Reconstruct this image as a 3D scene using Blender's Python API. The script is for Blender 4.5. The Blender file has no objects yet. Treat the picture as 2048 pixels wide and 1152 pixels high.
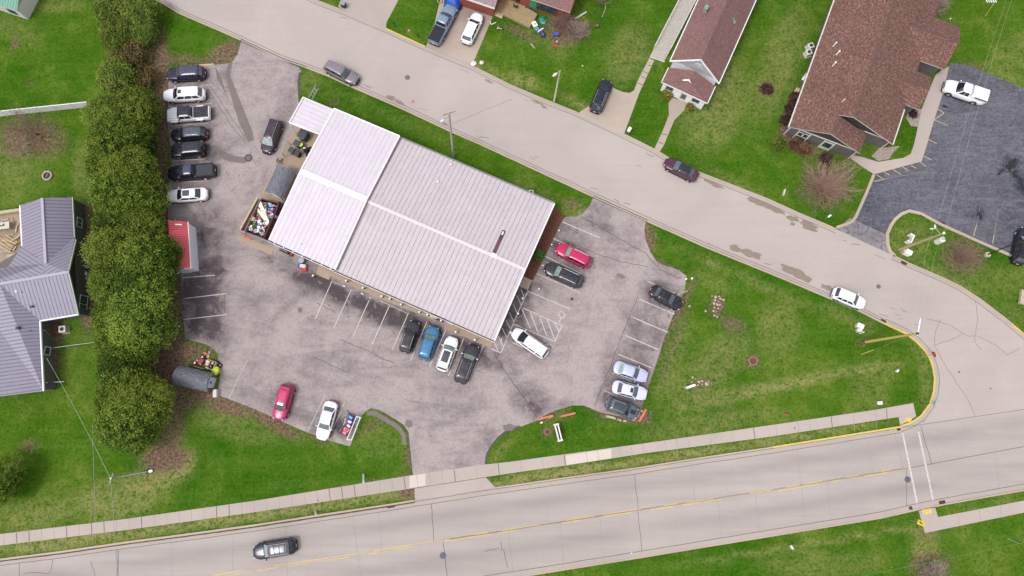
import bpy, bmesh, math, random
from mathutils import Vector, Matrix
from mathutils.geometry import tessellate_polygon

S = bpy.context.scene
C = S.collection
rnd = random.Random(7)
R = math.radians

# ------------------------------------------------------------------ camera, sky, sun, exposure
CAM_H = 90.0
FPX = 1400.0                      # focal length in pixels of the 2048 px wide photograph
TILT = math.atan(254.0 / FPX)     # the drone camera looks almost straight down
cam = bpy.data.cameras.new('camera'); cam.sensor_width = 36.0; cam.lens = 36.0 * FPX / 2048.0
cam.clip_start = 0.5; cam.clip_end = 9000
camo = bpy.data.objects.new('camera', cam); C.objects.link(camo)
camo.location = (0, 0, CAM_H); camo.rotation_euler = (TILT, 0, 0)
S.camera = camo
SUN_EL, SUN_AZ = 64.0, 238.0      # compass azimuth of the sun (y axis = north)
w = bpy.data.worlds.new('World'); S.world = w; w.use_nodes = True
wn = w.node_tree.nodes; wl = w.node_tree.links
bg = wn['Background']; sky = wn.new('ShaderNodeTexSky'); sky.sky_type = 'NISHITA'; sky.sun_disc = False
sky.sun_elevation = R(SUN_EL); sky.sun_rotation = R(SUN_AZ); sky.dust_density = 3.0; sky.air_density = 1.2
hs = wn.new('ShaderNodeHueSaturation'); hs.inputs['Saturation'].default_value = 0.22   # overcast: nearly colourless sky
wl.new(sky.outputs[0], hs.inputs['Color']); wl.new(hs.outputs[0], bg.inputs['Color']); bg.inputs['Strength'].default_value = 0.15
sun = bpy.data.lights.new('sun', 'SUN'); sun.energy = 0.9; sun.angle = R(13); sun.color = (1.0, 0.955, 0.93)
suno = bpy.data.objects.new('sun', sun); C.objects.link(suno)
sd = Vector((math.sin(R(SUN_AZ)) * math.cos(R(SUN_EL)), math.cos(R(SUN_AZ)) * math.cos(R(SUN_EL)), math.sin(R(SUN_EL))))
suno.rotation_euler = sd.to_track_quat('Z', 'Y').to_euler(); suno.location = (0, 0, 120)
S.view_settings.view_transform = 'Standard'; S.view_settings.look = 'None'; S.view_settings.gamma = 1
S.view_settings.exposure = 0.54
S.render.resolution_x = 1024; S.render.resolution_y = 576

# ------------------------------------------------------------------ survey: photo pixel + height -> world point
ct, st_ = math.cos(TILT), math.sin(TILT)
def G(px, py, z=0.0):
    x = (px - 1024.0) / FPX; y = (576.0 - py) / FPX
    k = (CAM_H - z) / (ct - y * st_)
    return Vector((x * k, (y * ct + st_) * k, z))
def PX(p):
    dx, dy, dz = p[0], p[1], p[2] - CAM_H
    f = dy * st_ - dz * ct; u = dy * ct + dz * st_
    return 1024 + FPX * dx / f, 576 - FPX * u / f
def G2(px, py, z=0.0):
    v = G(px, py, z); return (v.x, v.y)

# ------------------------------------------------------------------ scene tree helpers
def tag(o, label, cat, group=None, kind=None):
    if label: o['label'] = label
    if cat: o['category'] = cat
    if group: o['group'] = group
    if kind: o['kind'] = kind
    return o
def thing(name, label, cat, loc=(0, 0, 0), rotz=0.0, group=None):
    o = bpy.data.objects.new(name, None); C.objects.link(o)
    o.location = loc; o.rotation_euler = (0, 0, rotz); o.empty_display_size = 0.3
    return tag(o, label, cat, group)
def mat_of(o):
    m = Matrix.Translation(o.location) @ Matrix.Rotation(o.rotation_euler.z, 4, 'Z')
    if o.parent: m = mat_of(o.parent) @ m
    return m

class MB:
    """collects shapes into one mesh"""
    def __init__(s): s.v = []; s.f = []; s.m = []; s.uv = []; s.sm = []
    def add(s, verts, faces, m=0, smooth=False, uvs=None):
        b = len(s.v); s.v += [Vector(p) for p in verts]
        for i, f in enumerate(faces):
            s.f.append([b + k for k in f]); s.m.append(m); s.sm.append(smooth)
            s.uv.append(uvs[i] if uvs else None)
    def box(s, c, size, rz=0.0, m=0, tilt=None):
        hx, hy, hz = size[0] / 2, size[1] / 2, size[2] / 2
        M = Matrix.Rotation(rz, 3, 'Z')
        if tilt: M = M @ Matrix.Rotation(tilt[0], 3, 'X') @ Matrix.Rotation(tilt[1], 3, 'Y')
        vs = [Vector(c) + M @ Vector((x, y, z)) for z in (-hz, hz) for x, y in ((-hx, -hy), (hx, -hy), (hx, hy), (-hx, hy))]
        s.add(vs, [(3, 2, 1, 0), (4, 5, 6, 7), (0, 1, 5, 4), (1, 2, 6, 5), (2, 3, 7, 6), (3, 0, 4, 7)], m)
    def rbox(s, c, size, r=0.05, rz=0.0, m=0, n=3):
        """box with rounded vertical corners and a softened top"""
        hx, hy, hz = size[0] / 2, size[1] / 2, size[2] / 2
        r = min(r, hx * .98, hy * .98); M = Matrix.Rotation(rz, 3, 'Z'); rings = []
        for z, ins in ((-hz, 0), (hz - r * .5, 0), (hz - r * .12, r * .2), (hz, r * .6)):
            ring = []
            for cx, cy, a0 in ((1, 1, 0), (-1, 1, 90), (-1, -1, 180), (1, -1, 270)):
                for k in range(n + 1):
                    a = R(a0 + 90 * k / n); rr = r
                    ring.append(Vector(c) + M @ Vector((cx * (hx - r) + (rr - ins) * math.cos(a), cy * (hy - r) + (rr - ins) * math.sin(a), z)))
            rings.append(ring)
        k = len(rings[0]); vs = [p for q in rings for p in q]
        fs = [(j * k + i, j * k + (i + 1) % k, (j + 1) * k + (i + 1) % k, (j + 1) * k + i) for j in range(3) for i in range(k)]
        fs.append(tuple(range(3 * k, 4 * k))); fs.append(tuple(reversed(range(k))))
        s.add(vs, fs, m)
    def prism(s, pts, z0, z1, m=0):
        """pts: list of (x, y), any simple polygon"""
        if area2(pts) < 0: pts = list(reversed(pts))
        n = len(pts)
        vs = [Vector((p[0], p[1], z0)) for p in pts] + [Vector((p[0], p[1], z1)) for p in pts]
        tri = tessellate_polygon([[Vector((p[0], p[1], 0)) for p in pts]])
        fs = [(i, (i + 1) % n, n + (i + 1) % n, n + i) for i in range(n)]
        for a, b, c in tri:
            if tri_area(pts[a], pts[b], pts[c]) < 0: a, c = c, a
            fs.append((n + a, n + b, n + c)); fs.append((c, b, a))
        s.add(vs, fs, m)
    def tube(s, p0, p1, r0, r1=None, n=8, m=0, caps=True):
        p0 = Vector(p0); p1 = Vector(p1); r1 = r0 if r1 is None else r1
        d = (p1 - p0)
        if d.length < 1e-6: return
        d.normalize(); a = d.orthogonal().normalized(); b = d.cross(a)
        vs = [p + (a * math.cos(2 * math.pi * i / n) + b * math.sin(2 * math.pi * i / n)) * r for p, r in ((p0, r0), (p1, r1)) for i in range(n)]
        fs = [(i, (i + 1) % n, n + (i + 1) % n, n + i) for i in range(n)]
        s.add(vs, fs, m, n > 6)
        if caps: s.add(vs, [tuple(reversed(range(n))), tuple(range(n, 2 * n))], m)
    def path(s, pts, r, n=6, m=0):
        for a, b in zip(pts[:-1], pts[1:]): s.tube(a, b, r, r, n, m)
    def cyl(s, c, r, h, n=20, m=0, r2=None):
        s.tube((c[0], c[1], c[2]), (c[0], c[1], c[2] + h), r, r2, n, m)
    def ball(s, c, r, n=10, k=6, m=0, rz=0.0, jit=0.0, rg=None):
        rx, ry, rzz = r if hasattr(r, '__len__') else (r, r, r)
        M = Matrix.Rotation(rz, 3, 'Z'); vs = []
        for j in range(k + 1):
            th = math.pi * j / k
            for i in range(n):
                a = 2 * math.pi * i / n; q = 1 + (rg.uniform(-jit, jit) if rg else 0)
                vs.append(Vector(c) + M @ Vector((rx * math.sin(th) * math.cos(a) * q, ry * math.sin(th) * math.sin(a) * q, -rzz * math.cos(th))))
        fs = [(j * n + i, j * n + (i + 1) % n, (j + 1) * n + (i + 1) % n, (j + 1) * n + i) for j in range(k) for i in range(n)]
        s.add(vs, fs, m, True)
    def grid(s, fn, nu, nv, m=0, smooth=True, flip=False):
        vs = [fn(i / nu, j / nv) for j in range(nv + 1) for i in range(nu + 1)]; q = nu + 1
        fs = [(j * q + i, j * q + i + 1, (j + 1) * q + i + 1, (j + 1) * q + i) for j in range(nv) for i in range(nu)]
        if flip: fs = [tuple(reversed(f)) for f in fs]
        s.add(vs, fs, m, smooth)
    def bar(s, p0, p1, wd, ht, m=0, up=Vector((0, 0, 1)), drop=0.0):
        """rectangular bar along p0-p1, its top at the points plus ht, its bottom at drop below"""
        p0 = Vector(p0); p1 = Vector(p1); d = (p1 - p0).normalized(); sd_ = d.cross(up).normalized() * (wd / 2)
        vs = [p + sd_ * k + Vector((0, 0, z)) for z in (-drop, ht) for p, k in ((p0, -1), (p1, -1), (p1, 1), (p0, 1))]
        s.add(vs, [(0, 1, 2, 3), (7, 6, 5, 4), (4, 5, 1, 0), (5, 6, 2, 1), (6, 7, 3, 2), (7, 4, 0, 3)], m)
    def build(s, name, mats, parent=None, local=False, label=None):
        me = bpy.data.meshes.new(name)
        vs = s.v
        if parent is not None and not local:
            inv = mat_of(parent).inverted(); vs = [inv @ p for p in vs]
        me.from_pydata([tuple(p) for p in vs], [], s.f); me.update()
        if not isinstance(mats, (list, tuple)): mats = [mats]
        for q in mats: me.materials.append(q)
        me.polygons.foreach_set('material_index', s.m); me.polygons.foreach_set('use_smooth', s.sm)
        if any(u for u in s.uv):
            ul = me.uv_layers.new(name='UVMap')
            for p, u in zip(me.polygons, s.uv):
                if u:
                    for li, q in zip(p.loop_indices, u): ul.data[li].uv = q
        o = bpy.data.objects.new(name, me); C.objects.link(o)
        if parent is not None: o.parent = parent
        if label: o['label'] = label
        return o

def area2(p): return sum(p[i][0] * p[(i + 1) % len(p)][1] - p[(i + 1) % len(p)][0] * p[i][1] for i in range(len(p)))
def tri_area(a, b, c): return (b[0] - a[0]) * (c[1] - a[1]) - (c[0] - a[0]) * (b[1] - a[1])
def inset(pts, ds):
    """inset of a convex polygon (list of (x, y)); ds[i] moves edge i -> i+1 inwards"""
    n = len(pts); sg = 1 if area2(pts) > 0 else -1; ln = []
    for i in range(n):
        a = Vector(pts[i][:2]); b = Vector(pts[(i + 1) % n][:2]); d = (b - a).normalized()
        nn = Vector((-d.y, d.x)) * sg; ln.append((a + nn * ds[i], d))
    out = []
    for i in range(n):
        (p, d), (q, e) = ln[i - 1], ln[i]; den = d.x * e.y - d.y * e.x
        t = ((q.x - p.x) * e.y - (q.y - p.y) * e.x) / den; out.append((p.x + d.x * t, p.y + d.y * t))
    return out

# ------------------------------------------------------------------ materials
def newmat(name):
    m = bpy.data.materials.new(name); m.use_nodes = True
    return m, m.node_tree.nodes, m.node_tree.links, m.node_tree.nodes['Principled BSDF']
def col4(c): return (c[0], c[1], c[2], 1.0)
def noise(n, l, scale, detail=4, rough=0.55, vec=None, dist=0.0):
    t = n.new('ShaderNodeTexNoise'); t.inputs['Scale'].default_value = scale; t.inputs['Detail'].default_value = detail
    t.inputs['Roughness'].default_value = rough; t.inputs['Distortion'].default_value = dist
    if vec is None:
        g = n.new('ShaderNodeNewGeometry'); vec = g.outputs['Position']
    l.new(vec, t.inputs['Vector']); return t.outputs['Fac']
def ramp(n, l, src, a, b, c0=0.0, c1=1.0):
    t = n.new('ShaderNodeMapRange'); t.inputs['From Min'].default_value = a; t.inputs['From Max'].default_value = b
    t.inputs['To Min'].default_value = c0; t.inputs['To Max'].default_value = c1; l.new(src, t.inputs['Value']); return t.outputs[0]
def mathn(n, l, op, a, b=None):
    t = n.new('ShaderNodeMath'); t.operation = op
    for i, q in enumerate((a, b)):
        if q is None: continue
        if isinstance(q, (int, float)): t.inputs[i].default_value = q
        else: l.new(q, t.inputs[i])
    return t.outputs[0]
def mix(n, l, fac, a, b, mode='MIX'):
    t = n.new('ShaderNodeMix'); t.data_type = 'RGBA'; t.blend_type = mode
    for k, q in ((0, fac), (6, a), (7, b)):
        if hasattr(q, 'default_value') or hasattr(q, 'links'): l.new(q, t.inputs[k])
        elif k == 0: t.inputs[0].default_value = q
        else: t.inputs[k].default_value = col4(q)
    return t.outputs[2]
def attr(n, name):
    t = n.new('ShaderNodeAttribute'); t.attribute_name = name; return t.outputs['Fac']
def bumpn(n, l, b, h, dist=0.02, strength=0.5):
    t = n.new('ShaderNodeBump'); t.inputs['Distance'].default_value = dist; t.inputs['Strength'].default_value = strength
    l.new(h, t.inputs['Height']); l.new(t.outputs[0], b.inputs['Normal'])
def stretched(n, l, ang, sx, sy):
    g = n.new('ShaderNodeNewGeometry'); t = n.new('ShaderNodeMapping'); t.inputs['Rotation'].default_value = (0, 0, ang)
    t.inputs['Scale'].default_value = (sx, sy, 1); l.new(g.outputs['Position'], t.inputs['Vector']); return t.outputs[0]

_plain = {}
def plain(name, c, rough=0.7, var=0.12, scale=6.0, metal=0.0, coat=0.0, spec=0.35):
    """everyday painted / plastic / wood surface with a little uneven colour"""
    k = (name,)
    if k in _plain: return _plain[k]
    m, n, l, b = newmat(name)
    f = noise(n, l, scale, 5, 0.6); hi = [min(1, x * (1 + var)) for x in c]; lo = [x * (1 - var) for x in c]
    l.new(mix(n, l, ramp(n, l, f, 0.3, 0.7), lo, hi), b.inputs['Base Color'])
    b.inputs['Roughness'].default_value = rough; b.inputs['Metallic'].default_value = metal
    b.inputs['Coat Weight'].default_value = coat; b.inputs['Specular IOR Level'].default_value = spec
    _plain[k] = m; return m

def ground_mat():
    m, n, l, b = newmat('lawn_grass')
    big = noise(n, l, 0.045, 5, 0.62, dist=0.8); mid = noise(n, l, 0.26, 6, 0.7, dist=0.5)
    clump = noise(n, l, 0.95, 5, 0.8); fine = noise(n, l, 2.7, 3, 0.85); fine2 = noise(n, l, 1.7, 4, 0.85)
    stripes = noise(n, l, 1.0, 3, 0.6, vec=stretched(n, l, R(-8), 0.05, 0.8), dist=0.4)
    lush = (0.029, 0.102, 0.004); mid_c = (0.098, 0.165, 0.015); dry = (0.265, 0.245, 0.095)
    dark = (0.012, 0.050, 0.004)
    base = mix(n, l, ramp(n, l, mathn(n, l, 'ADD', mathn(n, l, 'MULTIPLY', big, 0.9), mathn(n, l, 'MULTIPLY', mid, 0.9)), 0.70, 1.12), lush, mid_c)
    base = mix(n, l, ramp(n, l, stripes, 0.46, 0.70, 0, 0.40), base, (0.100, 0.172, 0.026))
    base = mix(n, l, ramp(n, l, clump, 0.46, 0.30, 0, 0.55), base, (0.018, 0.078, 0.005))
    dryf = mathn(n, l, 'ADD', mathn(n, l, 'MULTIPLY', attr(n, 'dry'), 1.6), ramp(n, l, mathn(n, l, 'ADD', mid, mathn(n, l, 'MULTIPLY', big, 0.5)), 0.78, 1.0, 0, 0.45))
    dryf = mathn(n, l, 'MULTIPLY', dryf, ramp(n, l, mathn(n, l, 'ADD', clump, mathn(n, l, 'MULTIPLY', fine, 0.6)), 0.62, 1.0))
    base = mix(n, l, mathn(n, l, 'MINIMUM', dryf, 0.9), base, dry)
    base = mix(n, l, ramp(n, l, fine, 0.50, 0.28, 0, 0.85), base, dark)
    base = mix(n, l, ramp(n, l, fine, 0.56, 0.78, 0, 0.60), base, (0.130, 0.240, 0.026))
    base = mix(n, l, ramp(n, l, fine2, 0.60, 0.74, 0, 0.48), base, (0.28, 0.30, 0.12))
    soilf = mathn(n, l, 'MULTIPLY', attr(n, 'dirt'), ramp(n, l, mathn(n, l, 'ADD', clump, mathn(n, l, 'MULTIPLY', fine, 0.7)), 0.55, 1.0, 0.15, 1.7))
    scol = mix(n, l, ramp(n, l, fine, 0.35, 0.65), (0.065, 0.038, 0.028), (0.26, 0.175, 0.12))
    base = mix(n, l, mathn(n, l, 'MINIMUM', soilf, 0.96), base, scol)
    fl = n.new('ShaderNodeTexVoronoi'); fl.inputs['Scale'].default_value = 1.1
    g = n.new('ShaderNodeNewGeometry'); l.new(g.outputs['Position'], fl.inputs['Vector'])
    spk = mathn(n, l, 'MULTIPLY', ramp(n, l, fl.outputs['Distance'], 0.085, 0.04), ramp(n, l, noise(n, l, 0.16, 2), 0.52, 0.64))
    base = mix(n, l, mathn(n, l, 'MULTIPLY', spk, 0.5), base, (0.50, 0.55, 0.32))
    l.new(base, b.inputs['Base Color']); b.inputs['Roughness'].default_value = 0.95; b.inputs['Specular IOR Level'].default_value = 0.0
    bumpn(n, l, b, mathn(n, l, 'ADD', fine, mathn(n, l, 'MULTIPLY', clump, 1.2)), 0.16, 0.9)
    return m

def asphalt_mat(name, light, dark, crack=None, rough=0.9, speck=0.42, streak=R(25)):
    m, n, l, b = newmat(name)
    big = noise(n, l, 0.10, 5, 0.62, dist=1.2); mid = noise(n, l, 0.5, 7, 0.72, dist=0.9); fine = noise(n, l, 2.8, 4, 0.85)
    swirl = noise(n, l, 1.0, 4, 0.6, vec=stretched(n, l, streak, 0.12, 0.42), dist=1.5)
    f = mathn(n, l, 'ADD', attr(n, 'dark'), ramp(n, l, mathn(n, l, 'ADD', big, mathn(n, l, 'MULTIPLY', swirl, 0.6)), 0.72, 1.04, 0.0, 0.50))
    f = mathn(n, l, 'ADD', f, mathn(n, l, 'MULTIPLY', ramp(n, l, mid, 0.36, 0.64, -0.30, 0.30), mathn(n, l, 'ADD', mathn(n, l, 'MULTIPLY', attr(n, 'dark'), 1.1), 0.40)))
    base = mix(n, l, ramp(n, l, f, 0.0, 1.0), light, dark)
    base = mix(n, l, ramp(n, l, fine, 0.50, 0.30, 0, speck), base, [x * 0.5 for x in dark])
    base = mix(n, l, ramp(n, l, fine, 0.58, 0.78, 0, speck * 0.9), base, [min(1, x * 1.5) for x in light])
    if speck > .7:
        st = noise(n, l, 1.0, 5, 0.75, vec=stretched(n, l, streak, 0.35, 1.5), dist=1.2)
        base = mix(n, l, ramp(n, l, st, 0.52, 0.70, 0, 0.65), base, [x * 1.45 for x in light]); base = mix(n, l, ramp(n, l, st, 0.46, 0.30, 0, 0.6), base, dark)
    if crack:
        v = n.new('ShaderNodeTexVoronoi'); v.feature = 'DISTANCE_TO_EDGE'; v.inputs['Scale'].default_value = crack[0]
        g = n.new('ShaderNodeNewGeometry'); nz = n.new('ShaderNodeTexNoise'); nz.inputs['Scale'].default_value = 0.8; nz.inputs['Detail'].default_value = 5
        l.new(g.outputs['Position'], nz.inputs['Vector']); va = n.new('ShaderNodeVectorMath'); va.operation = 'MULTIPLY_ADD'
        l.new(nz.outputs['Color'], va.inputs[0]); va.inputs[1].default_value = (2.4, 2.4, 0); l.new(g.outputs['Position'], va.inputs[2])
        l.new(va.outputs[0], v.inputs['Vector'])
        cr = mathn(n, l, 'MULTIPLY', ramp(n, l, v.outputs['Distance'], crack[1], 0.0), ramp(n, l, noise(n, l, 0.22, 3), 0.36, 0.54, 0.25, crack[2]))
        base = mix(n, l, cr, base, [x * 0.35 for x in dark] if speck < .7 else [x * 1.9 for x in light])
        if speck > .7: base = mix(n, l, ramp(n, l, noise(n, l, 1.4, 6, 0.85, dist=1.5), 0.56, 0.66, 0, 0.55), base, [x * 1.8 for x in light])
    l.new(base, b.inputs['Base Color']); b.inputs['Roughness'].default_value = rough; b.inputs['Specular IOR Level'].default_value = 0.2
    bumpn(n, l, b, fine, 0.02, 0.5)
    return m

def concrete_mat(name, c, var=0.08, streak=0.0, along=0.0, dirt=0.12, tracks=False):
    m, n, l, b = newmat(name)
    big = noise(n, l, 0.09, 5, 0.6, dist=0.8); fine = noise(n, l, 3.0, 4, 0.85); mid = noise(n, l, 0.9, 5, 0.65)
    hi = [min(1, x * (1 + var)) for x in c]; lo = [x * (1 - var) for x in c]
    base = mix(n, l, ramp(n, l, big, 0.35, 0.65), lo, hi)
    base = mix(n, l, ramp(n, l, mid, 0.55, 0.8, 0, dirt), base, [x * 0.72 for x in c])
    s = noise(n, l, 1.0, 4, 0.6, vec=stretched(n, l, -along, 0.04, 0.8))
    base = mix(n, l, ramp(n, l, s, 0.42, 0.66, 0, streak * 1.3), base, [x * 0.74 for x in c])
    base = mix(n, l, mathn(n, l, 'MINIMUM', attr(n, 'dark'), 0.9), base, [c[0] * .62, c[1] * .62, c[2] * .65])
    base = mix(n, l, ramp(n, l, fine, 0.48, 0.28, 0, 0.24), base, [x * 0.6 for x in c])
    base = mix(n, l, ramp(n, l, fine, 0.56, 0.76, 0, 0.22), base, [min(1, x * 1.3) for x in c])
    l.new(base, b.inputs['Base Color']); b.inputs['Roughness'].default_value = 0.9; b.inputs['Specular IOR Level'].default_value = 0.2
    return m

def ribbed_mat(name, c, pitch, linec, lw=0.08, var=0.04, metal=0.0, rough=0.5, soft=False, rust=0.0):
    """standing seam metal; u of the UV map runs along the eave in metres"""
    m, n, l, b = newmat(name)
    uv = n.new('ShaderNodeUVMap'); sp = n.new('ShaderNodeSeparateXYZ'); l.new(uv.outputs[0], sp.inputs[0])
    fr = mathn(n, l, 'FRACT', mathn(n, l, 'DIVIDE', sp.outputs[0], pitch))
    d = mathn(n, l, 'ABSOLUTE', mathn(n, l, 'SUBTRACT', fr, 0.5))
    line = ramp(n, l, d, lw / pitch, lw / pitch * 0.35)
    nz = noise(n, l, 0.5, 6, 0.7, dist=1.0); st = noise(n, l, 3.0, 4, 0.7)
    cell = n.new('ShaderNodeTexWhiteNoise'); cell.noise_dimensions = '1D'
    l.new(mathn(n, l, 'FLOOR', mathn(n, l, 'DIVIDE', mathn(n, l, 'ADD', sp.outputs[0], pitch * .5), pitch)), cell.inputs['W'])
    base = mix(n, l, ramp(n, l, nz, 0.35, 0.68), [x * (1 - var) for x in c], [min(1, x * (1 + var)) for x in c])
    base = mix(n, l, mathn(n, l, 'MULTIPLY', cell.outputs[0], 0.10), base, [x * 0.75 for x in c])
    base = mix(n, l, ramp(n, l, st, 0.55, 0.75, 0, 0.12), base, [x * 0.7 for x in c])
    brk = ramp(n, l, noise(n, l, 1.6, 3, 0.7), 0.34, 0.56, 0.45, 1.0)
    base = mix(n, l, mathn(n, l, 'MULTIPLY', line, brk), base, linec)
    if rust: base = mix(n, l, ramp(n, l, noise(n, l, 0.8, 6, 0.75), 0.56, 0.70, 0, rust), base, (c[0] * .8, c[1] * .7, c[2] * .6))
    l.new(base, b.inputs['Base Color']); b.inputs['Roughness'].default_value = rough; b.inputs['Metallic'].default_value = metal
    bumpn(n, l, b, line, 0.05, 0.7)
    return m

def shingle_mat(name, a, bcol, ccol, sc=5.0):
    m, n, l, b = newmat(name)
    uv = n.new('ShaderNodeUVMap'); mp = n.new('ShaderNodeMapping'); mp.inputs['Scale'].default_value = (2.6, 4.4, 1); l.new(uv.outputs[0], mp.inputs['Vector'])
    f = noise(n, l, 1.0, 3, 0.9, vec=mp.outputs[0], dist=0.8); big = noise(n, l, 0.25, 4, 0.6)
    base = mix(n, l, ramp(n, l, f, 0.38, 0.50), a, bcol); base = mix(n, l, ramp(n, l, f, 0.52, 0.64), base, ccol)
    base = mix(n, l, ramp(n, l, big, 0.4, 0.7, 0, 0.25), base, [x * 0.72 for x in a])
    sp = n.new('ShaderNodeSeparateXYZ'); l.new(uv.outputs[0], sp.inputs[0])
    fr = mathn(n, l, 'FRACT', mathn(n, l, 'DIVIDE', sp.outputs[1], 0.30))
    base = mix(n, l, ramp(n, l, fr, 0.86, 1.0, 0, 0.35), base, [x * 0.4 for x in a])
    l.new(base, b.inputs['Base Color']); b.inputs['Roughness'].default_value = 0.95; b.inputs['Specular IOR Level'].default_value = 0.15
    bumpn(n, l, b, f, 0.04, 0.6)
    return m

def leaf_mat(name, dark, light, tip):
    m, n, l, b = newmat(name)
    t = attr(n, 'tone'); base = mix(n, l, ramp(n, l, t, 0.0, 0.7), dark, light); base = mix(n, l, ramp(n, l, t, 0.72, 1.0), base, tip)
    oi = n.new('ShaderNodeObjectInfo'); hsv = n.new('ShaderNodeHueSaturation'); l.new(base, hsv.inputs['Color'])
    l.new(ramp(n, l, oi.outputs['Random'], 0, 1, 0.494, 0.508), hsv.inputs['Hue']); l.new(ramp(n, l, oi.outputs['Random'], 0, 1, 0.86, 1.10), hsv.inputs['Value'])
    l.new(hsv.outputs[0], b.inputs['Base Color']); b.inputs['Roughness'].default_value = 0.75; b.inputs['Specular IOR Level'].default_value = 0.1
    return m

def paint(name, c, metal=0.15, wet=True):
    m, n, l, b = newmat(name)
    f = noise(n, l, 3.5, 6, 0.75, dist=0.8)
    base = mix(n, l, ramp(n, l, f, 0.46, 0.66, 0, 0.5 if wet else 0.1), c, [min(1, x * 1.0 + 0.06) for x in c] if max(c) < .5 else [x * 0.93 for x in c])
    l.new(base, b.inputs['Base Color']); b.inputs['Metallic'].default_value = metal
    l.new(ramp(n, l, f, 0.4, 0.7, 0.16, 0.38), b.inputs['Roughness'])
    b.inputs['Coat Weight'].default_value = 0.35; b.inputs['Coat Roughness'].default_value = 0.10; b.inputs['Specular IOR Level'].default_value = 0.30
    return m
def glassm(name, c):
    m, n, l, b = newmat(name)
    f = noise(n, l, 2.2, 3, 0.6)
    l.new(mix(n, l, ramp(n, l, f, 0.35, 0.7), [x * 0.6 for x in c], c), b.inputs['Base Color'])
    b.inputs['Roughness'].default_value = 0.06; b.inputs['Specular IOR Level'].default_value = 0.9; b.inputs['Coat Weight'].default_value = 0.6
    return m

M = {}
M['grass'] = ground_mat()
M['lot'] = asphalt_mat('parking_asphalt', (0.362, 0.303, 0.295), (0.078, 0.063, 0.070))
M['clot'] = asphalt_mat('sealed_asphalt', (0.120, 0.118, 0.140), (0.026, 0.028, 0.046), crack=(0.80, 0.020, 0.55), speck=0.75, streak=R(-62))
M['apron'] = asphalt_mat('cracked_asphalt', (0.26, 0.235, 0.25), (0.09, 0.085, 0.10), crack=(0.55, 0.04, 0.9), speck=0.4)
M['patch'] = asphalt_mat('patched_asphalt', (0.19, 0.155, 0.150), (0.12, 0.10, 0.10), speck=0.3)
M['patch_dark'] = asphalt_mat('worn_dark_asphalt', (0.10, 0.085, 0.092), (0.06, 0.05, 0.056), speck=0.35)
M['street'] = concrete_mat('street_concrete', (0.405, 0.350, 0.325), 0.05, 0.10, R(-27), 0.08)
M['road'] = concrete_mat('road_concrete', (0.388, 0.338, 0.316), 0.05, 0.30, R(9), 0.08)
M['gutter'] = concrete_mat('gutter_concrete', (0.385, 0.325, 0.295), 0.06, 0.1, R(-27), 0.10)
M['kerb'] = concrete_mat('kerb_concrete', (0.42, 0.345, 0.275), 0.08, 0.0, 0, 0.15)
M['walk'] = concrete_mat('sidewalk_concrete', (0.405, 0.340, 0.308), 0.07, 0.0, 0, 0.15)
M['walk_new'] = concrete_mat('new_concrete', (0.560, 0.485, 0.430), 0.04, 0.0, 0, 0.05)
M['tan'] = concrete_mat('tan_concrete', (0.37, 0.29, 0.215), 0.10, 0.0, 0, 0.30)
M['drive'] = concrete_mat('driveway_concrete', (0.40, 0.325, 0.275), 0.08, 0.1, 0, 0.3)
M['joint'] = plain('joint_dark', (0.13, 0.11, 0.105), 0.95, 0.3)
M['joint_soft'] = plain('joint_soft', (0.27, 0.235, 0.225), 0.95, 0.2)
M['crack'] = plain('crack_tar', (0.085, 0.075, 0.08), 0.9, 0.3)
M['stain'] = plain('gravel_stain', (0.235, 0.185, 0.150), 0.95, 0.25, 5)
M['gutter_dirt'] = plain('gutter_dirt', (0.095, 0.060, 0.055), 0.95, 0.35, 3)
M['yellow'] = plain('yellow_paint', (0.58, 0.43, 0.12), 0.7, 0.18, 4)
M['yellow_faded'] = plain('faded_yellow_paint', (0.42, 0.33, 0.19), 0.8, 0.25, 4)
M['white_line'] = plain('white_line_paint', (0.52, 0.47, 0.465), 0.75, 0.28, 4)
M['white_old'] = plain('worn_white_paint', (0.42, 0.38, 0.37), 0.8, 0.2, 4)
M['mulch'] = plain('red_mulch', (0.125, 0.045, 0.030), 0.95, 0.6, 5)
M['gravel'] = plain('gravel', (0.30, 0.24, 0.21), 0.95, 0.5, 5)
M['white'] = plain('white_paint', (0.78, 0.76, 0.77), 0.5, 0.04)
M['offwhite'] = plain('off_white', (0.60, 0.58, 0.54), 0.6, 0.08)
M['black'] = plain('black_plastic', (0.018, 0.018, 0.022), 0.55, 0.3)
M['dark'] = plain('dark_metal', (0.045, 0.045, 0.052), 0.5, 0.2)
M['grey'] = plain('grey_metal', (0.26, 0.26, 0.28), 0.5, 0.12)
M['galv'] = plain('galvanised_metal', (0.36, 0.37, 0.37), 0.4, 0.15, 8, metal=0.4)
M['rust'] = plain('rusty_iron', (0.13, 0.05, 0.04), 0.85, 0.4, 8)
M['iron'] = plain('cast_iron', (0.15, 0.135, 0.145), 0.7, 0.3, 8)
M['wood'] = plain('weathered_wood', (0.32, 0.235, 0.13), 0.85, 0.3, 5)
M['lumber'] = plain('new_lumber', (0.50, 0.38, 0.24), 0.8, 0.2, 4)
M['plank'] = plain('grey_planks', (0.42, 0.38, 0.34), 0.85, 0.15, 4)
M['red'] = plain('red_plastic', (0.50, 0.03, 0.04), 0.5, 0.15)
M['blue'] = plain('blue_plastic', (0.03, 0.10, 0.45), 0.5, 0.15)
M['skyblue'] = plain('light_blue_plastic', (0.16, 0.38, 0.62), 0.5, 0.1)
M['green'] = plain('green_plastic', (0.03, 0.26, 0.12), 0.5, 0.15)
M['teal'] = plain('teal_plastic', (0.02, 0.20, 0.18), 0.5, 0.15)
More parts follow.
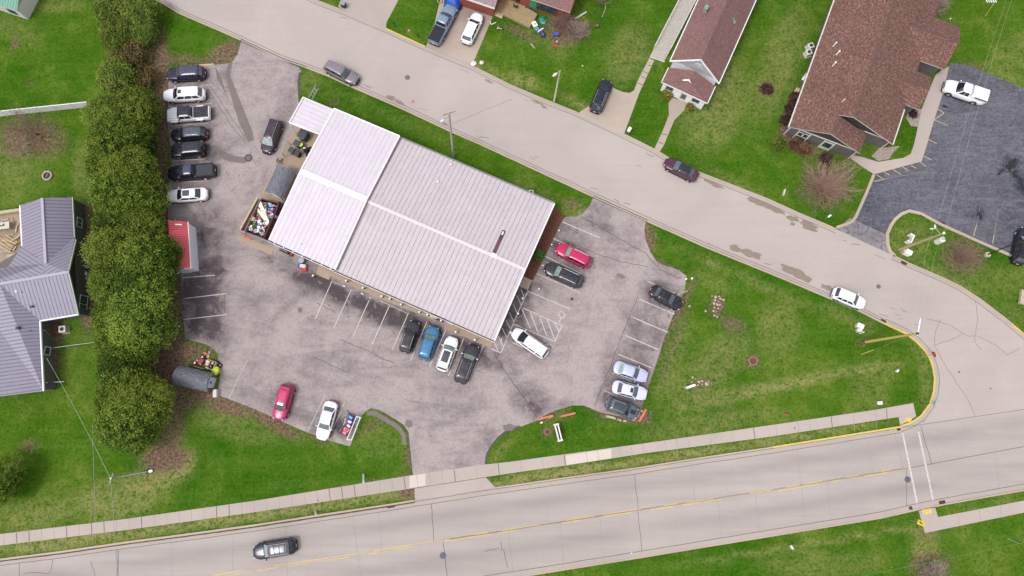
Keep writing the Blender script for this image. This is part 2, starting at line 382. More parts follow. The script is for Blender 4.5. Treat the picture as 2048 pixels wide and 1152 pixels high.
M['pink'] = plain('pink_plastic', (0.62, 0.22, 0.30), 0.5, 0.12)
M['purple'] = plain('purple_plastic', (0.16, 0.06, 0.40), 0.5, 0.12)
M['lime'] = plain('lime_fabric', (0.52, 0.62, 0.04), 0.7, 0.2, 3)
M['orange'] = plain('faded_orange_paint', (0.58, 0.16, 0.09), 0.7, 0.2, 4)
M['stone'] = plain('field_stone', (0.44, 0.36, 0.29), 0.9, 0.25, 4)
M['cardboard'] = plain('cardboard', (0.42, 0.29, 0.17), 0.85, 0.15)
M['brick'] = plain('red_brick', (0.27, 0.070, 0.050), 0.9, 0.25, 7)
M['siding'] = plain('grey_siding', (0.125, 0.112, 0.100), 0.85, 0.12, 4)
M['pane'] = glassm('window_glass', (0.05, 0.07, 0.08))
M['rubber'] = plain('tyre_rubber', (0.020, 0.020, 0.022), 0.85, 0.2)
M['rim'] = plain('alloy_rim', (0.50, 0.50, 0.52), 0.3, 0.1, 6, metal=0.7)
M['lamp'] = plain('lamp_lens', (0.72, 0.74, 0.76), 0.15, 0.05, coat=1.0)
M['tail'] = plain('red_lens', (0.42, 0.015, 0.02), 0.15, 0.05, coat=1.0)
M['bark'] = plain('bark', (0.11, 0.085, 0.065), 0.95, 0.3)
M['twig'] = plain('bare_twigs', (0.245, 0.155, 0.125), 0.9, 0.3)
M['twig_pink'] = plain('pinkish_twigs', (0.33, 0.205, 0.17), 0.9, 0.3)
M['twig_grey'] = plain('grey_twigs', (0.34, 0.27, 0.22), 0.9, 0.3)
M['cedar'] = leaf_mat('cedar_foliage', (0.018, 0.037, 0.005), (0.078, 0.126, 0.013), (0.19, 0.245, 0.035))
M['shrub'] = leaf_mat('shrub_foliage', (0.030, 0.054, 0.010), (0.115, 0.165, 0.024), (0.21, 0.27, 0.05))
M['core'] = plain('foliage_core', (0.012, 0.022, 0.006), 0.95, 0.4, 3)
M['brush'] = leaf_mat('brown_foliage', (0.055, 0.036, 0.018), (0.15, 0.105, 0.040), (0.22, 0.17, 0.06))

# ------------------------------------------------------------------ ground, roads, paving
def field(ells):
    """soft ellipses surveyed on the ground: (cx, cy, rx, ry, turn in degrees, value)"""
    pre = []
    for cx, cy, rx, ry, a, v in ells: pre.append((cx, cy, 1 / rx, 1 / ry, math.cos(R(a)), math.sin(R(a)), v, max(rx, ry) * 1.5))
    def f(p):
        x, y = PX(p); s = 0.0
        for cx, cy, ix, iy, ca, sa, v, lim in pre:
            dx, dy = x - cx, y - cy
            if abs(dx) > lim or abs(dy) > lim: continue
            u = (dx * ca + dy * sa) * ix; q = (-dx * sa + dy * ca) * iy; d = math.sqrt(u * u + q * q)
            if d < 1.45: t = min(1, (1.45 - d) / 0.9); s += v * t * t * (3 - 2 * t)
        return max(0.0, min(1.0, s))
    return f
def put_attr(me, name, fn):
    a = me.attributes.new(name, 'FLOAT', 'POINT')
    a.data.foreach_set('value', [fn(v.co) for v in me.vertices])
def sheet(name, px, z, mat, cell=None, fields=None, parent=None, kind='structure', thick=0.0):
    pts = [G2(*p) for p in px]
    bm = bmesh.new(); tri = tessellate_polygon([[Vector((p[0], p[1], 0)) for p in pts]])
    vs = [bm.verts.new((p[0], p[1], z)) for p in pts]
    for a, b, c in tri:
        if tri_area(pts[a], pts[b], pts[c]) < 0: a, c = c, a
        try: bm.faces.new((vs[a], vs[b], vs[c]))
        except ValueError: pass
    if cell:
        for ax in (0, 1):
            lo = min(p[ax] for p in pts); hi = max(p[ax] for p in pts); lo = max(lo, -95); hi = min(hi, 95); t = lo + cell
            while t < hi:
                co = [0, 0, 0]; no = [0, 0, 0]; co[ax] = t; no[ax] = 1
                bmesh.ops.bisect_plane(bm, geom=bm.verts[:] + bm.edges[:] + bm.faces[:], plane_co=co, plane_no=no, dist=1e-5); t += cell
    me = bpy.data.meshes.new(name); bm.to_mesh(me); bm.free(); me.materials.append(mat)
    for k, fn in (fields or {}).items(): put_attr(me, k, fn)
    o = bpy.data.objects.new(name, me); C.objects.link(o)
    if parent is not None: o.parent = parent
    elif kind: o['kind'] = kind
    return o
def ribbon(mb, px, wd, z, m=0, ht=0.0, dash=None):
    """flat (or raised) strip of constant width along surveyed points"""
    P = [G(p[0], p[1], 0) for p in px]; n = len(P); L = []; Rr = []
    for i in range(n):
        a = P[max(0, i - 1)]; b = P[min(n - 1, i + 1)]; d = (b - a); d.z = 0; d.normalize(); s = Vector((-d.y, d.x, 0)) * (wd / 2)
        L.append(P[i] + s); Rr.append(P[i] - s)
    for i in range(n - 1):
        q = [Rr[i], Rr[i + 1], L[i + 1], L[i]]
        if ht:
            lo = [Vector((p.x, p.y, z)) for p in q]; hi = [Vector((p.x, p.y, z + ht)) for p in q]
            f = [(4, 5, 6, 7), (0, 1, 5, 4), (2, 3, 7, 6)]
            if i == 0: f.append((3, 0, 4, 7))
            if i == n - 2: f.append((1, 2, 6, 5))
            mb.add(lo + hi, f, m)
        else: mb.add([Vector((p.x, p.y, z)) for p in q], [(0, 1, 2, 3)], m)
def offset_px(px, d):
    """shift a surveyed line sideways by d metres (to its left), return px again"""
    P = [G(p[0], p[1], 0) for p in px]; out = []
    for i in range(len(P)):
        a = P[max(0, i - 1)]; b = P[min(len(P) - 1, i + 1)]; t = (b - a).normalized()
        out.append(PX(P[i] + Vector((-t.y, t.x, 0)) * d))
    return out
def blob(mb, cx, cy, rx, ry, ang, z, m=0, jag=0.35, n=22, rg=rnd):
    blob.n += 1; z += .0008 * (blob.n % 12); c = G(cx, cy, 0); k = 1 / 15.5; a0 = -R(ang); ph = [rg.uniform(0, 6.28) for _ in range(4)]; pts = []
    for i in range(n):
        a = 2 * math.pi * i / n; q = 1 + jag * (0.5 * math.sin(2 * a + ph[0]) + 0.4 * math.sin(5 * a + ph[1]) + 0.4 * rg.uniform(-1, 1))
        x = rx * k * q * math.cos(a); y = ry * k * q * math.sin(a)
        pts.append(Vector((c.x + x * math.cos(a0) - y * math.sin(a0), c.y + x * math.sin(a0) + y * math.cos(a0), z)))
    mb.add([Vector((c.x, c.y, z))] + pts, [(0, i + 1, (i + 1) % n + 1) for i in range(n)], m)
blob.n = 0
def jag(px, amp=2.0, step=12, rg=rnd):
    out = [px[0]]
    for a, b in zip(px[:-1], px[1:]):
        L = math.hypot(b[0] - a[0], b[1] - a[1]); k = max(1, int(L / step))
        for i in range(1, k + 1):
            t = i / k; e = amp if i < k else 0
            out.append((a[0] + (b[0] - a[0]) * t + rg.uniform(-e, e), a[1] + (b[1] - a[1]) * t + rg.uniform(-e, e)))
    return out

dirt = field([(400, 760, 70, 50, 20, .35), (450, 806, 50, 12, 25, .7), (540, 842, 70, 10, 32, .7), (345, 850, 26, 60, 0, .5), (330, 740, 40, 30, 0, .5), (320, 130, 14, 60, 0, .4), (1300, 500, 8, 30, 10, .6), (1350, 690, 5, 80, 22, .4), (325, 190, 16, 70, 0, .8), (325, 320, 14, 90, 0, .8), (335, 430, 14, 40, 0, .6), (455, 105, 40, 20, -20, .85), (375, 122, 60, 12, 10, .55), (305, 90, 30, 50, 0, .35),
    (165, 520, 22, 90, 0, 1.0), (175, 600, 14, 60, 0, 1.0), (110, 665, 20, 22, 0, 1.), (110, 720, 8, 30, 0, .9), (355, 600, 14, 60, 0, 1.0), (345, 690, 45, 22, 20, .95),
    (320, 715, 40, 28, 0, .9), (355, 790, 40, 30, 20, .5), (320, 910, 36, 24, -10, 1.0), (345, 925, 38, 18, -20, .7), (430, 800, 60, 16, 35, .55), (540, 835, 60, 12, 35, .55), (410, 700, 26, 18, 0, .4),
    (630, 875, 30, 8, 30, .5), (820, 900, 8, 45, 8, .7), (745, 850, 30, 10, -35, .4), (815, 985, 18, 12, -8, 1.0), (750, 966, 70, 5, -10, .6), (1295, 470, 12, 24, 0, .7), (1335, 540, 40, 10, 30, .7), (1370, 600, 8, 50, 25, .5),
    (1345, 650, 6, 60, 22, .5), (1300, 745, 6, 60, 25, .6), (1240, 832, 60, 8, 12, .8), (1110, 832, 30, 6, -10, .5), (1290, 835, 14, 10, 0, .8), (1435, 612, 14, 20, 0, .9), (1465, 650, 26, 14, 20, .55),
    (1402, 768, 22, 7, -10, .6), (1145, 408, 16, 9, 10, .5), (668, 204, 12, 8, 0, .35), (30, 88, 10, 12, 0, .6), (60, 164, 10, 6, 0, .4), (58, 892, 16, 12, 0, .5), (1533, 178, 14, 12, 0, 1.0),
    (1925, 512, 42, 38, 0, .55), (1650, 372, 48, 46, 0, .35), (1585, 225, 14, 50, 20, .9), (1600, 290, 46, 14, 28, .8), (1700, 312, 14, 10, 0, .5), (1130, 60, 40, 28, 0, .8), (1045, 68, 40, 8, 25, .7), (1866, 10, 34, 22, 0, .5),
    (60, 270, 60, 40, 0, .45), (100, 285, 40, 30, 0, .3), (25, 290, 30, 30, 0, .3), (1506, 722, 13, 12, 0, .8), (1095, 864, 10, 10, 0, .7), (1290, 330, 30, 3, 27, .2), (1850, 1065, 26, 12, 60, .25), (160, 420, 30, 10, 0, .6), (260, 100, 40, 60, 0, .4),
    (1860, 1130, 40, 26, 0, .6), (1235, 900, 0.1 + 400, 3, -8, .0), (1950, 135, 30, 8, 20, .5), (1740, 648, 10, 10, 0, .2), (1727, 686, 9, 7, 0, .7), (610, 300, 10, 90, 27, .6)])
dry = field([(1430, 210, 60, 90, 25, .55), (1560, 130, 40, 120, 20, .45), (1255, 110, 40, 60, 20, .45), (1050, 160, 30, 14, 25, .6), (1120, 90, 30, 30, 0, .3), (930, 120, 26, 20, 25, .4), (1000, 150, 60, 7, 25, .6),
    (1180, 218, 70, 8, 25, .7), (90, 1080, 120, 16, -8, .65), (300, 1062, 280, 12, -9, .8), (650, 1012, 220, 11, -9, .8), (1100, 950, 170, 11, -9, 1.0), (1400, 905, 170, 9, -9, .8), (352, 930, 40, 24, -30, 1.1), (350, 865, 16, 40, 0, .8), (1650, 865, 120, 6, -10, .7),
    (320, 950, 60, 30, -10, .5), (230, 1000, 90, 40, -10, .6), (60, 1030, 80, 30, -8, .5), (470, 850, 90, 30, 15, .35), (1420, 740, 100, 40, -40, .45), (1600, 760, 220, 9, -10, .5), (1500, 790, 160, 10, -12, .5),
    (1400, 850, 120, 22, -10, .4), (1560, 660, 40, 60, 0, .35), (1345, 720, 20, 90, 20, .4), (1740, 770, 40, 50, 0, .3), (1850, 760, 12, 60, 0, .4), (1840, 690, 20, 20, 0, .4), (1500, 560, 160, 10, 24, .35), (1700, 640, 60, 10, 28, .45),
    (1640, 1085, 260, 7, -9, .5), (1850, 1090, 26, 50, 0, .6), (1640, 1130, 120, 24, 0, .3), (1950, 1028, 100, 9, -10, .5), (1420, 560, 40, 12, 30, .3), (1820, 480, 40, 40, 0, .4), (1900, 560, 80, 10, 30, .5), (1990, 560, 60, 30, 0, .25),
    (1100, 395, 80, 10, 23, .3), (1150, 425, 30, 14, 0, .4), (760, 220, 140, 8, 26, .2), (620, 165, 20, 26, 0, .35), (25, 330, 60, 60, 0, .3), (165, 340, 20, 60, 0, .4), (30, 60, 60, 20, 30, .3), (110, 10, 60, 16, 0, .4),
    (2020, 130, 40, 60, 20, .3), (2020, 640, 40, 30, 40, .3), (1560, 420, 120, 8, 25, .35), (1480, 370, 90, 8, 28, .35), (1720, 430, 8, 40, 20, .5), (1000, 905, 10, 40, 35, .4), (760, 880, 40, 40, 0, .2)])
xs = [-4000, -1500, -600, -250, -130, -95] + [-82 + 0.7 * i for i in range(235)] + [95, 130, 250, 600, 1500, 4000]
ys = [-4000, -1500, -600, -250, -90, -40] + [-30 + 0.7 * i for i in range(133)] + [75, 100, 250, 600, 1500, 4000]
nx, ny = len(xs), len(ys)
me = bpy.data.meshes.new('ground')
me.from_pydata([(x, y, 0.0) for y in ys for x in xs], [], [(j * nx + i, j * nx + i + 1, (j + 1) * nx + i + 1, (j + 1) * nx + i) for j in range(ny - 1) for i in range(nx - 1)])
me.materials.append(M['grass']); put_attr(me, 'dirt', dirt); put_attr(me, 'dry', dry)
ground = bpy.data.objects.new('ground', me); C.objects.link(ground); tag(ground, None, None, None, 'structure')

# --- kerb lines (outer edge), surveyed
K_N = [(560, -36), (632, 0), (690, 22), (735, 42), (772, 57), (851, 93), (943, 131), (1024, 171), (1090, 199), (1155, 225), (1248, 268), (1310, 299), (1345, 320), (1400, 345), (1470, 372), (1536, 398), (1600, 427), (1655, 450), (1690, 466),
       (1740, 490), (1785, 510), (1820, 527), (1850, 540), (1885, 555), (1920, 572), (1960, 598), (2010, 636), (2048, 668), (2110, 722), (2200, 770), (2340, 780)]
K_S = [(240, -34), (312, 0), (360, 28), (430, 58), (482, 81), (560, 118), (612, 136), (654, 152), (704, 175), (762, 200), (812, 222), (897, 262), (957, 288), (1024, 319), (1106, 357), (1186, 394), (1294, 443), (1406, 493), (1536, 546),
       (1611, 577), (1665, 600), (1721, 624), (1768, 648), (1811, 668), (1832, 684), (1848, 701), (1858, 716), (1864, 733), (1868, 756), (1866, 783), (1858, 808), (1841, 831), (1823, 843), (1798, 853)]
K_M = [(1798, 853), (1736, 863), (1636, 879), (1536, 895), (1400, 915), (1274, 935), (1150, 952), (1024, 970), (987, 975), (829, 1000), (787, 1007), (629, 1031), (512, 1049), (380, 1067), (250, 1084), (120, 1103), (0, 1118), (-250, 1154)]
K_B = [(-250, 1285), (400, 1232), (820, 1188), (1049, 1153), (1274, 1117), (1400, 1096), (1536, 1074), (1761, 1037), (1836, 1020), (1891, 1009), (2048, 981), (2340, 930)]
seamR = [(1798, 853), (1850, 847), (2048, 818), (2340, 770)]
road_dark = field([(500, 1088, 60, 6, -9, .35), (900, 1055, 200, 5, -9, .3), (1160, 1000, 160, 6, -9, .35), (1300, 985, 180, 6, -8, .35), (1600, 925, 180, 6, -9, .4), (1900, 880, 140, 7, -9, .35), (1250, 1075, 200, 6, -9, .3), (1650, 1010, 200, 6, -9, .3), (1960, 950, 120, 7, -9, .3), (250, 1115, 180, 6, -9, .35)])
def lanes(p):
    x, y = PX(p); c = interp(CL0, x); d = (c - y); s = 0
    for q in (48, -40): s += .62 * math.exp(-((d - q) / 13.0) ** 2)
    return s * (.75 + .25 * math.sin(x * .013) * math.sin(x * .0051 + 1))
CL0 = [(-300, 1262), (425, 1153), (512, 1139), (719, 1109), (882, 1081), (1024, 1060), (1150, 1040), (1274, 1021), (1400, 1003), (1536, 983), (1700, 955), (1818, 936), (2340, 838)]
def interp(line, x):
    for a, b in zip(line[:-1], line[1:]):
        if a[0] <= x <= b[0] and b[0] > a[0]: return a[1] + (b[1] - a[1]) * (x - a[0]) / (b[0] - a[0])
    return line[-1][1]
road_dark = lanes
main_road = sheet('main_road', K_M[::-1] + seamR[1:] + K_B[::-1], 0.016, M['road'], 1.5, {'dark': road_dark})
st_dark = field([(700, 200, 30, 8, 27, .4), (1010, 290, 60, 5, 26, .2), (1830, 590, 40, 20, 40, .15), (1960, 780, 40, 60, 0, .15)])
side_street = sheet('side_street', K_N + [(2340, 790)] + seamR[::-1] + K_S[::-1], 0.008, M['street'], 1.5, {'dark': st_dark})

# --- store car park
lot_px = [(482, 84), (475, 110), (462, 126), (400, 133), (345, 137), (337, 165), (336, 250), (344, 320), (338, 372), (336, 440), (350, 520), (362, 555), (365, 610), (368, 645), (370, 676), (388, 682), (410, 688), (425, 696), (436, 708), (436, 728), (441, 750), (437, 775), (435, 790), (455, 797), (512, 819), (560, 841), (607, 862), (656, 880), (700, 893), (712, 862),
          (721, 834), (731, 823), (741, 817), (757, 820), (772, 828), (792, 839), (808, 850), (817, 864), (821, 901), (826, 951), (969, 929), (971, 912), (980, 893), (995, 874), (1020, 858), (1045, 852), (1074, 841), (1095, 828), (1111, 821), (1144, 811), (1168, 811), (1199, 824), (1249, 835), (1268, 843), (1278, 833),
          (1299, 765), (1311, 731), (1329, 676), (1346, 631), (1369, 581), (1373, 552), (1357, 540), (1316, 526), (1301, 505), (1291, 478), (1289, 460), (1292, 443), (1186, 396), (1179, 412), (1167, 426), (1152, 433), (1131, 434), (1123, 443), (1116, 458), (1104, 485), (1090, 513), (1066, 560), (1040, 560), (900, 500), (740, 400), (640, 240), (598, 215), (596, 185), (597, 160), (603, 142), (598, 135), (545, 111)]
lot_dark = field([(370, 160, 50, 20, 0, 0.31), (385, 240, 55, 60, 0, 0.37), (385, 330, 60, 60, 0, 0.34), (400, 420, 40, 40, 0, 0.32), (420, 470, 30, 60, 0, 0.36), (410, 560, 50, 40, 0, 0.56), (395, 610, 55, 50, 0, 0.62), (400, 660, 40, 22, 0, 0.59), (440, 690, 26, 40, 0, 0.32),
    (590, 540, 70, 22, 22, 0.43), (640, 580, 60, 24, 25, 0.37), (740, 620, 90, 22, 25, 0.50), (870, 670, 110, 26, 25, 0.56), (830, 640, 60, 16, 25, 0.24), (700, 590, 60, 18, 25, 0.32), (960, 705, 50, 26, 25, 0.37), (520, 480, 60, 10, 60, 0.32), (560, 230, 20, 60, 28, 0.24), (450, 150, 12, 60, -10, 0.24),
    (1030, 620, 26, 60, 27, 0.56), (1070, 580, 30, 26, 0, 0.36), (1130, 470, 50, 30, 24, 0.46), (1120, 520, 60, 34, 24, 0.53), (1170, 440, 60, 14, 25, 0.31), (1200, 420, 26, 20, 0, 0.32), (1060, 650, 46, 30, 25, 0.31), (1055, 700, 40, 18, 25, 0.32), (1230, 470, 60, 16, 32, 0.20),
    (1320, 590, 40, 26, 24, 0.50), (1290, 660, 50, 50, 24, 0.46), (1260, 740, 50, 40, 24, 0.50), (1240, 800, 46, 30, 20, 0.46), (1060, 800, 40, 34, 40, 0.50), (1110, 810, 50, 14, -5, 0.31), (1020, 740, 20, 30, -30, 0.24), (570, 810, 40, 30, 0, 0.24), (650, 850, 50, 24, 20, 0.36), (480, 780, 50, 14, 25, 0.28),
    (690, 850, 30, 30, 0, 0.32), (830, 900, 10, 40, 0, 0.28), (975, 880, 16, 40, 20, 0.31), (900, 930, 60, 8, -8, 0.16), (500, 100, 30, 14, 25, 0.24), (600, 150, 8, 30, 0, 0.31), (880, 820, 70, 20, 10, 0.10), (1340, 540, 30, 14, 30, 0.32), (1240, 560, 16, 14, 0, 0.24), (560, 400, 60, 26, 55, 0.20), (460, 480, 20, 100, 0, 0.16)])
parking_lot = sheet('parking_lot', lot_px, 0.012, M['lot'], 0.9, {'dark': lot_dark})

# --- lot and driveway on the north east
clot_px = [(1901, 125), (1936, 131), (2011, 162), (2048, 177), (2120, 210), (2260, 300), (2260, 640), (2048, 523), (2021, 510), (1961, 484), (1881, 449), (1841, 427), (1818, 421), (1801, 427), (1787, 441), (1775, 465), (1773, 484), (1786, 510),
           (1740, 490), (1690, 466), (1673, 456), (1696, 449), (1711, 438), (1733, 388), (1748, 350), (1843, 323), (1851, 298), (1868, 240), (1886, 185)]
clot = sheet('church_parking_lot', clot_px, 0.012, M['clot'], 1.2, {'dark': field([(1780, 400, 60, 30, -30, -.2), (2020, 330, 20, 18, 0, 1.0), (2040, 370, 8, 20, 0, .9), (1960, 430, 12, 10, 0, .8), (1900, 470, 120, 10, 28, .7), (1890, 213, 8, 7, 0, .9), (1745, 370, 14, 50, 25, .5)])})
sheet('driveway', [(1673, 456), (1690, 466), (1740, 490), (1786, 510), (1773, 484), (1774, 470), (1700, 436)], 0.016, M['apron'], 1.2, {'dark': field([(1700, 455, 30, 12, 25, .3)])})

# --- driveways, walks
W = {}
W['drive_a'] = sheet('driveway', [(676, 13), (690, 22), (735, 42), (772, 57), (773, 45), (797, 0), (815, -40), (690, -40), (684, 0)], 0.012, M['gutter'], 1.5, {'dark': field([(700, 0, 1, 1, 0, 0)])})
W['drive_b'] = sheet('driveway', [(852, 93), (944, 131), (984, 37), (1000, 2), (1015, -40), (890, -40), (866, 60)], 0.012, M['drive'], 1.5, {'dark': field([(890, 60, 20, 40, 25, .6), (960, 30, 30, 30, 0, .5), (920, 20, 40, 20, 0, .5)])})
W['drive_c'] = sheet('driveway', [(1156, 226), (1180, 211), (1205, 163), (1229, 177), (1245, 184), (1259, 186), (1268, 181), (1276, 160), (1299, 115), (1309, 120), (1279, 185), (1248, 268)], 0.012, M['drive'], 1.5, {'dark': field([(1258, 198, 8, 7, 0, .5), (1230, 190, 4, 12, 30, .5)])})
W['walk_d'] = sheet('path', [(1344, 195), (1374, 205), (1369, 220), (1349, 240), (1334, 275), (1329, 288), (1319, 304), (1308, 299), (1324, 265), (1338, 230), (1337, 207)], 0.012, M['drive'])
W['walk_church'] = sheet('path', [(1898, 133), (1886, 185), (1868, 240), (1851, 298), (1843, 323), (1748, 349), (1723, 333), (1700, 316), (1706, 310), (1723, 314), (1756, 324), (1806, 316), (1821, 308), (1828, 288), (1843, 218), (1858, 180), (1871, 150), (1886, 138)], 0.045, M['walk'])
sheet('gravel_bed', [(1800, 292), (1785, 306), (1778, 318), (1756, 322), (1743, 312), (1758, 296)], 0.008, M['gravel'])
sheet('gravel_bed', [(1843, 218), (1846, 232), (1836, 254), (1822, 252), (1812, 236), (1818, 222)], 0.008, M['gravel'])
sheet('mulch_bed', [(1128, 430), (1122, 444), (1114, 458), (1102, 486), (1088, 514), (1070, 552), (1062, 562), (1035, 545), (1100, 405)], 0.016, M['mulch'], None)

# --- sidewalk along the main road with its joints
SW_U = [(-260, 1104), (0, 1068), (250, 1038), (512, 1001), (819, 951), (969, 929), (1024, 923), (1286, 887), (1446, 864), (1536, 851), (1748, 820), (1826, 806), (1832, 833), (1800, 851), (1797, 834)]
SW_L = [(1608, 863), (1536, 874), (1293, 906), (1131, 931), (1024, 946), (972, 954), (829, 976), (512, 1024), (260, 1059), (0, 1091), (-260, 1128)]
sidewalk = sheet('sidewalk', SW_U + SW_L, 0.030, M['walk'], 3.0)
sheet('sidewalk', [(1837, 1022), (1870, 1015), (1876, 1034), (2048, 1001), (2340, 950), (2340, 975), (2048, 1025), (1850, 1066), (1845, 1050)], 0.030, M['walk'], 3.0)
apron = sheet('driveway_apron', [(829, 977), (972, 955), (989, 973), (1000, 974), (830, 1000)], 0.028, M['walk'], 3.0)
def interp(line, x):
    for a, b in zip(line[:-1], line[1:]):
        if a[0] <= x <= b[0] and b[0] > a[0]: return a[1] + (b[1] - a[1]) * (x - a[0]) / (b[0] - a[0])
    return line[-1][1]
U = SW_U[:12]; Lw = SW_L[::-1]
mb = MB()
x = 8
while x < 1790:
    strong = rnd.random() < 0.25; dx = 3 if x > 600 else 1
    ribbon(mb, jag([(x, interp(U, x) + .6), (x + dx, interp(Lw, x + dx) - .6)], 0.4), 0.05 if not strong else 0.09, 0.034, 1 if strong else 0)
    x += 25 if x < 900 else (44 if rnd.random() < .5 else 23)
for a, b in (((1838, 1024), (1874, 1030)), ((1797, 834), (1826, 829)), ((1915, 1029), (1918, 1048)), ((1958, 1020), (1961, 1040)), ((2000, 1011), (2003, 1032))): ribbon(mb, [a, b], 0.04, 0.034, 0)
mb.build('slab_joint', [M['joint_soft'], M['joint']], sidewalk)
mb = MB(); mb.add([G(*p, 0.033) for p in ((1132, 911), (1222, 897), (1223, 917), (1133, 930))], [(0, 3, 2, 1)]); mb.build('new_slab', M['walk_new'], sidewalk)
mb = MB(); mb.add([G(*p, 0.033) for p in ((819, 952), (851, 947), (851, 971), (819, 976))], [(0, 3, 2, 1)]); mb.build('new_slab', M['walk_new'], sidewalk)
mb = MB(); mb.box(G(1854, 1023, 0.038), (1.15, .62, .012), R(9)); mb.build('tactile_pad', M['yellow'], sidewalk)
mb = MB(); mb.add([G(*p, 0.036) for p in ((1812, 836), (1824, 835), (1823, 843), (1806, 845))], [(0, 3, 2, 1)]); mb.build('tactile_pad', M['yellow'], sidewalk)
mb = MB()
for a, b in (((1309, 120), (1300, 117)), ((1296, 130), (1304, 132)), ((1286, 142), (1297, 148)), ((1282, 153), (1293, 158)), ((1275, 166), (1286, 170)), ((1324, 268), (1334, 270)), ((1316, 284), (1327, 288))): ribbon(mb, [a, b], 0.10, 0.018, 0)
mb.build('slab_joint', [M['joint']], W['drive_c'])

# --- kerbs and gutters
def split(line, x0, x1):
    """part of a surveyed line between two x values"""
    out = []
    for a, b in zip(line[:-1], line[1:]):
        lo, hi = (a, b) if a[0] <= b[0] else (b, a)
        if hi[0] <= x0 or lo[0] >= x1 or hi[0] == lo[0]: continue
        f = lambda X: (X, lo[1] + (hi[1] - lo[1]) * (X - lo[0]) / (hi[0] - lo[0]))
        p = [f(max(lo[0], x0)), f(min(hi[0], x1))]
        if a[0] > b[0]: p.reverse()
        if not out: out.append(p[0])
        out.append(p[1])
    return out
def kerb(name, line, side, mat, ht=0.12, wd=0.17, off=0.06):
    mb = MB(); ribbon(mb, offset_px(line, side * off), wd, 0.0, 0, ht); o = mb.build(name, mat); o['kind'] = 'structure'; return o
kerb('kerb', split(K_N, 240, 690), -1, M['kerb'])
kerb('kerb', split(K_N, 772, 851), -1, M['yellow'])
kerb('kerb', split(K_N, 944, 1156), -1, M['kerb']); kerb('kerb', split(K_N, 1248, 1673), -1, M['kerb']); kerb('kerb', split(K_N, 1786, 2025), -1, M['kerb']); kerb('kerb', split(K_N, 2025, 2060), -1, M['yellow']); kerb('kerb', split(K_N, 2060, 2340), -1, M['kerb'])
kerb('kerb', split(K_S, 240, 482), 1, M['kerb'], wd=.24); kerb('kerb', split(K_S, 612, 1186), 1, M['kerb'], wd=.24); kerb('kerb', split(K_S, 1294, 1768), 1, M['kerb'], wd=.24)
iy = [i for i, p in enumerate(K_S) if p[0] == 1768][0]
kerb('kerb', K_S[iy:], 1, M['yellow'], wd=.22)
kerb('kerb', split(K_M, 1545, 1798), 1, M['yellow'], wd=.22)
kerb('kerb', split(K_M, 987, 1545), 1, M['kerb']); kerb('kerb', split(K_M, 512, 829), 1, M['kerb'], wd=.22); kerb('kerb', split(K_M, -250, 512), 1, M['kerb'], wd=.24)
kerb('kerb', split(K_B, -250, 1838), 1, M['kerb'], .06); kerb('kerb', split(K_B, 1870, 2340), 1, M['kerb'])
# church lot kerbs
kerb('kerb', [(1748, 350), (1733, 387), (1722, 412), (1711, 436), (1704, 444), (1694, 449), (1673, 456)], -1, M['kerb'], wd=.38)
kerb('kerb', [(1790, 512), (1781, 503), (1776, 490), (1775, 468), (1782, 452), (1790, 440), (1803, 429), (1818, 423), (1841, 428)], 1, M['kerb'], wd=.42)
kerb('kerb', [(1841, 428), (1881, 450), (1961, 486), (2021, 512), (2060, 532), (2260, 645)], 1, M['kerb'], wd=.36)
# gutter pans with their seams
def gutter(line, side, wd, parent, z=0.022, dirty=0.0):
    mb = MB(); ribbon(mb, offset_px(line, side * (wd / 2 + .12)), wd, z, 0); mb.build('gutter', M['gutter'], parent)
    mb = MB(); j = offset_px(line, side * (wd + .14)); ribbon(mb, jag(j, .35, 20), 0.06, z + .004, 0)
    if dirty: ribbon(mb, jag(offset_px(line, side * .20), .4, 14), dirty, z + .004, 1)
    mb.build('gutter_seam', [M['joint'], M['gutter_dirt']], parent)
gutter(split(K_N, 400, 1673), -1, .45, side_street); gutter(split(K_N, 1786, 2340), -1, .45, side_street)
gutter(split(K_S, 240, 1768), 1, .45, side_street, dirty=.11); gutter(K_S[iy:], 1, .55, side_street)
gutter(split(K_M, -250, 829), 1, .62, main_road, .028, .30); gutter(split(K_M, 829, 1798), 1, .62, main_road, .028, .05); gutter(split(K_B, -250, 2340), 1, .62, main_road, .028)

# --- main road markings, joints and cracks
CL = [(425, 1153), (512, 1139), (719, 1109), (882, 1081), (1024, 1060), (1150, 1040), (1274, 1021), (1400, 1003), (1536, 983), (1700, 955), (1818, 936)]
mb = MB()
for off, p in ((0.13, .52), (-0.13, .34)):
    L = offset_px(CL, off); pts = jag(L, 0.0, 9)
    i = 0
    while i < len(pts) - 1:
        good = rnd.random() < (p if pts[i][0] < 900 else p * .62); k = rnd.randint(2, 6) if good else rnd.randint(1, 3); seg = pts[i:i + k + 1]
        if len(seg) > 1: ribbon(mb, seg, rnd.uniform(.06, .10) if good else .04, 0.026, 0 if good else 1)
        i += k
mb.build('center_line', [M['yellow'], M['yellow_faded']], main_road)
mb = MB()
ribbon(mb, jag([(900, 1078), (1274, 1020), (1536, 981), (1700, 954), (1818, 935)], .5, 14), .15, 0.022, 0)
ribbon(mb, [(1818, 936), (2048, 893), (2340, 840)], .07, 0.022, 1); ribbon(mb, [(1798, 855), (1850, 848), (2048, 819)], .05, 0.022, 1)
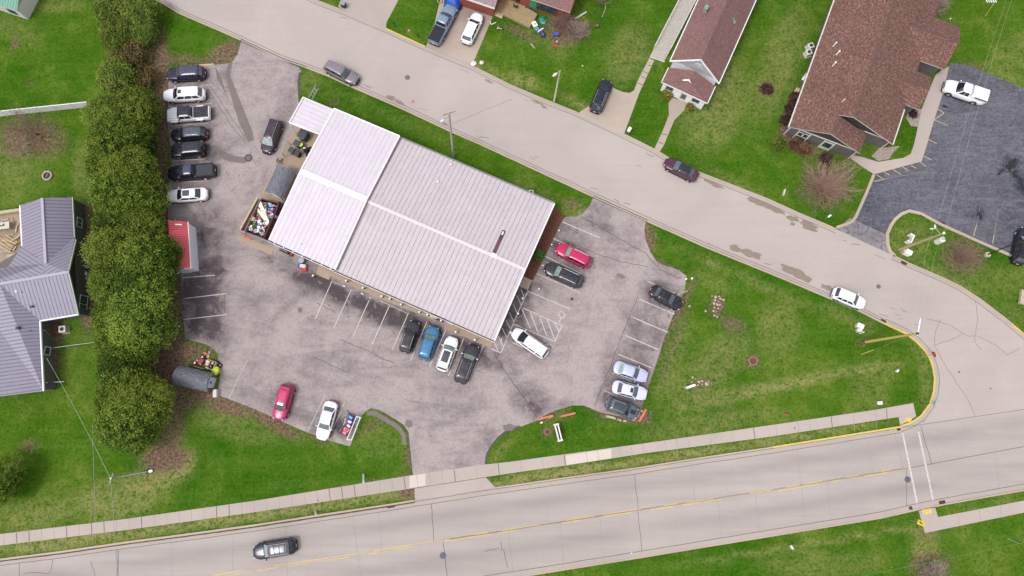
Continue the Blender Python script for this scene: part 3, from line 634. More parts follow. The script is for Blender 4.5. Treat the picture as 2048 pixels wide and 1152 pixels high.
def crossing(x0, dx, wd, half=None, am=.8):
    lean = dx; mid = interp(CL + [(2340, 850)], x0); top = interp(K_M[::-1] + [(2340, 770)], x0) + 9; bot = interp(K_B, x0) - 8
    a, b = (top, mid) if half == 0 else ((mid, bot) if half == 1 else (top, bot))
    ribbon(mb, jag([(x0 + lean * (a - mid) / 70, a), (x0 + lean * (b - mid) / 70, b)], am, 10), wd, 0.021, 1 if wd > .05 else 2)
for x0, dx, wd, h in ((35, 1, .07, None), (185, 2, .05, 0), (340, 1, .05, None), (466, 0, .05, 0), (575, 3, .04, None), (716, 9, .05, None), (764, 5, .04, 0), (868, 5, .07, 0), (886, 8, .08, 1), (1016, 8, .05, 1), (1096, 5, .03, 0), (1120, 6, .05, 1), (1200, 6, .03, 1), (1277, 8, .06, 0), (1275, 8, .06, 1), (1390, 6, .04, 0), (1435, 8, .04, 1), (1510, 8, .04, 1), (1602, 8, .04, None), (1746, 12, .04, 0), (1655, 6, .04, 1), (1806, 16, .05, 0), (1813, 0, .06, 1), (1863, 20, .07, 0), (1990, 8, .04, 1)): crossing(x0, dx, wd, h)
for q in ([(233, 1085), (234, 1100), (235, 1140), (234, 1153)], [(236, 1085), (237, 1100), (236, 1140), (237, 1153)], [(47, 1148), (60, 1145), (75, 1145), (98, 1147), (103, 1138), (106, 1118)], [(182, 1122), (184, 1133), (188, 1140), (190, 1153)]): ribbon(mb, jag(q, .8, 8), .06, 0.0215, 1)
for q in ([(969, 1103), (985, 1099), (998, 1096)], [(1000, 1084), (1004, 1092), (1002, 1100)], [(1005, 1098), (1010, 1112), (1016, 1135)]): ribbon(mb, jag(q, 1.2, 5), .07, 0.0215, 1)
mb.build('pavement_joint', [M['stain'], M['joint'], M['joint_soft']], main_road)
mb = MB()
for a, b in (((1805, 866), (1834, 1007)), ((1837, 864), (1866, 1001))):
    pts = jag([a, b], .25, 36)
    ribbon(mb, pts, .22, .030)
mb.build('crosswalk_line', M['white_line'], main_road)

# --- side street details
mb = MB()
for q in ((1426, 366, 22, 6, 25), (1402, 352, 10, 4, 25), (1518, 405, 24, 7, 25), (1548, 418, 20, 7, 24), (1585, 437, 12, 6, 20), (1618, 452, 22, 8, 24), (1585, 448, 6, 3, 10), (1470, 497, 14, 6, 22), (1502, 508, 20, 9, 24), (1590, 545, 30, 10, 25), (1612, 558, 12, 5, 25), (1655, 575, 13, 5, 25),
          (781, 196, 12, 5, 28), (800, 206, 10, 5, 26), (1075, 205, 14, 2.5, 20), (1088, 214, 8, 2.5, 20), (978, 163, 8, 3, 28), (890, 247, 8, 1.8, 25)): blob(mb, *q, 0.014)
mb.build('gravel_stain', M['stain'], side_street)
mb = MB()
for q in ([(905, 248), (960, 224), (1024, 198)], [(1880, 640), (1872, 660), (1868, 690), (1890, 730), (1930, 790), (1960, 850)], [(1950, 600), (1955, 640), (1948, 680), (1962, 700)], [(1955, 672), (1990, 690), (2015, 710), (2040, 696)], [(1868, 691), (1900, 680), (1925, 667)],
          [(1868, 712), (1875, 740), (1879, 765), (1874, 795), (1862, 822), (1845, 845)], [(1853, 637), (1900, 650), (1935, 672), (1952, 672)], [(1960, 605), (1990, 600)]): ribbon(mb, jag(q, 1.0, 12), .045, 0.0135, 0)
for _ in range(26):
    x = rnd.uniform(650, 1780); t = rnd.choice((0, 1)); y = interp(K_S if t else K_N, x) + (-16 if t else 16); ribbon(mb, jag([(x, y), (x + rnd.uniform(6, 22), y + rnd.uniform(2, 9))], .6, 5), rnd.uniform(.03, .08), 0.0135, 0)
for x, y in ((1780, 615), (1790, 628), (1795, 636), (1805, 622), (1800, 618), (1828, 648), (1060, 315), (1068, 312), (1272, 330)): ribbon(mb, jag([(x, y), (x + 10, y + 3)], 1, 3), .05, 0.0135, 0)
mb.build('pavement_crack', [M['joint'], M['joint']], side_street)

# --- car park markings
stall = [((664, 562), (630.7, 638)), ((703, 578.5), (668, 655.5)), ((741.5, 593.5), (705.7, 673)), ((779, 611), (744.5, 688)), ((817, 626), (784, 700.5)), ((854.5, 642), (820.7, 721)), ((891.5, 660), (859, 734)), ((928, 675.5), (897, 751.5)), ((966.5, 691), (935.7, 768)),
         ((1125, 444), (1199, 475.5)), ((1106.5, 477), (1188, 514)), ((1091, 513), (1164, 548)), ((1074.6, 547.4), (1159, 585)), ((1054.7, 581.8), (1139.8, 618)), ((1279, 598.5), (1349, 628.5)), ((1266.5, 635), (1336, 665)), ((1251.5, 671), (1318.5, 700)), ((1236.5, 708.5), (1304, 736)), ((1294, 562.5), (1359, 590)), ((1024, 685), (1098, 717)),
         ((1046.5, 616), (1124, 651)), ((1124, 651), (1110, 683.5)), ((1110, 683.5), (1028, 648.5)), ((1042, 578), (1049, 596)), ((1054.7, 585), (1036.7, 623)), ((1034.4, 591.6), (1042, 609.5)), ((1027, 608), (1034, 625)), ((1036.7, 623), (1002, 706)), ((1002, 706), (982, 697)), ((1004.5, 656), (1014.5, 678)), ((1012, 641), (1024, 663)), ((997, 673), (1006, 693)), ((988, 683), (996, 701)), ((1019, 625), (1028, 645)),
         ((1044, 618), (1061, 658)), ((1060, 623), (1076, 665)), ((1079, 633), (1094, 673)), ((1094, 638), (1110, 681)), ((1109, 646), (1118, 663)), ((365, 555.5), (430, 550.5)), ((370, 597), (454, 587)), ((367.5, 639), (454, 629)), ((655, 880.5), (681, 824))]
old = [((1223, 746), (1264, 763)), ((1208, 781), (1239, 795)), ((400, 171), (424, 170)), ((342, 214), (425, 207)), ((495, 720), (457.5, 796)), ((616, 862), (651, 788)), ((689.5, 803), (685, 815)), ((346, 252), (418, 246)), ((348, 365), (416, 362)), ((759, 601), (815, 627)), ((667, 564), (690, 574)), ((345, 322), (410, 318))]
mb = MB()
for a, b in stall: ribbon(mb, [a, b], .105, .020, 0)
for a, b in old: ribbon(mb, jag([a, b], .2, 10), .085, .020, 1)
def wheelchair(cx, cy, ang):
    c = G(cx, cy, .020); ca, sa = math.cos(ang), math.sin(ang)
    x_ = 1.25; T = lambda x, y: Vector((c.x + 1.25 * (x * ca - y * sa), c.y + 1.25 * (x * sa + y * ca), .020))
    arc = [(0.05 + .34 * math.cos(R(a)), -.12 + .34 * math.sin(R(a))) for a in range(120, 400, 20)]
    for p, q in zip([(-.02, .42), (-.02, .1), (.25, .08), (.38, -.25)] + [None], [(-.02, .1), (.25, .08), (.38, -.25), (.52, -.22)]):
        if p: L_ = [T(*p), T(*q)]; d = (L_[1] - L_[0]).normalized(); s_ = Vector((-d.y, d.x, 0)) * .05; mb.add([L_[0] - s_, L_[1] - s_, L_[1] + s_, L_[0] + s_], [(0, 1, 2, 3)])
    for p, q in zip(arc[:-1], arc[1:]):
        L_ = [T(*p), T(*q)]; d = (L_[1] - L_[0]).normalized(); s_ = Vector((-d.y, d.x, 0)) * .05; mb.add([L_[0] - s_, L_[1] - s_, L_[1] + s_, L_[0] + s_], [(0, 1, 2, 3)])
    h = [T(-.02 + .1 * math.cos(R(a)), .56 + .1 * math.sin(R(a))) for a in range(0, 360, 45)]; mb.add(h, [tuple(range(8))])
wheelchair(1123, 632.5, R(155)); wheelchair(1098.5, 697, R(155))
mb.build('stall_line', [M['white_line'], M['white_old']], parking_lot)
mb = MB()
for q, wd in (([(987, 703), (1005, 735), (1024, 762), (1050, 797), (1074, 836)], .09), ([(679.5, 678.5), (710, 692), (737, 701), (765, 718), (789.5, 726)], .07), ([(624.5, 713.5), (660, 730), (697, 745)], .06), ([(1276.5, 591), (1250, 655), (1229, 711), (1205, 770), (1188, 812)], .06),
    ([(1161, 432), (1206, 458), (1254, 487), (1290, 505), (1320, 540), (1359, 557)], .07), ([(1149, 488), (1199, 510), (1249, 525), (1296, 534)], .06), ([(1150, 505), (1185, 516), (1190, 538)], .05), ([(412, 160), (440, 200), (470, 245), (497, 285)], .05), ([(408, 165), (430, 200), (455, 240), (492, 288)], .05), ([(420, 160), (450, 190), (475, 225)], .04),
    ([(634, 606), (650, 614), (670, 625)], .07), ([(745, 701), (755, 710), (758, 692)], .05), ([(515, 300), (508, 290), (500, 305), (512, 330)], .05), ([(1134, 455), (1160, 470), (1175, 500)], .04), ([(952, 740), (968, 748)], .05), ([(810, 799), (840, 806)], .04), ([(446, 582), (450, 605), (449, 625)], .05), ([(963, 560), (970, 570)], .04)):
    ribbon(mb, jag(q, 1.2, 8), wd, .0175, 0)
mb.build('asphalt_crack', M['crack'], parking_lot)
mb = MB()
for q in ([(456, 128), (466, 124), (460, 150), (470, 175), (486, 215), (505, 262), (508, 280), (497, 284), (478, 245), (464, 200), (456, 170), (450, 148)], [(425, 288), (445, 302), (470, 312), (492, 314), (492, 327), (460, 324), (438, 314)], [(430, 133), (440, 148), (452, 185), (458, 200), (446, 178), (434, 158)]):
    t = tessellate_polygon([[G(*p) for p in q]]); P = [G(*p, .0165) for p in q]
    for a, b, c in t: mb.add([P[a], P[b], P[c]] if tri_area(P[a], P[b], P[c]) > 0 else [P[c], P[b], P[a]], [(0, 1, 2)])
mb.build('asphalt_patch', M['patch'], parking_lot)
mb = MB()
for q in ((1242, 552, 9, 4, 35), (1280, 708, 5, 2.5, -20), (818, 848, 6, 9, -20), (1018, 855, 10, 8, 0), (1322, 668, 3, 3, 0), (1318, 690, 2, 3, 0), (1330, 655, 4, 2, 0), (1305, 700, 5, 2, 10), (1337, 632, 3, 4, 0), (600, 620, 4, 6, 0), (750, 612, 5, 3, 60), (714, 588, 4, 2, 0), (700, 612, 3, 3, 0), (1144, 598, 3, 2, 0), (1215, 758, 3, 6, 30), (1212, 770, 6, 3, 0), (740, 600, 4, 2, 30),
          (457, 349, 1, 4, 30), (478, 352, 1, 4, 30), (466, 380, 1.2, 6, 40), (453, 345, .9, 4, 35), (488, 350, .9, 3, 40), (640, 565, 5, 3, 20)): blob(mb, *q, 0.0178, jag=.35)
for a_, b_ in zip(stall[0:8], stall[1:9]):
    cx, cy = sum(p[0] for p in a_ + b_) / 4, sum(p[1] for p in a_ + b_) / 4
    for _ in range(2): blob(mb, cx + rnd.uniform(-9, 9), cy + rnd.uniform(-16, 12), rnd.uniform(1.5, 5), rnd.uniform(1.2, 3), rnd.uniform(0, 90), .0178, jag=.45)
for _ in range(46):
    x, y = rnd.choice([(1310, 660), (1260, 780), (1140, 520), (410, 600), (390, 300), (700, 610), (560, 800), (1060, 800), (1180, 450)]); blob(mb, x + rnd.gauss(0, 22), y + rnd.gauss(0, 22), rnd.uniform(.8, 3.2), rnd.uniform(.6, 2), rnd.uniform(0, 90), .0178, jag=.5)
mb.build('oil_stain', M['patch'], parking_lot)
mb = MB(); ribbon(mb, jag([(734, 827), (744, 826), (756, 830), (770, 838), (786, 848), (799, 858), (807, 870), (809, 890)], .9, 8), .55, .006, 0); mb.build('worn_edge', M['patch'], parking_lot)
mb = MB()   # worn dark strip round the lawn tongue
ribbon(mb, jag([(741, 817), (757, 820), (772, 828), (792, 840), (806, 850), (815, 864), (818, 880), (820, 905), (824, 945)], .4, 10), .10, .020, 0)
ribbon(mb, jag([(971, 926), (974, 908), (984, 891), (998, 874), (1016, 860), (1040, 853)], .5, 8), .25, .020, 1)
ribbon(mb, jag([(600, 145), (597, 165), (598, 190)], .5, 8), .3, .020, 1)
mb.build('lot_edge', [M['crack'], M['patch_dark']], parking_lot)
# church lot markings
mb = MB()
for a, b in (((1883, 187), (1897, 192)), ((1868, 240), (1888, 226)), ((1888, 226), (1875, 218)), ((1868, 240), (1896, 251)), ((1856, 279), (1873, 287)), ((1847, 312), (1863, 320)), ((1753, 350), (1769, 359)), ((1768, 344), (1779, 350)), ((1786, 339), (1802, 349)), ((1805, 334), (1816, 341)), ((1822, 331), (1833, 337)), ((1840, 324), (1851, 332)), ((1748, 363), (1770, 358)), ((1953, 450), (1947, 472)), ((1988, 470), (1985, 487)), ((2023, 495), (2021, 503))):
    ribbon(mb, [a, b], .11, .018, 0)
for a, b in (((1770, 358), (1855, 342)), ((1888, 251), (1912, 242)), ((1912, 242), (1932, 244)), ((1932, 244), (1918, 258)), ((1960, 415), (1953, 450)), ((1997, 420), (1988, 470)), ((1900, 232), (1884, 251)), ((1860, 425), (1900, 418))): ribbon(mb, jag([a, b], .5, 6), .07, .018, 1)
mb.build('stall_line', [M['yellow_faded'], M['stain']], clot)
mb = MB()
for q in ((2022, 330, 9, 12, 30), (2043, 368, 4, 12, -10), (1960, 432, 5, 6, 0), (2000, 345, 8, 3, -40), (2030, 352, 3, 9, -40), (1890, 213, 5, 4, 0)): blob(mb, *q, .0165, jag=.7, rg=rnd)
mb.build('tar_patch', M['black'], clot)

# --- concrete slabs round the store
def slab(name, px, z, mat):
    mb = MB(); mb.prism([G2(*p) for p in px], 0.0, z, 0); o = mb.build(name, mat); o['kind'] = 'structure'; return o
slab('store_walk', [(600, 500), (663, 552.6), (758, 596), (840, 629), (889.5, 649), (888.6, 658), (949, 682), (981, 696), (990, 676), (1000, 650), (760, 560), (650, 510)], .10, M['tan'])
slab('concrete_pad', [(638, 529), (632.6, 549), (658, 560), (664, 547)], .115, M['tan'])
slab('concrete_pad', [(478, 470), (512, 482), (549, 498), (543, 510), (512, 497), (475.5, 481)], .06, M['tan'])
slab('service_slab', [(590, 252), (640, 268), (600, 350), (548, 470), (535, 482), (486, 466), (520, 395), (553, 330), (572, 288)], .04, M['tan'])
slab('concrete_pad', [(1040, 549), (1064, 561), (1055.5, 580), (1034, 571)], .05, M['tan'])

# ------------------------------------------------------------------ buildings
M['roof_white'] = ribbed_mat('white_ribbed_roof', (0.575, 0.520, 0.575), 0.62, (0.51, 0.46, 0.505), 0.045, rough=0.55)
M['roof_grey'] = ribbed_mat('grey_ribbed_roof', (0.475, 0.415, 0.445), 0.62, (0.275, 0.23, 0.25), 0.05, var=0.06, rough=0.6, rust=0.22)
M['roof_house'] = ribbed_mat('lavender_seam_roof', (0.240, 0.220, 0.280), 0.46, (0.125, 0.105, 0.15), 0.06, rough=0.5)
M['roof_red'] = ribbed_mat('red_seam_roof', (0.56, 0.085, 0.10), 0.30, (0.34, 0.05, 0.06), 0.04, rough=0.5)
M['roof_teal'] = ribbed_mat('teal_roof', (0.13, 0.30, 0.24), 0.40, (0.06, 0.17, 0.14), 0.05, rough=0.5)
M['sh_brown'] = shingle_mat('brown_shingles', (0.095, 0.048, 0.046), (0.165, 0.088, 0.076), (0.30, 0.190, 0.125))
M['sh_purple'] = shingle_mat('mauve_shingles', (0.165, 0.085, 0.085), (0.215, 0.120, 0.115), (0.27, 0.175, 0.155))
M['sh_grey'] = shingle_mat('grey_shingles', (0.105, 0.105, 0.13), (0.155, 0.16, 0.185), (0.24, 0.25, 0.275))
M['sh_pinkgrey'] = shingle_mat('pinkish_grey_shingles', (0.20, 0.14, 0.15), (0.30, 0.22, 0.225), (0.38, 0.29, 0.29))
M['wallwhite'] = plain('white_siding', (0.80, 0.79, 0.82), 0.6, 0.04)
M['walltan'] = plain('tan_siding', (0.36, 0.33, 0.26), 0.8, 0.1)
M['fascia_grey'] = plain('grey_trim', (0.42, 0.41, 0.44), 0.6, 0.06)

def roof(name, faces, thick, mats, parent, flat_first=True):
    """sloping panels given as world points; the first two points of each lie on its eave"""
    mb = MB(); edges = {}
    key = lambda p: (round(p.x, 3), round(p.y, 3), round(p.z, 3))
    for f in faces:
        f = [Vector(p) for p in f]
        nrm = (f[1] - f[0]).cross(f[2] - f[1])
        e = (f[1] - f[0]).normalized(); nn = nrm.normalized()
        if nn.z < 0: nn = -nn
        v = nn.cross(e)
        uv = [((p - f[0]).dot(e), (p - f[0]).dot(v)) for p in f]
        idx = list(range(len(f)))
        if nrm.z < 0: idx.reverse()
        if len(f) > 4 or True:
            fl = [Vector((q[0], q[1], 0)) for q in uv]
            for a, b, c in tessellate_polygon([fl]):
                n2 = (f[b] - f[a]).cross(f[c] - f[b])
                if n2.z < 0: a, c = c, a
                mb.add([f[a], f[b], f[c]], [(0, 1, 2)], 0, False, [[uv[a], uv[b], uv[c]]])
                d = Vector((0, 0, -thick)); mb.add([f[c] + d, f[b] + d, f[a] + d], [(0, 1, 2)], 1)
        for i in range(len(f)):
            a, b = f[i], f[(i + 1) % len(f)]
            if nrm.z < 0: a, b = b, a
            k = tuple(sorted((key(a), key(b))))
            edges.setdefault(k, []).append((a, b))
    for k, q in edges.items():
        if len(q) == 1:
            a, b = q[0]; d = Vector((0, 0, -thick)); mb.add([a, a + d, b + d, b], [(0, 1, 2, 3)], 1)
    return mb.build(name, mats, parent)
def XY(p): return (p.x, p.y)
def window(parent, c, wd, ht, nrm_ang, name='window', frame=None, glass=None, bars=0, deep=.05):
    """window standing on a wall: c = centre on the wall face, nrm_ang = direction the wall faces"""
    n = Vector((math.cos(nrm_ang), math.sin(nrm_ang), 0)); t = Vector((-n.y, n.x, 0)); c = Vector(c)
    mb = MB()
    for s_ in (-1, 1): mb.box(c + t * (wd / 2) * s_ + n * deep / 2, (deep, .09, ht + .18), nrm_ang)
    for s_ in (-1, 1): mb.box(c + Vector((0, 0, (ht / 2 + .045) * s_)) + n * deep / 2, (deep, wd - .09, .09), nrm_ang)
    for i in range(bars): mb.box(c + t * wd * ((i + 1) / (bars + 1) - .5) + n * deep / 2, (deep * .9, .05, ht), nrm_ang)
    o = mb.build(name, frame or M['white'], parent)
    g = MB(); g.box(c + n * .012, (.02, wd - .09, ht), nrm_ang); g.build('pane', glass or M['pane'], o)
    return o
def door(parent, c, wd, ht, ang, mat, glass=False):
    n = Vector((math.cos(ang), math.sin(ang), 0)); t = Vector((-n.y, n.x, 0)); c = Vector(c)
    mb = MB(); mb.box(c + n * .03 + Vector((0, 0, ht / 2)), (.06, wd, ht), ang); o = mb.build('door', mat, parent)
    h = MB(); h.box(c + n * .09 + t * (wd * .38) + Vector((0, 0, 1.0)), (.06, .04, .14), ang); h.build('handle', M['grey'], o)
    if glass: g = MB(); g.box(c + n * .068 + Vector((0, 0, ht * .6)), (.014, wd * .7, ht * .6), ang); g.build('pane', M['pane'], o)
    return o
def lerp(a, b, t): return a + (b - a) * t

# --- A: the big metal roofed store
zE, zR = 3.5, 4.25
N1, W1 = G(668, 217, zE + .28), G(538, 480, zE + .28); T1, B1 = G(799, 272, zE + .28), G(670, 539, zE + .28)
T2, B2 = G(799, 275, zE), G(671, 541, zE); E2, S2 = G(1109, 407, zE), G(989, 681, zE)
def ridge_pt(a, b, h): p = (a + b) / 2; p.z += h; return p
RW, RM1 = ridge_pt(N1, W1, .75), ridge_pt(T1, B1, .75); RM2, RE = ridge_pt(T2, B2, .75), ridge_pt(E2, S2, .75)
base = G(800, 500, 0)
A = thing('store_building', 'large store with a white and grey ribbed roof amid the car park', 'building', (base.x, base.y, 0))
roof('roof', [[N1, T1, RM1, RW], [W1, B1, RM1, RW]], .34, [M['roof_white'], M['fascia_grey']], A)['label'] = 'white ribbed roof of the western section'
rf = roof('roof', [[T2, E2, RE, RM2], [B2, S2, RE, RM2]], .22, [M['roof_grey'], M['fascia_grey']], A); rf['label'] = 'weathered grey ribbed roof of the long section'
foot = [XY(N1), XY(E2), XY(S2), XY(W1)]
mb = MB(); mb.prism(inset(foot, [.25, .35, 1.55, .35]), 0, zE - .12); mb.build('wall', M['walltan'], A)
mb = MB()
mb.bar(RW + Vector((0, 0, .02)), RM1 + Vector((0, 0, .02)), .75, .07); mb.build('ridge_cap', M['white'], A)
mb = MB(); mb.bar(RM2 + Vector((0, 0, .02)), RE + Vector((0, 0, .02)), .42, .05); mb.bar(RM2 + Vector((0, 0, .075)), RE + Vector((0, 0, .075)), .12, .04); mb.build('ridge_cap', plain('pale_roof_metal', (0.62, 0.56, 0.60), .5, .05), A)
for a, b in ((W1, RW), (RW, N1), (T1, RM1), (RM1, B1), (N1, T1), (E2, RE), (RE, S2)): mb = MB(); mb.bar(a, b, .17, .05, drop=.30); mb.build('fascia', M['white'], A)
mb = MB()
for a, b, wd in ((T1, RM1, .13), (RM1, B1, .13)):
    d = (E2 - T2).normalized(); mb.bar(a + d * .17 + Vector((0, 0, -.06)), b + d * .17 + Vector((0, 0, -.06)), wd, 0.0, drop=.1)
mb.build('dark_strip', plain('step_shade', (.16, .14, .15), .7, .15), A)  # dark strip painted in for the shaded step between the two roof levels
# gutters
out = (W1 - N1).normalized()
def gutter_run(a, b, nm, ticks=0):
    mb = MB(); d = (b - a).normalized(); a = a + out * .10 - Vector((0, 0, .02)); b = b + out * .10 - Vector((0, 0, .02))
    mb.bar(a + out * .12, b + out * .12, .05, .03, drop=.14); mb.bar(a + out * .04, b + out * .04, .14, -.10, drop=.14)
    for i in range(ticks):
        p = lerp(a, b, (i + .6) / ticks); mb.bar(p - out * .12, p + out * .14, .09, .045, drop=.0)
    o = mb.build(nm, M['white'], A); k = MB(); k.bar(a + out * .03, b + out * .03, .13, -.085, drop=.10); k.build('gutter_trough', M['black'], o)
gutter_run(W1, B1, 'gutter', 7); gutter_run(B2, S2, 'gutter', 0)
mb = MB(); out2 = -out; mb.bar(T2 + out2 * .12, E2 + out2 * .12, .07, .02, drop=.12); mb.build('gutter', M['galv'], A)
# roof fittings
def on_roof(px, py, h=.0):
    p = G(px, py, zE + .5); return p + Vector((0, 0, h))
mb = MB()
a, b = G(1008, 462, zE + .42), G(988, 506, zE + .72); d = (b - a); ang = math.atan2(d.y, d.x)
mb.bar(a, b, .46, .13, drop=.1); o = mb.build('roof_slot', plain('maroon_curb', (0.12, 0.055, 0.070), .8, .2), A)
mb = MB(); mb.bar(lerp(a, b, -.01) + Vector((0, 0, .13)), lerp(a, b, .30) + Vector((0, 0, .13)), .40, .02); mb.build('dark_cover', M['dark'], o)
mb = MB(); p = lerp(a, b, .12); mb.ball(p + Vector((0, 0, .22)), (.30, .13, .12), rz=ang); mb.build('vent', M['white'], o)
mb = MB(); mb.tube(lerp(a, b, .38) + Vector((0, 0, .1)), lerp(a, b, .38) + Vector((0, 0, .4)), .06); mb.build('vent_pipe', M['dark'], o)
mb = MB(); p = G(988, 511, zE + .74); mb.rbox(p + Vector((0, 0, .06)), (.75, .55, .12), .05, R(-24)); mb.build('ridge_vent', M['white'], A)
for px, py, r in ((876, 364, .09), (902, 330, .07), (658, 376, .1), (603, 488, .05)):
    mb = MB(); q = G(px, py, zE + (.3 if px != 658 else .85)); mb.cyl((q.x, q.y, q.z - .2), r, .5, 10); mb.cyl((q.x, q.y, q.z + .28), r * 1.6, .06, 10, r2=r * 1.1); mb.build('vent_pipe', M['white'], A)
mb = MB(); q = G(1003, 680, 2.0); mb.tube(q - Vector((0, 0, 1.9)), q + Vector((0, 0, 1.2)), .06); mb.build('downspout', M['white'], A)
# canopy to the north west
ZC = 2.9
c0, c1, c2, c3 = G(606, 194, ZC), G(667, 219, ZC), G(643, 270, ZC), G(578, 245, ZC)
roof('canopy_roof', [[c0, c3, c2 + Vector((0, 0, .12)), c1 + Vector((0, 0, .12))]], .14, [M['roof_white'], M['white']], A)
for q in ((c3, c2, .16, .06), (c0, c1, .08, .03), (c0, c3, .09, .04)): mb = MB(); mb.bar(q[0], q[1], q[2], q[3], drop=.18); mb.build('fascia', M['white'], A)
mb = MB(); e = (c1 - c0).normalized() * .22; mb.bar(c0 + e, c3 + e, .05, .012, drop=0); mb.build('dark_strip', M['dark'], A)
for p in (c0, c3):
    mb = MB(); q = p + (c2 - c0).normalized() * .4; mb.tube((q.x, q.y, 0), (q.x, q.y, ZC - .1), .06, n=8); mb.build('post', M['white'], A)
# doors and windows under the front eave
fw = inset(foot, [.25, .35, 1.55, .35]); fa, fb = Vector((*fw[3], 0)), Vector((*fw[2], 0)); fd = (fb - fa).normalized(); fn_ = math.atan2(-fd.x, fd.y)
if Vector((math.cos(fn_), math.sin(fn_), 0)).dot(out) < 0: fn_ += math.pi
Lf = (fb - fa).length
for t in (.10, .34, .5): door(A, lerp(fa, fb, t), 1.0, 2.1, fn_, M['grey'])
door(A, lerp(fa, fb, .86) + Vector((0, 0, .1)), 1.8, 2.15, fn_, M['dark'], True)
for t in (.58, .70, .94): window(A, lerp(fa, fb, t) + Vector((0, 0, 1.5)), 2.0, 1.2, fn_, bars=2)
ew = Vector((*fw[1], 0)); ed = (fb - ew).normalized(); en = math.atan2(fd.y, fd.x)
for t in (.35, .6): window(A, lerp(ew, fb, t) + Vector((0, 0, 1.6)), 1.6, 1.1, en, bars=1)

# --- B: house with the lavender seam roof on the left
zB, zBR = 2.75, 4.6
b_NW, b_NE = G(40, 411, zB), G(145, 394, zB); b_Nr = G(84, 396, zBR)
rm = (b_NW + b_NE) / 2
b_VE = G(149, 474, zB); b_VW = G(44, 492, zB); b_Vr = G(91, 527, zBR)
r_e = G(137, 544, zBR + .1); r_w = G(-60, 578, zBR + .1); s_e = G(157, 629, zB); s_v = G(80, 642, zB); v_w = G(-5, 585, zBR + .1)
B = thing('house', 'long house with a lavender grey standing seam metal roof left of the evergreens', 'house', (G(80, 560, 0).x, G(80, 560, 0).y, 0))
wv = G(2, 542, zB + .05); w0 = G(-60, 560, zB)
j0 = lerp(r_e, r_w, .28)
roof('roof', [[b_VE, b_NE, b_Nr, b_Vr], [b_NW, b_VW, b_Vr, b_Nr]], .16, [M['roof_house'], M['white']], B)['label'] = 'north wing of the seam roof'
ne = G(147, 480, zB)
p_r = b_Vr.copy()
roof('roof', [[G(152, 479, zB), b_VE, p_r, j0, r_e], [b_VW, G(16, 534, zB), G(-60, 545, zB), r_w, j0, p_r]], .16, [M['roof_house'], M['white']], B)
vw = lerp(r_e, r_w, .70)
roof('roof', [[s_v, s_e, r_e, vw], [G(87, 782, zB), s_v, vw, r_w, G(-60, 800, zBR)]], .16, [M['roof_house'], M['white']], B)
mb = MB(); mb.bar(b_Nr, b_Vr, .34, .04); mb.bar(r_e, r_w, .34, .04); mb.build('ridge_cap', plain('lavender_cap', (.36, .34, .41), .5, .05), B)
for a, b in ((s_e, s_v), (s_v, G(87, 782, zB)), (b_NW, b_VW)): mb = MB(); mb.bar(a, b, .16, .05, drop=.2); mb.build('fascia', M['white'], B)
mb = MB()
for a, b in ((b_NE, b_VE), (G(152, 479, zB), r_e), (r_e, s_e)): mb.bar(a, b, .10, .04, drop=.2)
mb.build('fascia', plain('greenish_trim', (.42, .45, .34), .6, .06), B)
wall_px = [(42, 413), (144, 397), (148, 474), (153, 626), (77, 638), (84, 778), (-60, 796), (-60, 560), (40, 500)]
mb = MB(); P = [XY(G(*p, zB)) for p in wall_px]; P = [(x, y) for x, y in P]; mb.prism(P, 0, zB - .1); mb.build('wall', plain('taupe_siding', (0.135, 0.122, 0.112), .85, .12), B)
mb = MB(); q = G(148, 400, zB); q2 = G(152, 474, zB);
mb.add([G(148, 480, zB - .1), G(155, 626, zB - .1), G(140, 545, zBR - .05)], [(0, 1, 2), (2, 1, 0)]); mb.build('gable', M['siding'], B)
window(B, Vector((G(153, 605, zB).x + .0, G(153, 605, zB).y, 1.35)), 2.2, 1.5, 0.0, bars=1)
window(B, Vector((G(147, 440, zB).x + .0, G(147, 440, zB).y, 1.5)), 1.2, 1.0, 0.04, bars=1)
window(B, Vector((G(80.5, 700, zB).x + .05, G(80.5, 700, zB).y, 1.5)), 1.0, 1.0, -0.05)
for px, py, r, mt in ((34, 583, .16, 'white'), (44, 585, .12, 'grey'), (60, 661, .05, 'dark')):
    mb = MB(); q = G(px, py, 4.1); mb.cyl((q.x, q.y, 3.6), r * .8, .65, 12); mb.ball((q.x, q.y, 4.25), (r, r, r * .6)); mb.build('vent_pipe', M[mt], B)
mb = MB(); q = G(35, 656, 4.0); mb.box((q.x, q.y, 3.95), (.42, .36, .3), R(5)); mb.build('vent_box', M['dark'], B)
mb = MB(); q = G(62, 613, 3.8); mb.box((q.x, q.y, 3.7), (.3, .2, .3), R(5)); mb.build('vent_box', M['dark'], B)
mb = MB(); a = G(90, 661, 2.2); mb.path([a + Vector((-.3, 0, .5)), a, G(97, 668, 1.2), G(101, 677, .3), G(108, 677, .1)], .05); mb.build('downspout', M['galv'], B)
mb = MB(); a = G(94, 765, .5); mb.path([G(94, 765, 2.0), a, G(128, 763, .08)], .07); mb.build('downspout', M['white'], B)

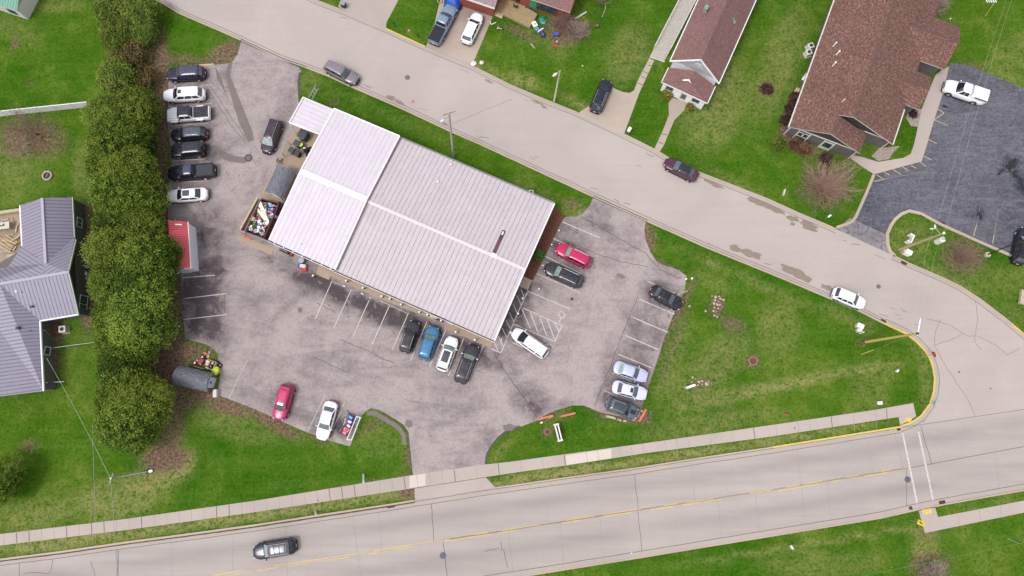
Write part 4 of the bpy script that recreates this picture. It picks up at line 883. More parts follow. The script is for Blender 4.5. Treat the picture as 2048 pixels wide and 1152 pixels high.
# --- C: red roofed shed
zC = 2.5
cTL, cTR, cBR, cBL = G(322, 445, zC), G(376, 444, zC), G(382, 536, zC), G(330, 543, zC)
top_a, top_b = lerp(cTL, cTR, .42) + Vector((0, 0, 1.1)), lerp(cBL, cBR, .42) + Vector((0, 0, 1.1))
sh = thing('shed', 'red roofed white shed standing beside the evergreen row', 'shed', ((cTR.x + cBL.x) / 2, (cTR.y + cBL.y) / 2, 0))
roof('roof', [[cTR, cBR, top_b, top_a], [cBL, cTL, top_a, top_b]], .10, [M['roof_red'], M['white']], sh)
fp = inset([XY(cTL), XY(cTR), XY(cBR), XY(cBL)], [.12, .06, .12, .06])
mb = MB(); mb.prism(fp, 0, zC - .06)
sA, sB = Vector((*fp[2], zC - .06)), Vector((*fp[3], zC - .06)); mb.add([sA, sB, lerp(sA, sB, .58) + Vector((0, 0, 1.0))], [(0, 1, 2), (2, 1, 0)])
mb.build('wall', plain('pale_lilac_siding', (.66, .65, .74), .6, .06), sh)
mb = MB(); mb.bar(cTR, cBR, .08, .04, drop=.1); mb.bar(cBR, cBL, .09, .04, drop=.12); mb.build('trim', M['white'], sh)
mb = MB(); q = lerp(sA, sB, .5); mb.box((q.x - .0, q.y - .03, 1.05), (1.4, .06, 2.0), R(5)); mb.build('door', plain('shed_door', (.55, .55, .62), .6, .05), sh)
mb = MB(); q = G(357, 449, 3.3); mb.box((q.x, q.y, 3.28), (.8, .14, .05), R(2), tilt=(0, .3)); mb.build('snow_guard', M['white'], sh)
# --- D, E: grey shingled barrel roofed sheds
def barrel_shed(corners, z, rise, label, wallmat, ridge_along, gmat=None):
    P = [G(*c, z) for c in corners]; cx = sum(p.x for p in P) / 4; cy = sum(p.y for p in P) / 4
    o = thing('shed', label, 'shed', (cx, cy, 0));
    # P0-P1 one gable edge, P2-P3 the other; ridge runs from mid(P0,P1) to mid(P3,P2)
    mb = MB(); k = 8
    prof = [(i / k, math.sin(math.pi * i / k) ** .75 * rise) for i in range(k + 1)]
    d0 = (P[0] - P[3]).normalized() * .12
    L = (P[3] - P[0]).length; s_ = 0; us = [0]
    for i in range(k):
        a = lerp(P[0], P[1], prof[i][0]) + Vector((0, 0, prof[i][1])); b = lerp(P[0], P[1], prof[i + 1][0]) + Vector((0, 0, prof[i + 1][1])); us.append(us[-1] + (b - a).length)
    for i in range(k):
        q = []; uv = []
        for (ti, (t, h)) in ((i, prof[i]), (i + 1, prof[i + 1])):
            q.append((lerp(P[0], P[1], t) + d0 + Vector((0, 0, h)), (0, us[ti]))); q.append((lerp(P[3], P[2], t) - d0 + Vector((0, 0, h)), (L, us[ti])))
        v = [q[0][0], q[1][0], q[3][0], q[2][0]]; u = [q[0][1], q[1][1], q[3][1], q[2][1]]
        if (v[1] - v[0]).cross(v[2] - v[1]).z < 0: v.reverse(); u.reverse()
        mb.add(v, [(0, 1, 2, 3)], 0, True, [u]); mb.add([p - Vector((0, 0, .08)) for p in reversed(v)], [(0, 1, 2, 3)], 1)
    for e0, e1, dd in ((P[0], P[1], d0), (P[3], P[2], -d0)):
        for i in range(k):
            a = lerp(e0, e1, prof[i][0]) + dd + Vector((0, 0, prof[i][1])); b = lerp(e0, e1, prof[i + 1][0]) + dd + Vector((0, 0, prof[i + 1][1])); z_ = Vector((0, 0, -.08))
            mb.add([a, b, b + z_, a + z_], [(0, 1, 2, 3), (3, 2, 1, 0)], 1)
    mb.build('roof', [M['sh_grey'], M['fascia_grey']], o)
    mb = MB(); mb.prism(inset([XY(p) for p in P], [.05, .05, .05, .05]), 0, z - .02)
    for e0, e1 in ((P[0], P[1]), (P[3], P[2])):
        pts = [lerp(e0, e1, t) + Vector((0, 0, h - .03)) for t, h in prof]; n = len(pts); mb.add(pts, [tuple(range(n)), tuple(reversed(range(n)))], 1)
    mb.build('wall', [wallmat, gmat or wallmat], o)
    return o, P
D, DP = barrel_shed([(531, 381), (567, 397), (590, 347), (554, 331)], 2.1, .75, 'grey shingled shed between the store and the service drive', M['tan'], 0)
mb = MB(); q = lerp(DP[0], DP[1], .5); ang = math.atan2((DP[1] - DP[0]).y, (DP[1] - DP[0]).x); mb.box((q.x, q.y, 1.0), (1.4, .12, 1.9), ang); mb.build('door', M['offwhite'], D)
E, EP = barrel_shed([(425, 746), (414, 784), (350, 770), (361, 731)], 1.5, 1.15, 'grey shingled shed with a pale gable end beside the crates', M['siding'], 0, plain('lavender_gable', (.50, .52, .60), .6, .05))
mb = MB(); q = lerp(EP[0], EP[1], .5); ang = math.atan2((EP[1] - EP[0]).y, (EP[1] - EP[0]).x); mb.box((q.x + .03, q.y, .95), (1.3, .12, 1.8), ang); dd = mb.build('door', plain('lavender_door', (.46, .48, .57), .6, .05), E)
mb = MB(); mb.box((q.x + .12, q.y, 1.5), (.28, .12, .2), ang); mb.build('handle', M['black'], dd)

# --- G: small white house with mauve shingles
gE, gR = 3.3, 6.6
gw, ge = G(1340, 122, gE), G(1438, 167, gE); gm = (gw + ge) / 2; gm.z = gR
gdir = (G(1505, 16, gE) - ge).normalized(); gl = 27.0
gw2, ge2, gm2 = gw + gdir * gl, ge + gdir * 8.6, gm + gdir * gl
Hs = thing('house', 'white house with a mauve shingle roof and a small front porch roof', 'house', (gm.x, gm.y, 0))
ge3 = ge + gdir * gl
roof('roof', [[gw, gw2, gm2, gm], [ge3, ge, gm, gm2]], .16, [M['sh_purple'], M['white']], Hs)
off = (ge - gw).normalized()
# east wing low gable seen at the frame edge
gx0, gx1 = ge2 - off * 1.6 + Vector((0, 0, .55)), ge2 + off * 0.2
mb = MB()
for a, b in ((gw, gm), (gm, ge), (gw, gw2), (ge, ge3)): mb.bar(a, b, .16, .04, drop=.16)
mb.build('fascia', M['white'], Hs)
fp = inset([XY(gw), XY(ge), XY(ge3), XY(gw2)], [.35, .4, .3, .4])
mb = MB(); mb.prism(fp, 0, gE - .05); a, b = Vector((*fp[0], gE - .05)), Vector((*fp[1], gE - .05)); m_ = (a + b) / 2 + Vector((0, 0, gR - gE - .25)); dn = -gdir * .0
mb.add([a, b, m_], [(0, 1, 2), (2, 1, 0)]); wallg = mb.build('wall', M['wallwhite'], Hs)
face = math.atan2(-gdir.y, -gdir.x)
q = lerp(a, b, .5) - gdir * .06; mb = MB(); mb.box((q.x, q.y, 4.9), (.06, 1.1, .45), face); mb.build('gable_vent', M['offwhite'], Hs)
# porch
pz = 2.65; BL, BR, FL, FR = G(1337, 135, pz), G(1431, 173, pz), G(1323, 164, pz), G(1415, 207, pz)
AB = lerp(BL, BR, .5); AB.z = 4.35; AF = lerp(lerp(FL, FR, .5), AB, .42); AF.z = 4.1
roof('porch_roof', [[BL, FL, AF, AB], [FR, BR, AB, AF], [FL, FR, AF]], .12, [M['sh_purple'], M['white']], Hs)
mb = MB(); mb.bar(AB, AF, .12, .03); mb.bar(AF, FR, .10, .03); mb.bar(AF, FL, .10, .03); mb.build('ridge_cap', M['sh_purple'], Hs)
mb = MB(); d1, d2, d3 = G(1363, 161, 3.55), G(1377, 160, 4.15), G(1393, 174, 3.55)
mb.bar(d1, d2, .20, .05, drop=.08); mb.bar(d2, d3, .20, .05, drop=.08); mb.build('entry_gable', M['white'], Hs)
mb = MB()
for a_, b_ in ((BL, FL), (FL, FR), (FR, BR)): mb.bar(a_, b_, .10, .03, drop=.14)
mb.build('fascia', M['white'], Hs)
fp = inset([XY(FL), XY(FR), XY(BR), XY(BL)], [.25, .3, .0, .3]); mb = MB(); mb.prism(fp, 0, pz - .06); mb.build('porch_wall', M['wallwhite'], Hs)
a, b = Vector((*fp[0], 0)), Vector((*fp[1], 0)); ff = face
dz = door(Hs, lerp(a, b, .52), .95, 2.05, ff, M['offwhite'], True)
for t in (.17, .80): window(Hs, lerp(a, b, t) + Vector((0, 0, 1.55)), 1.0, .75, ff, bars=1, frame=M['grey'])
# chimneys / patches on the main roof
mb = MB(); q = G(1411, 19, 5.1); mb.box((q.x, q.y, 5.2), (.6, .5, 1.0), face); mb.build('chimney', plain('green_chimney', (.22, .30, .24), .8, .2), Hs)
for px, py in ((1466, 38), (1469, 44)):
    mb = MB(); q = G(px, py, 5.0); mb.box((q.x, q.y, 4.9), (.42, .32, .30), face); mb.build('vent_box', plain('dull_green_vent', (.20, .24, .20), .8, .2), Hs)

# --- ramp to the white house
rp = thing('wooden_ramp', 'grey plank ramp with white rails beside the white house', 'ramp', (G(1340, 70).x, G(1340, 70).y, 0))
ra, rb, rc, rd = G(1300, 112, .06), G(1329, 122, .06), G(1408, -30, .75), G(1374, -30, .75)
mb = MB()
nP = 46
for i in range(nP):
    t0, t1 = i / nP, (i + .88) / nP
    q = [lerp(ra, rd, t0), lerp(rb, rc, t0), lerp(rb, rc, t1), lerp(ra, rd, t1)]; z_ = Vector((0, 0, -.05))
    mb.add(q + [p + z_ for p in q], [(0, 1, 2, 3), (0, 4, 5, 1), (1, 5, 6, 2), (2, 6, 7, 3), (3, 7, 4, 0)])
mb.build('deck', M['plank'], rp)
for side in ((ra, rd), (rb, rc)):
    mb = MB(); L_ = (side[1] - side[0]).length; n_ = 8
    for i in range(n_ + 1): p = lerp(side[0], side[1], i / n_ * .9 + .1); mb.tube(p - Vector((0, 0, p.z)), p + Vector((0, 0, .95)), .045, n=6)
    mb.bar(lerp(side[0], side[1], .1) + Vector((0, 0, .95)), side[1] + Vector((0, 0, .95)), .09, .04); mb.bar(lerp(side[0], side[1], .1) + Vector((0, 0, .5)), side[1] + Vector((0, 0, .5)), .04, .06)
    mb.build('railing', M['offwhite'], rp)
mb = MB(); mb.bar(G(1300, 114, .05), G(1329, 124, .05), .12, .08); mb.build('ramp_kerb', M['offwhite'], rp)

# --- I: big brown shingled building in the north east
zI = 2.8
def on(px, py, z): return G(px, py, z)
iW = on(1577, 254, zI); iE = on(1717, 317, zI); iW2d = (on(1668, 0, zI) - iW); iN = iW2d.normalized()
iA = (iW + iE) / 2; half = (iE - iW).length / 2; pitch = .42
iA.z = zI + half * pitch; ax = (iE - iW).normalized()
across = Vector((iN.y, -iN.x, 0)); across = across if across.dot(ax) > 0 else -across
mE = on(1786, 289, zI)                       # south east corner of the tall section
wid = (mE - iW).dot(across); mS = (mE - iW).dot(iN)        # its width and how far back its gable stands
mR0 = iW + across * (wid / 2) + iN * mS; mR0.z = zI + wid / 2 * pitch
mW0 = iW + iN * mS; mE0 = iW + across * wid + iN * mS; LM = 34.0
I = thing('church_building', 'large brown shingled building with grey siding beside the dark asphalt lot', 'building', (mR0.x, mR0.y, 0))
mR1 = mR0 + iN * LM; mE1 = mE0 + iN * LM; mW1 = mW0 + iN * LM
# low section: its ridge dies into the tall west slope
lowW = (iE - iW).dot(across); lR = iW + across * (lowW / 2); lR.z = zI + lowW / 2 * pitch; lR_b = lR + iN * (mS + .2)
lE = iW + across * lowW; lE_b = lE + iN * (mS + .2)
roof('roof', [[iW, iW + iN * (mS), lR + iN * mS, lR], [lE, lR, lR + iN * mS, lE + iN * mS]], .16, [M['sh_brown'], M['offwhite']], I)['label'] = 'lower south section of the shingle roof'
roof('roof', [[mW0, mW1, mR1, mR0], [mE0, mR0, mR1, mE1]], .16, [M['sh_brown'], M['offwhite']], I)
# east wings
def wing(pn, ps, reach_px, name):
    """gabled wing: north and south eave corners at its east end"""
    n_ = on(*pn, zI); s_ = on(*ps, zI); m_ = (n_ + s_) / 2; h = (n_ - s_).length / 2 * pitch; m_.z = zI + h
    back = across * -(h / pitch + 1.2) ; nb, sb = n_ - across * reach_px, s_ - across * reach_px; mb_ = m_ - across * (reach_px)
    roof(name, [[n_, nb, mb_, m_], [sb, s_, m_, mb_]], .14, [M['sh_brown'], M['offwhite']], I)
    return n_, s_, m_
w1 = wing((1862, 153), (1838, 219), 4.6, 'wing_roof'); w2 = wing((1921, 53), (1889, 139), 8.2, 'wing_roof')
mb = MB()
def trim(a, b, wd=.14): mb.bar(a, b, wd, .04, drop=.16)
trim(iW, iW + iN * LM); trim(mE0, mE0 + iN * 5.3);
mb.build('gutter', M['offwhite'], I)
mb = MB(); mb.bar(mR0, mR1, .26, .03); mb.build('ridge_cap', plain('dark_ridge', (.12, .07, .065), .9, .2), I)
mb = MB(); mb.bar(w1[2], w1[2] - across * 4.2, .2, .04); mb.bar(w2[2], w2[2] - across * 7.0, .2, .04); mb.build('ridge_cap', plain('dark_ridge', (.12, .07, .065), .9, .2), I)
# walls
mb = MB(); p0 = iW + across * .35 - iN * .0 + iN * .35;
lowfoot = [XY(p0), XY(lE - across * .35 + iN * .35), XY(lE - across * .35 + iN * (mS + 1)), XY(p0 + iN * mS)]
mb.prism(lowfoot, 0, zI - .1)
tf = [XY(mW0 + across * .35 + iN * .5), XY(mE0 - across * .35 + iN * .5), XY(mE1 - across * .35), XY(mW1 + across * .35)]; mb.prism(tf, 0, zI - .102)
for n_, s_, m_, dp in ((w1[0], w1[1], w1[2], 5), (w2[0], w2[1], w2[2], 9)):
    a = s_ - across * .4 + iN * .3; b = n_ - across * .4 - iN * .3; mb.prism([XY(a), XY(b), XY(b - across * dp), XY(a - across * dp)], 0, zI - .104)
    c = m_ - across * .4 - Vector((0, 0, .16)); a2 = Vector((a.x, a.y, zI - .1)); b2 = Vector((b.x, b.y, zI - .1)); mb.add([a2, b2, c], [(0, 1, 2), (2, 1, 0)])
a = Vector((*lowfoot[0], zI - .1)); b = Vector((*lowfoot[1], zI - .1)); c = lR + iN * .35 - Vector((0, 0, .2)); mb.add([a, b, c], [(0, 1, 2), (2, 1, 0)])
a3 = Vector((*tf[0], zI - .1)); b3 = Vector((*tf[1], zI - .1)); c3_ = mR0 + iN * .5 - Vector((0, 0, .2)); mb.add([a3, b3, c3_], [(0, 1, 2), (2, 1, 0)])
mb.build('wall', M['siding'], I)
sf = math.atan2(-iN.y, -iN.x); f0 = Vector((*lowfoot[0], 0)); f1 = Vector((*lowfoot[1], 0)); sN = -iN * .03
mb = MB(); zz = Vector((0, 0, zI - .25)); mb.bar(f0 + zz - iN * .05, f1 + zz - iN * .05, .08, .16)
for t in (.0, .14, .31, .53, .68, 1.0): p = lerp(f0, f1, t) - iN * .05; mb.box((p.x, p.y, 1.2), (.08, .14, 2.4), sf)
b0 = Vector((*tf[1], 0)); b1 = lerp(b0, Vector((*tf[0], 0)), .38); mb.bar(b0 + zz - iN * .05, b1 + zz - iN * .05, .08, .14); p = b0 - iN * .05; mb.box((p.x, p.y, 1.2), (.08, .12, 2.4), sf)
mb.build('trim', M['offwhite'], I)
for t in (.19, .26): window(I, lerp(f0, f1, t) + Vector((0, 0, 1.5)), .75, .9, sf, frame=M['offwhite'])
door(I, lerp(f0, f1, .605) + Vector((0, 0, .05)), 1.5, 2.1, sf, M['offwhite'], True)
for px, py, r in ((1671.5, 86.5, .16), (1678, 103.5, .18), (1670.5, 126, .18), (1688, 200, .12)):
    mb = MB(); q = on(px, py, 5.4); mb.cyl((q.x, q.y, 4.6), r * .5, 1.0, 10); mb.ball((q.x, q.y, 5.6), (r, r * .6, r * .5), rz=.9); mb.build('vent_pipe', M['white'], I)

# --- J: red brick house at the top
zJ = 3.1
jb0 = G(1134, 43, 0); jd = (G(1040, 11, 0) - jb0).normalized(); jN = Vector((-jd.y, jd.x, 0)); jN = jN if jN.y > 0 else -jN
jE = jb0 - jd * .35 - jN * .45; jE.z = zJ; jW = jE + jd * 11.4; J = thing('house', 'red brick house behind a wooden deck at the top edge', 'house', (jE.x, jE.y, 0))
mb = MB(); e0 = jE + jd * .35 + jN * .45; e1 = jW + jN * .45; mb.prism([XY(e0), XY(e1), XY(e1 + jN * 9), XY(e0 + jN * 9)], 0, zJ - .1); mb.build('wall', M['brick'], J)
rr = jN * 5.0 + Vector((0, 0, 2.0)); roof('roof', [[jE, jW, jW + rr, jE + rr], [jW + jN * 10, jE + jN * 10, jE + rr, jW + rr]], .16, [M['sh_purple'], M['offwhite']], J)
g0 = G(989, 17, 2.7); g1 = g0 + jd * 7.5; rr = jN * 3.4 + Vector((0, 0, 1.5))
roof('garage_roof', [[g0, g1, g1 + rr, g0 + rr], [g1 + jN * 6.8, g0 + jN * 6.8, g0 + rr, g1 + rr]], .16, [M['sh_pinkgrey'], M['offwhite']], J)
mb = MB(); e0 = g0 + jd * .3 + jN * .3; e1 = g1 - jd * .2 + jN * .3; mb.prism([XY(e0), XY(e1), XY(e1 + jN * 6.2), XY(e0 + jN * 6.2)], 0, 2.6); mb.build('garage_wall', M['brick'], J)
mb = MB(); mb.bar(g0, g1, .14, .03, drop=.18); mb.build('fascia', M['offwhite'], J)
jf = math.atan2(-jN.y, -jN.x); wl0 = jE + jN * .45; wl0.z = 0
p = wl0 + jd * (G(1092, 30, 0) - wl0).dot(jd); window(J, p + Vector((0, 0, 1.35)), 2.9, 1.25, jf, bars=2, frame=M['dark'], deep=.08)
p = wl0 + jd * (G(1066, 21, 0) - wl0).dot(jd); door(J, p + Vector((0, 0, .45)), 1.1, 2.1, jf, M['green'], False)
dk = thing('deck', 'tan wooden deck in front of the red brick house', 'deck', (G(1030, 30).x, G(1030, 30).y, 0))
dp = [(991, 20), (1059, 54), (1074, 28), (1050, 12), (1010, -4), (996, -2)]
mb = MB(); pts = [G2(*p, .5) for p in dp]; mb.prism(pts, .30, .50); mb.build('deck_floor', M['wood'], dk)
mb = MB(); mb.bar(G(991, 20, .5), G(1059, 54, .5), .10, .03, drop=.42); mb.bar(G(1059, 54, .5), G(1074, 28, .5), .10, .03, drop=.42); mb.build('skirt', M['wood'], dk)
mb = MB()
for t in range(1, 12):
    a = lerp(G(991, 20, .502), G(1059, 54, .502), t / 12); mb.bar(lerp(G(991, 20, .5), G(996, -2, .5), t / 12), lerp(G(1059, 54, .5), G(1074, 28, .5), t / 12), .02, .006)
mb.build('board_gaps', plain('gap_dark', (.20, .15, .09), .9, .1), dk)
mb = MB();
for i in range(2): q = G(997 - i * 2, 27 + i * 4, .2); mb.box((q.x, q.y, .16 - i * .08 + .1), (1.5, .3, .12), R(-26))
mb.build('step', M['lumber'], dk)

# --- K: teal roofed building in the top left corner
kS = G(33, 22, 2.45); kd1 = (G(0, 11, 2.45) - kS).normalized(); kd2 = Vector((-kd1.y, kd1.x, 0)); kd2 = kd2 if kd2.y > 0 else -kd2
K = thing('outbuilding', 'teal roofed white building in the top left corner', 'outbuilding', (kS.x, kS.y, 0))
kW, kN = kS + kd1 * 8, kS + kd2 * 6
roof('roof', [[kS, kW, kW + kd2 * 3 + Vector((0, 0, 1.2)), kS + kd2 * 3 + Vector((0, 0, 1.2))], [kW + kd2 * 6, kN, kS + kd2 * 3 + Vector((0, 0, 1.2)), kW + kd2 * 3 + Vector((0, 0, 1.2))]], .12, [M['roof_teal'], M['white']], K)
mb = MB(); a = kS + kd1 * .1 + kd2 * .15; mb.prism([XY(a), XY(a + kd1 * 7.8), XY(a + kd1 * 7.8 + kd2 * 5.7), XY(a + kd2 * 5.7)], 0, 2.38)
q1, q2 = a + Vector((0, 0, -.07)), a + kd2 * 5.7 + Vector((0, 0, -.07)); mb.add([q1, q2, (q1 + q2) / 2 + Vector((0, 0, 1.05))], [(0, 1, 2), (2, 1, 0)])
mb.build('wall', M['offwhite'], K)
mb = MB(); p = a + kd1 * 1.6 - kd2 * .04; mb.box((p.x, p.y, 1.2), (1.2, .08, 1.0), math.atan2(kd1.y, kd1.x)); mb.build('window', M['dark'], K)

# ------------------------------------------------------------------ vehicles
G_GREEN = glassm('pale_green_glass', (0.30, 0.40, 0.36)); G_DARK = glassm('dark_glass', (0.022, 0.026, 0.040)); G_MID = glassm('grey_glass', (0.10, 0.125, 0.15)); G_TINT = glassm('slate_glass', (0.055, 0.065, 0.085))
P_ = dict(black=paint('black_paint', (0.012, 0.013, 0.022)), navy=paint('dark_navy_paint', (0.012, 0.014, 0.034)), white=paint('white_car_paint', (0.80, 0.79, 0.83), 0.0, False), pearl=paint('lavender_white_paint', (0.62, 0.62, 0.78), 0.1, False),
          silver=paint('pale_silver_paint', (0.50, 0.53, 0.70), 0.2, False), maroon=paint('dark_maroon_paint', (0.050, 0.027, 0.046)), wine=paint('wine_paint', (0.070, 0.022, 0.042)), plum=paint('grey_plum_paint', (0.20, 0.175, 0.20)), charcoal=paint('charcoal_paint', (0.030, 0.025, 0.035)),
          steel=paint('steel_blue_paint', (0.19, 0.25, 0.34), .1, False), blue=paint('blue_paint', (0.045, 0.165, 0.32)), red=paint('raspberry_red_paint', (0.50, 0.018, 0.095), .1), crimson=paint('crimson_paint', (0.44, 0.014, 0.100), .1), slate=paint('slate_blue_paint', (0.085, 0.12, 0.155), .2),
          inky=paint('ink_black_paint', (0.010, 0.011, 0.018)), roofblk=paint('wet_black_roof', (0.022, 0.021, 0.035)), lot=paint('sky_sheen_blue_roof', (0.055, 0.060, 0.105)))  # bluish roof tone for dark cars has the sky's reflection put into its colour
P_['sheen_grey'] = paint('sky_sheen_grey_roof', (0.075, 0.08, 0.11), .1)  # paler roof colour stands in for sky reflected on black cars

def lens(name, c, size, rz, mat, root):
    mb = MB(); mb.ball(c, size, 10, 6, 0, rz); return mb.build(name, mat, root, local=True)
def make_car(label, front, rear, kind, col, group=None, roofm=None, ws=None, glass=None, sunroof=None, rails=None, cat=None, name=None, W=None, mirror=None, bed=None, plate=False, stripe=None, z=0.02, rack=False, hood=None):
    fz, rz_ = G(*front, .75), G(*rear, .75); d = fz - rz_; L = d.length; ang = math.atan2(d.y, d.x); c = (fz + rz_) / 2
    K = dict(suv=(1.86, 1.70, 1.05, 1.02), cross=(1.82, 1.60, .98, 1.0), sedan=(1.80, 1.45, .90, .95), van=(1.95, 1.74, 1.02, 1.02), pickup=(1.98, 1.86, 1.12, 1.08), jeep=(1.84, 1.82, 1.12, 1.10), jeeptruck=(1.86, 1.84, 1.14, 1.10))[kind]
    Wd = W or K[0]; Ht, hood_z, deck_z = K[1], K[2], K[3]
    cats = dict(suv='suv', cross='car', sedan='car', van='minivan', pickup='pickup truck', jeep='off-road car', jeeptruck='pickup truck')
    names = dict(suv='parked_suv', cross='parked_car', sedan='parked_car', van='parked_minivan', pickup='pickup_truck', jeep='offroad_car', jeeptruck='pickup_truck')
    root = thing(name or names[kind], label, cat or cats[kind], (c.x, c.y, z), ang, group)
    h = L / 2; hw = Wd / 2; body = P_[col]
    # fractions along the length measured from the front: cowl, windscreen top, roof end, rear glass base
    cw, wt, re_, rb = dict(suv=(.27, .40, .885, .965), cross=(.27, .41, .86, .955), sedan=(.275, .42, .73, .865), van=(.20, .38, .92, .98), pickup=(.26, .37, .56, .59), jeep=(.33, .37, .96, .985), jeeptruck=(.27, .31, .60, .625))[kind]
    boxy = kind in ('jeep', 'jeeptruck'); isb = kind in ('pickup', 'jeeptruck')
    X = lambda f: h - f * L
    noser = .10 if boxy else (.62 if kind != 'pickup' else .36)
    # lower body
    st = [0, .008, .022, .045, .08, .13, .2, cw, cw + .05, .5, .7, .8, .88, .935, .97, .99, 1.0]
    def plan(f):
        e = 1.0
        if f < .20: e = 1 - (noser * .8) * ((.20 - f) / .20) ** 2.4
        if f > .86: e = 1 - (noser * .62) * ((f - .86) / .14) ** 2.6
        bulge = 1.0 - .025 * abs(f - .5) * 2
        return hw * e * bulge
    def topz(f):
        if f < .03: return hood_z - .28 + .20 * (f / .03) ** .5
        if f < cw: return hood_z - .08 + .10 * ((f - .03) / (cw - .03)) ** .7
        if isb and f > rb + .01: return deck_z
        if f > .96: return deck_z - .18 * ((f - .96) / .04) ** 2
        return max(hood_z, deck_z) + .02
    mb = MB(); rings = []
    for f in st:
        w_, t_ = plan(f), topz(f); sh = .05 if not boxy else .02
        prof = [(-.88, .22), (-.99, .34), (-1.0, .62), (-.985, t_ - .16), (-.93, t_ - .04 - sh * .4), (-.82, t_), (-.4, t_ + .035), (0, t_ + .045)]
        prof = prof + [(-y, zz) for y, zz in reversed(prof[:-1])]
        rings.append([Vector((X(f), y * w_, zz)) for y, zz in prof])
    n_ = len(rings[0]); vs = [p for r_ in rings for p in r_]
    fs = [(i * n_ + j, i * n_ + j + 1, (i + 1) * n_ + j + 1, (i + 1) * n_ + j) for i in range(len(st) - 1) for j in range(n_ - 1)]
    mb.add(vs, fs, 0, True); mb.add(rings[0], [tuple(range(n_))], 0); mb.add(rings[-1], [tuple(reversed(range(n_)))], 0)
    # bumpers, sills, arches in dark plastic
    for f0, f1, s_ in ((0.0, .02, 1), (1.0, .98, -1)):
        mb.add([Vector((X(f0) + .03 * s_, y * plan(f0) * .97, zz)) for y in (-1, 1) for zz in (.20, .44)] + [Vector((X(f1), y * plan(f1) * 1.01, zz)) for y in (-1, 1) for zz in (.20, .44)], [(0, 2, 3, 1), (2, 6, 7, 3), (4, 0, 1, 5), (1, 3, 7, 5), (0, 1, 3, 2)], 1)
    for s_ in (-1, 1): mb.box((0, s_ * hw * .985, .28), (L * .46, .06, .16), 0, 1)
    wbf, wbr, wr = X(.19 if not isb else .17), X(.81 if not isb else .77), (.34 if not (boxy or isb) else .40)
    for wx in (wbf, wbr):
        for s_ in (-1, 1): mb.tube((wx, s_ * (hw * .5), wr), (wx, s_ * (hw * .985 + .012), wr), wr + .07, n=18, m=1)
    bo = mb.build('body', [body, M['black']], root, local=True)
    # wheels
    for wx in (wbf, wbr):
        for s_ in (-1, 1):
            t = MB(); t.tube((wx, s_ * (hw - .20), wr), (wx, s_ * (hw + .015), wr), wr, n=20); t.tube((wx, s_ * (hw + .010), wr), (wx, s_ * (hw + .03), wr), wr, wr * .88, n=20)
            tw = t.build('wheel', M['rubber'], root, local=True)
            r_ = MB(); r_.tube((wx, s_ * (hw + .02), wr), (wx, s_ * (hw + .045), wr), wr * .62, wr * .56, 16);
            for k in range(5):
                a = 2 * math.pi * k / 5; r_.box((wx + math.cos(a) * wr * .3, s_ * (hw + .05), wr + math.sin(a) * wr * .3), (.05, .02, .05), 0)
            rm_ = r_.build('rim', M['rim'], root, local=True); rm_.parent = tw
    # cabin shell
    zb = max(hood_z, deck_z) + .03; zt = Ht - .05; wb_, wt_ = hw * (.88 if not boxy else .92), hw * (.70 if not boxy else .80)
    if kind in ('suv', 'van'): wt_ = hw * .71
    bw, br = (.10, .05) if not boxy else (.02, .02)
    xb0, xt0, xt1, xb1 = X(cw), X(wt), X(re_), X(rb)
    def P3(u, v, s_): return Vector((u, v, s_))
    def shell(xf, xr, wv, zz, n=8):
        """closed loop of the greenhouse at one height"""
        pts = []
        for i in range(n + 1): s_ = -1 + 2 * i / n; pts.append(Vector((xf - bw * s_ * s_, s_ * wv * (1 - .0), zz)))
        for i in range(1, 6): t = i / 6; pts.append(Vector((lerp(xf - bw, xr + br, t), wv, zz)))
        for i in range(n + 1): s_ = 1 - 2 * i / n; pts.append(Vector((xr + br * s_ * s_, s_ * wv, zz)))
        for i in range(1, 6): t = i / 6; pts.append(Vector((lerp(xr + br, xf - bw, t), -wv, zz)))
        return pts
    lo, hi = shell(xb0, xb1, wb_, zb - .04), shell(xt0, xt1, wt_, zt); k = len(lo)
    mb = MB(); mb.add(lo + hi, [(i, (i + 1) % k, k + (i + 1) % k, k + i) for i in range(k)], 0, False); cs = mb.build('cabin', body, root, local=True)
    # roof panel, crowned with rounded edge
    rmat = P_[roofm] if roofm else body
    over = .03
    def rf_(u, v):
        s_ = -1 + 2 * v; e = 1 - abs(s_) ** 5 * .02; xf = xt0 + over - bw * s_ * s_; xr = xt1 - over + br * s_ * s_
        x = lerp(xf, xr, u); cr = .075 * (1 - s_ ** 4) * (1 - (2 * u - 1) ** 6) - (.03 if (v in (0, 1) or u in (0, 1)) else 0)
        return Vector((x, s_ * (wt_ + over * .6), zt + .015 + cr))
    mb = MB(); mb.grid(rf_, 12, 10); ro = mb.build('roof', rmat, root, local=True)
    off_ = .012
    ga = glass or G_TINT; gw_ = ws or ga
    def lp(s_, hh, xb_, xt_, bow, o):  # point on front or rear glass surface
        b_ = Vector((xb_ - bow * s_ * s_, s_ * wb_, zb)); t_ = Vector((xt_ - bow * s_ * s_, s_ * wt_, zt)); p = lerp(b_, t_, hh); p.x += o; p.z += .008; return p
    mb = MB(); mb.grid(lambda u, v: lp((-.90 + 1.8 * u), .05 + .90 * v, xb0, xt0, bw, off_ + .012), 8, 2); mb.build('windscreen', gw_, root, local=True)
    wp = MB();
    for s_ in (-.35, .25): a = lp(s_, .08, xb0, xt0, bw, .04); b = lp(s_ - .38, .10, xb0, xt0, bw, .04); wp.tube(a, b, .012, n=5)
    if not (cap := (bed == 'cap')):
        mb = MB(); mb.grid(lambda u, v: lp((-.86 + 1.72 * u), .12 + .78 * v, xb1, xt1, -br, -off_ - .012), 8, 2, flip=True); mb.build('rear_window', (G_MID if kind == 'sedan' and ws is None else ga), root, local=True)
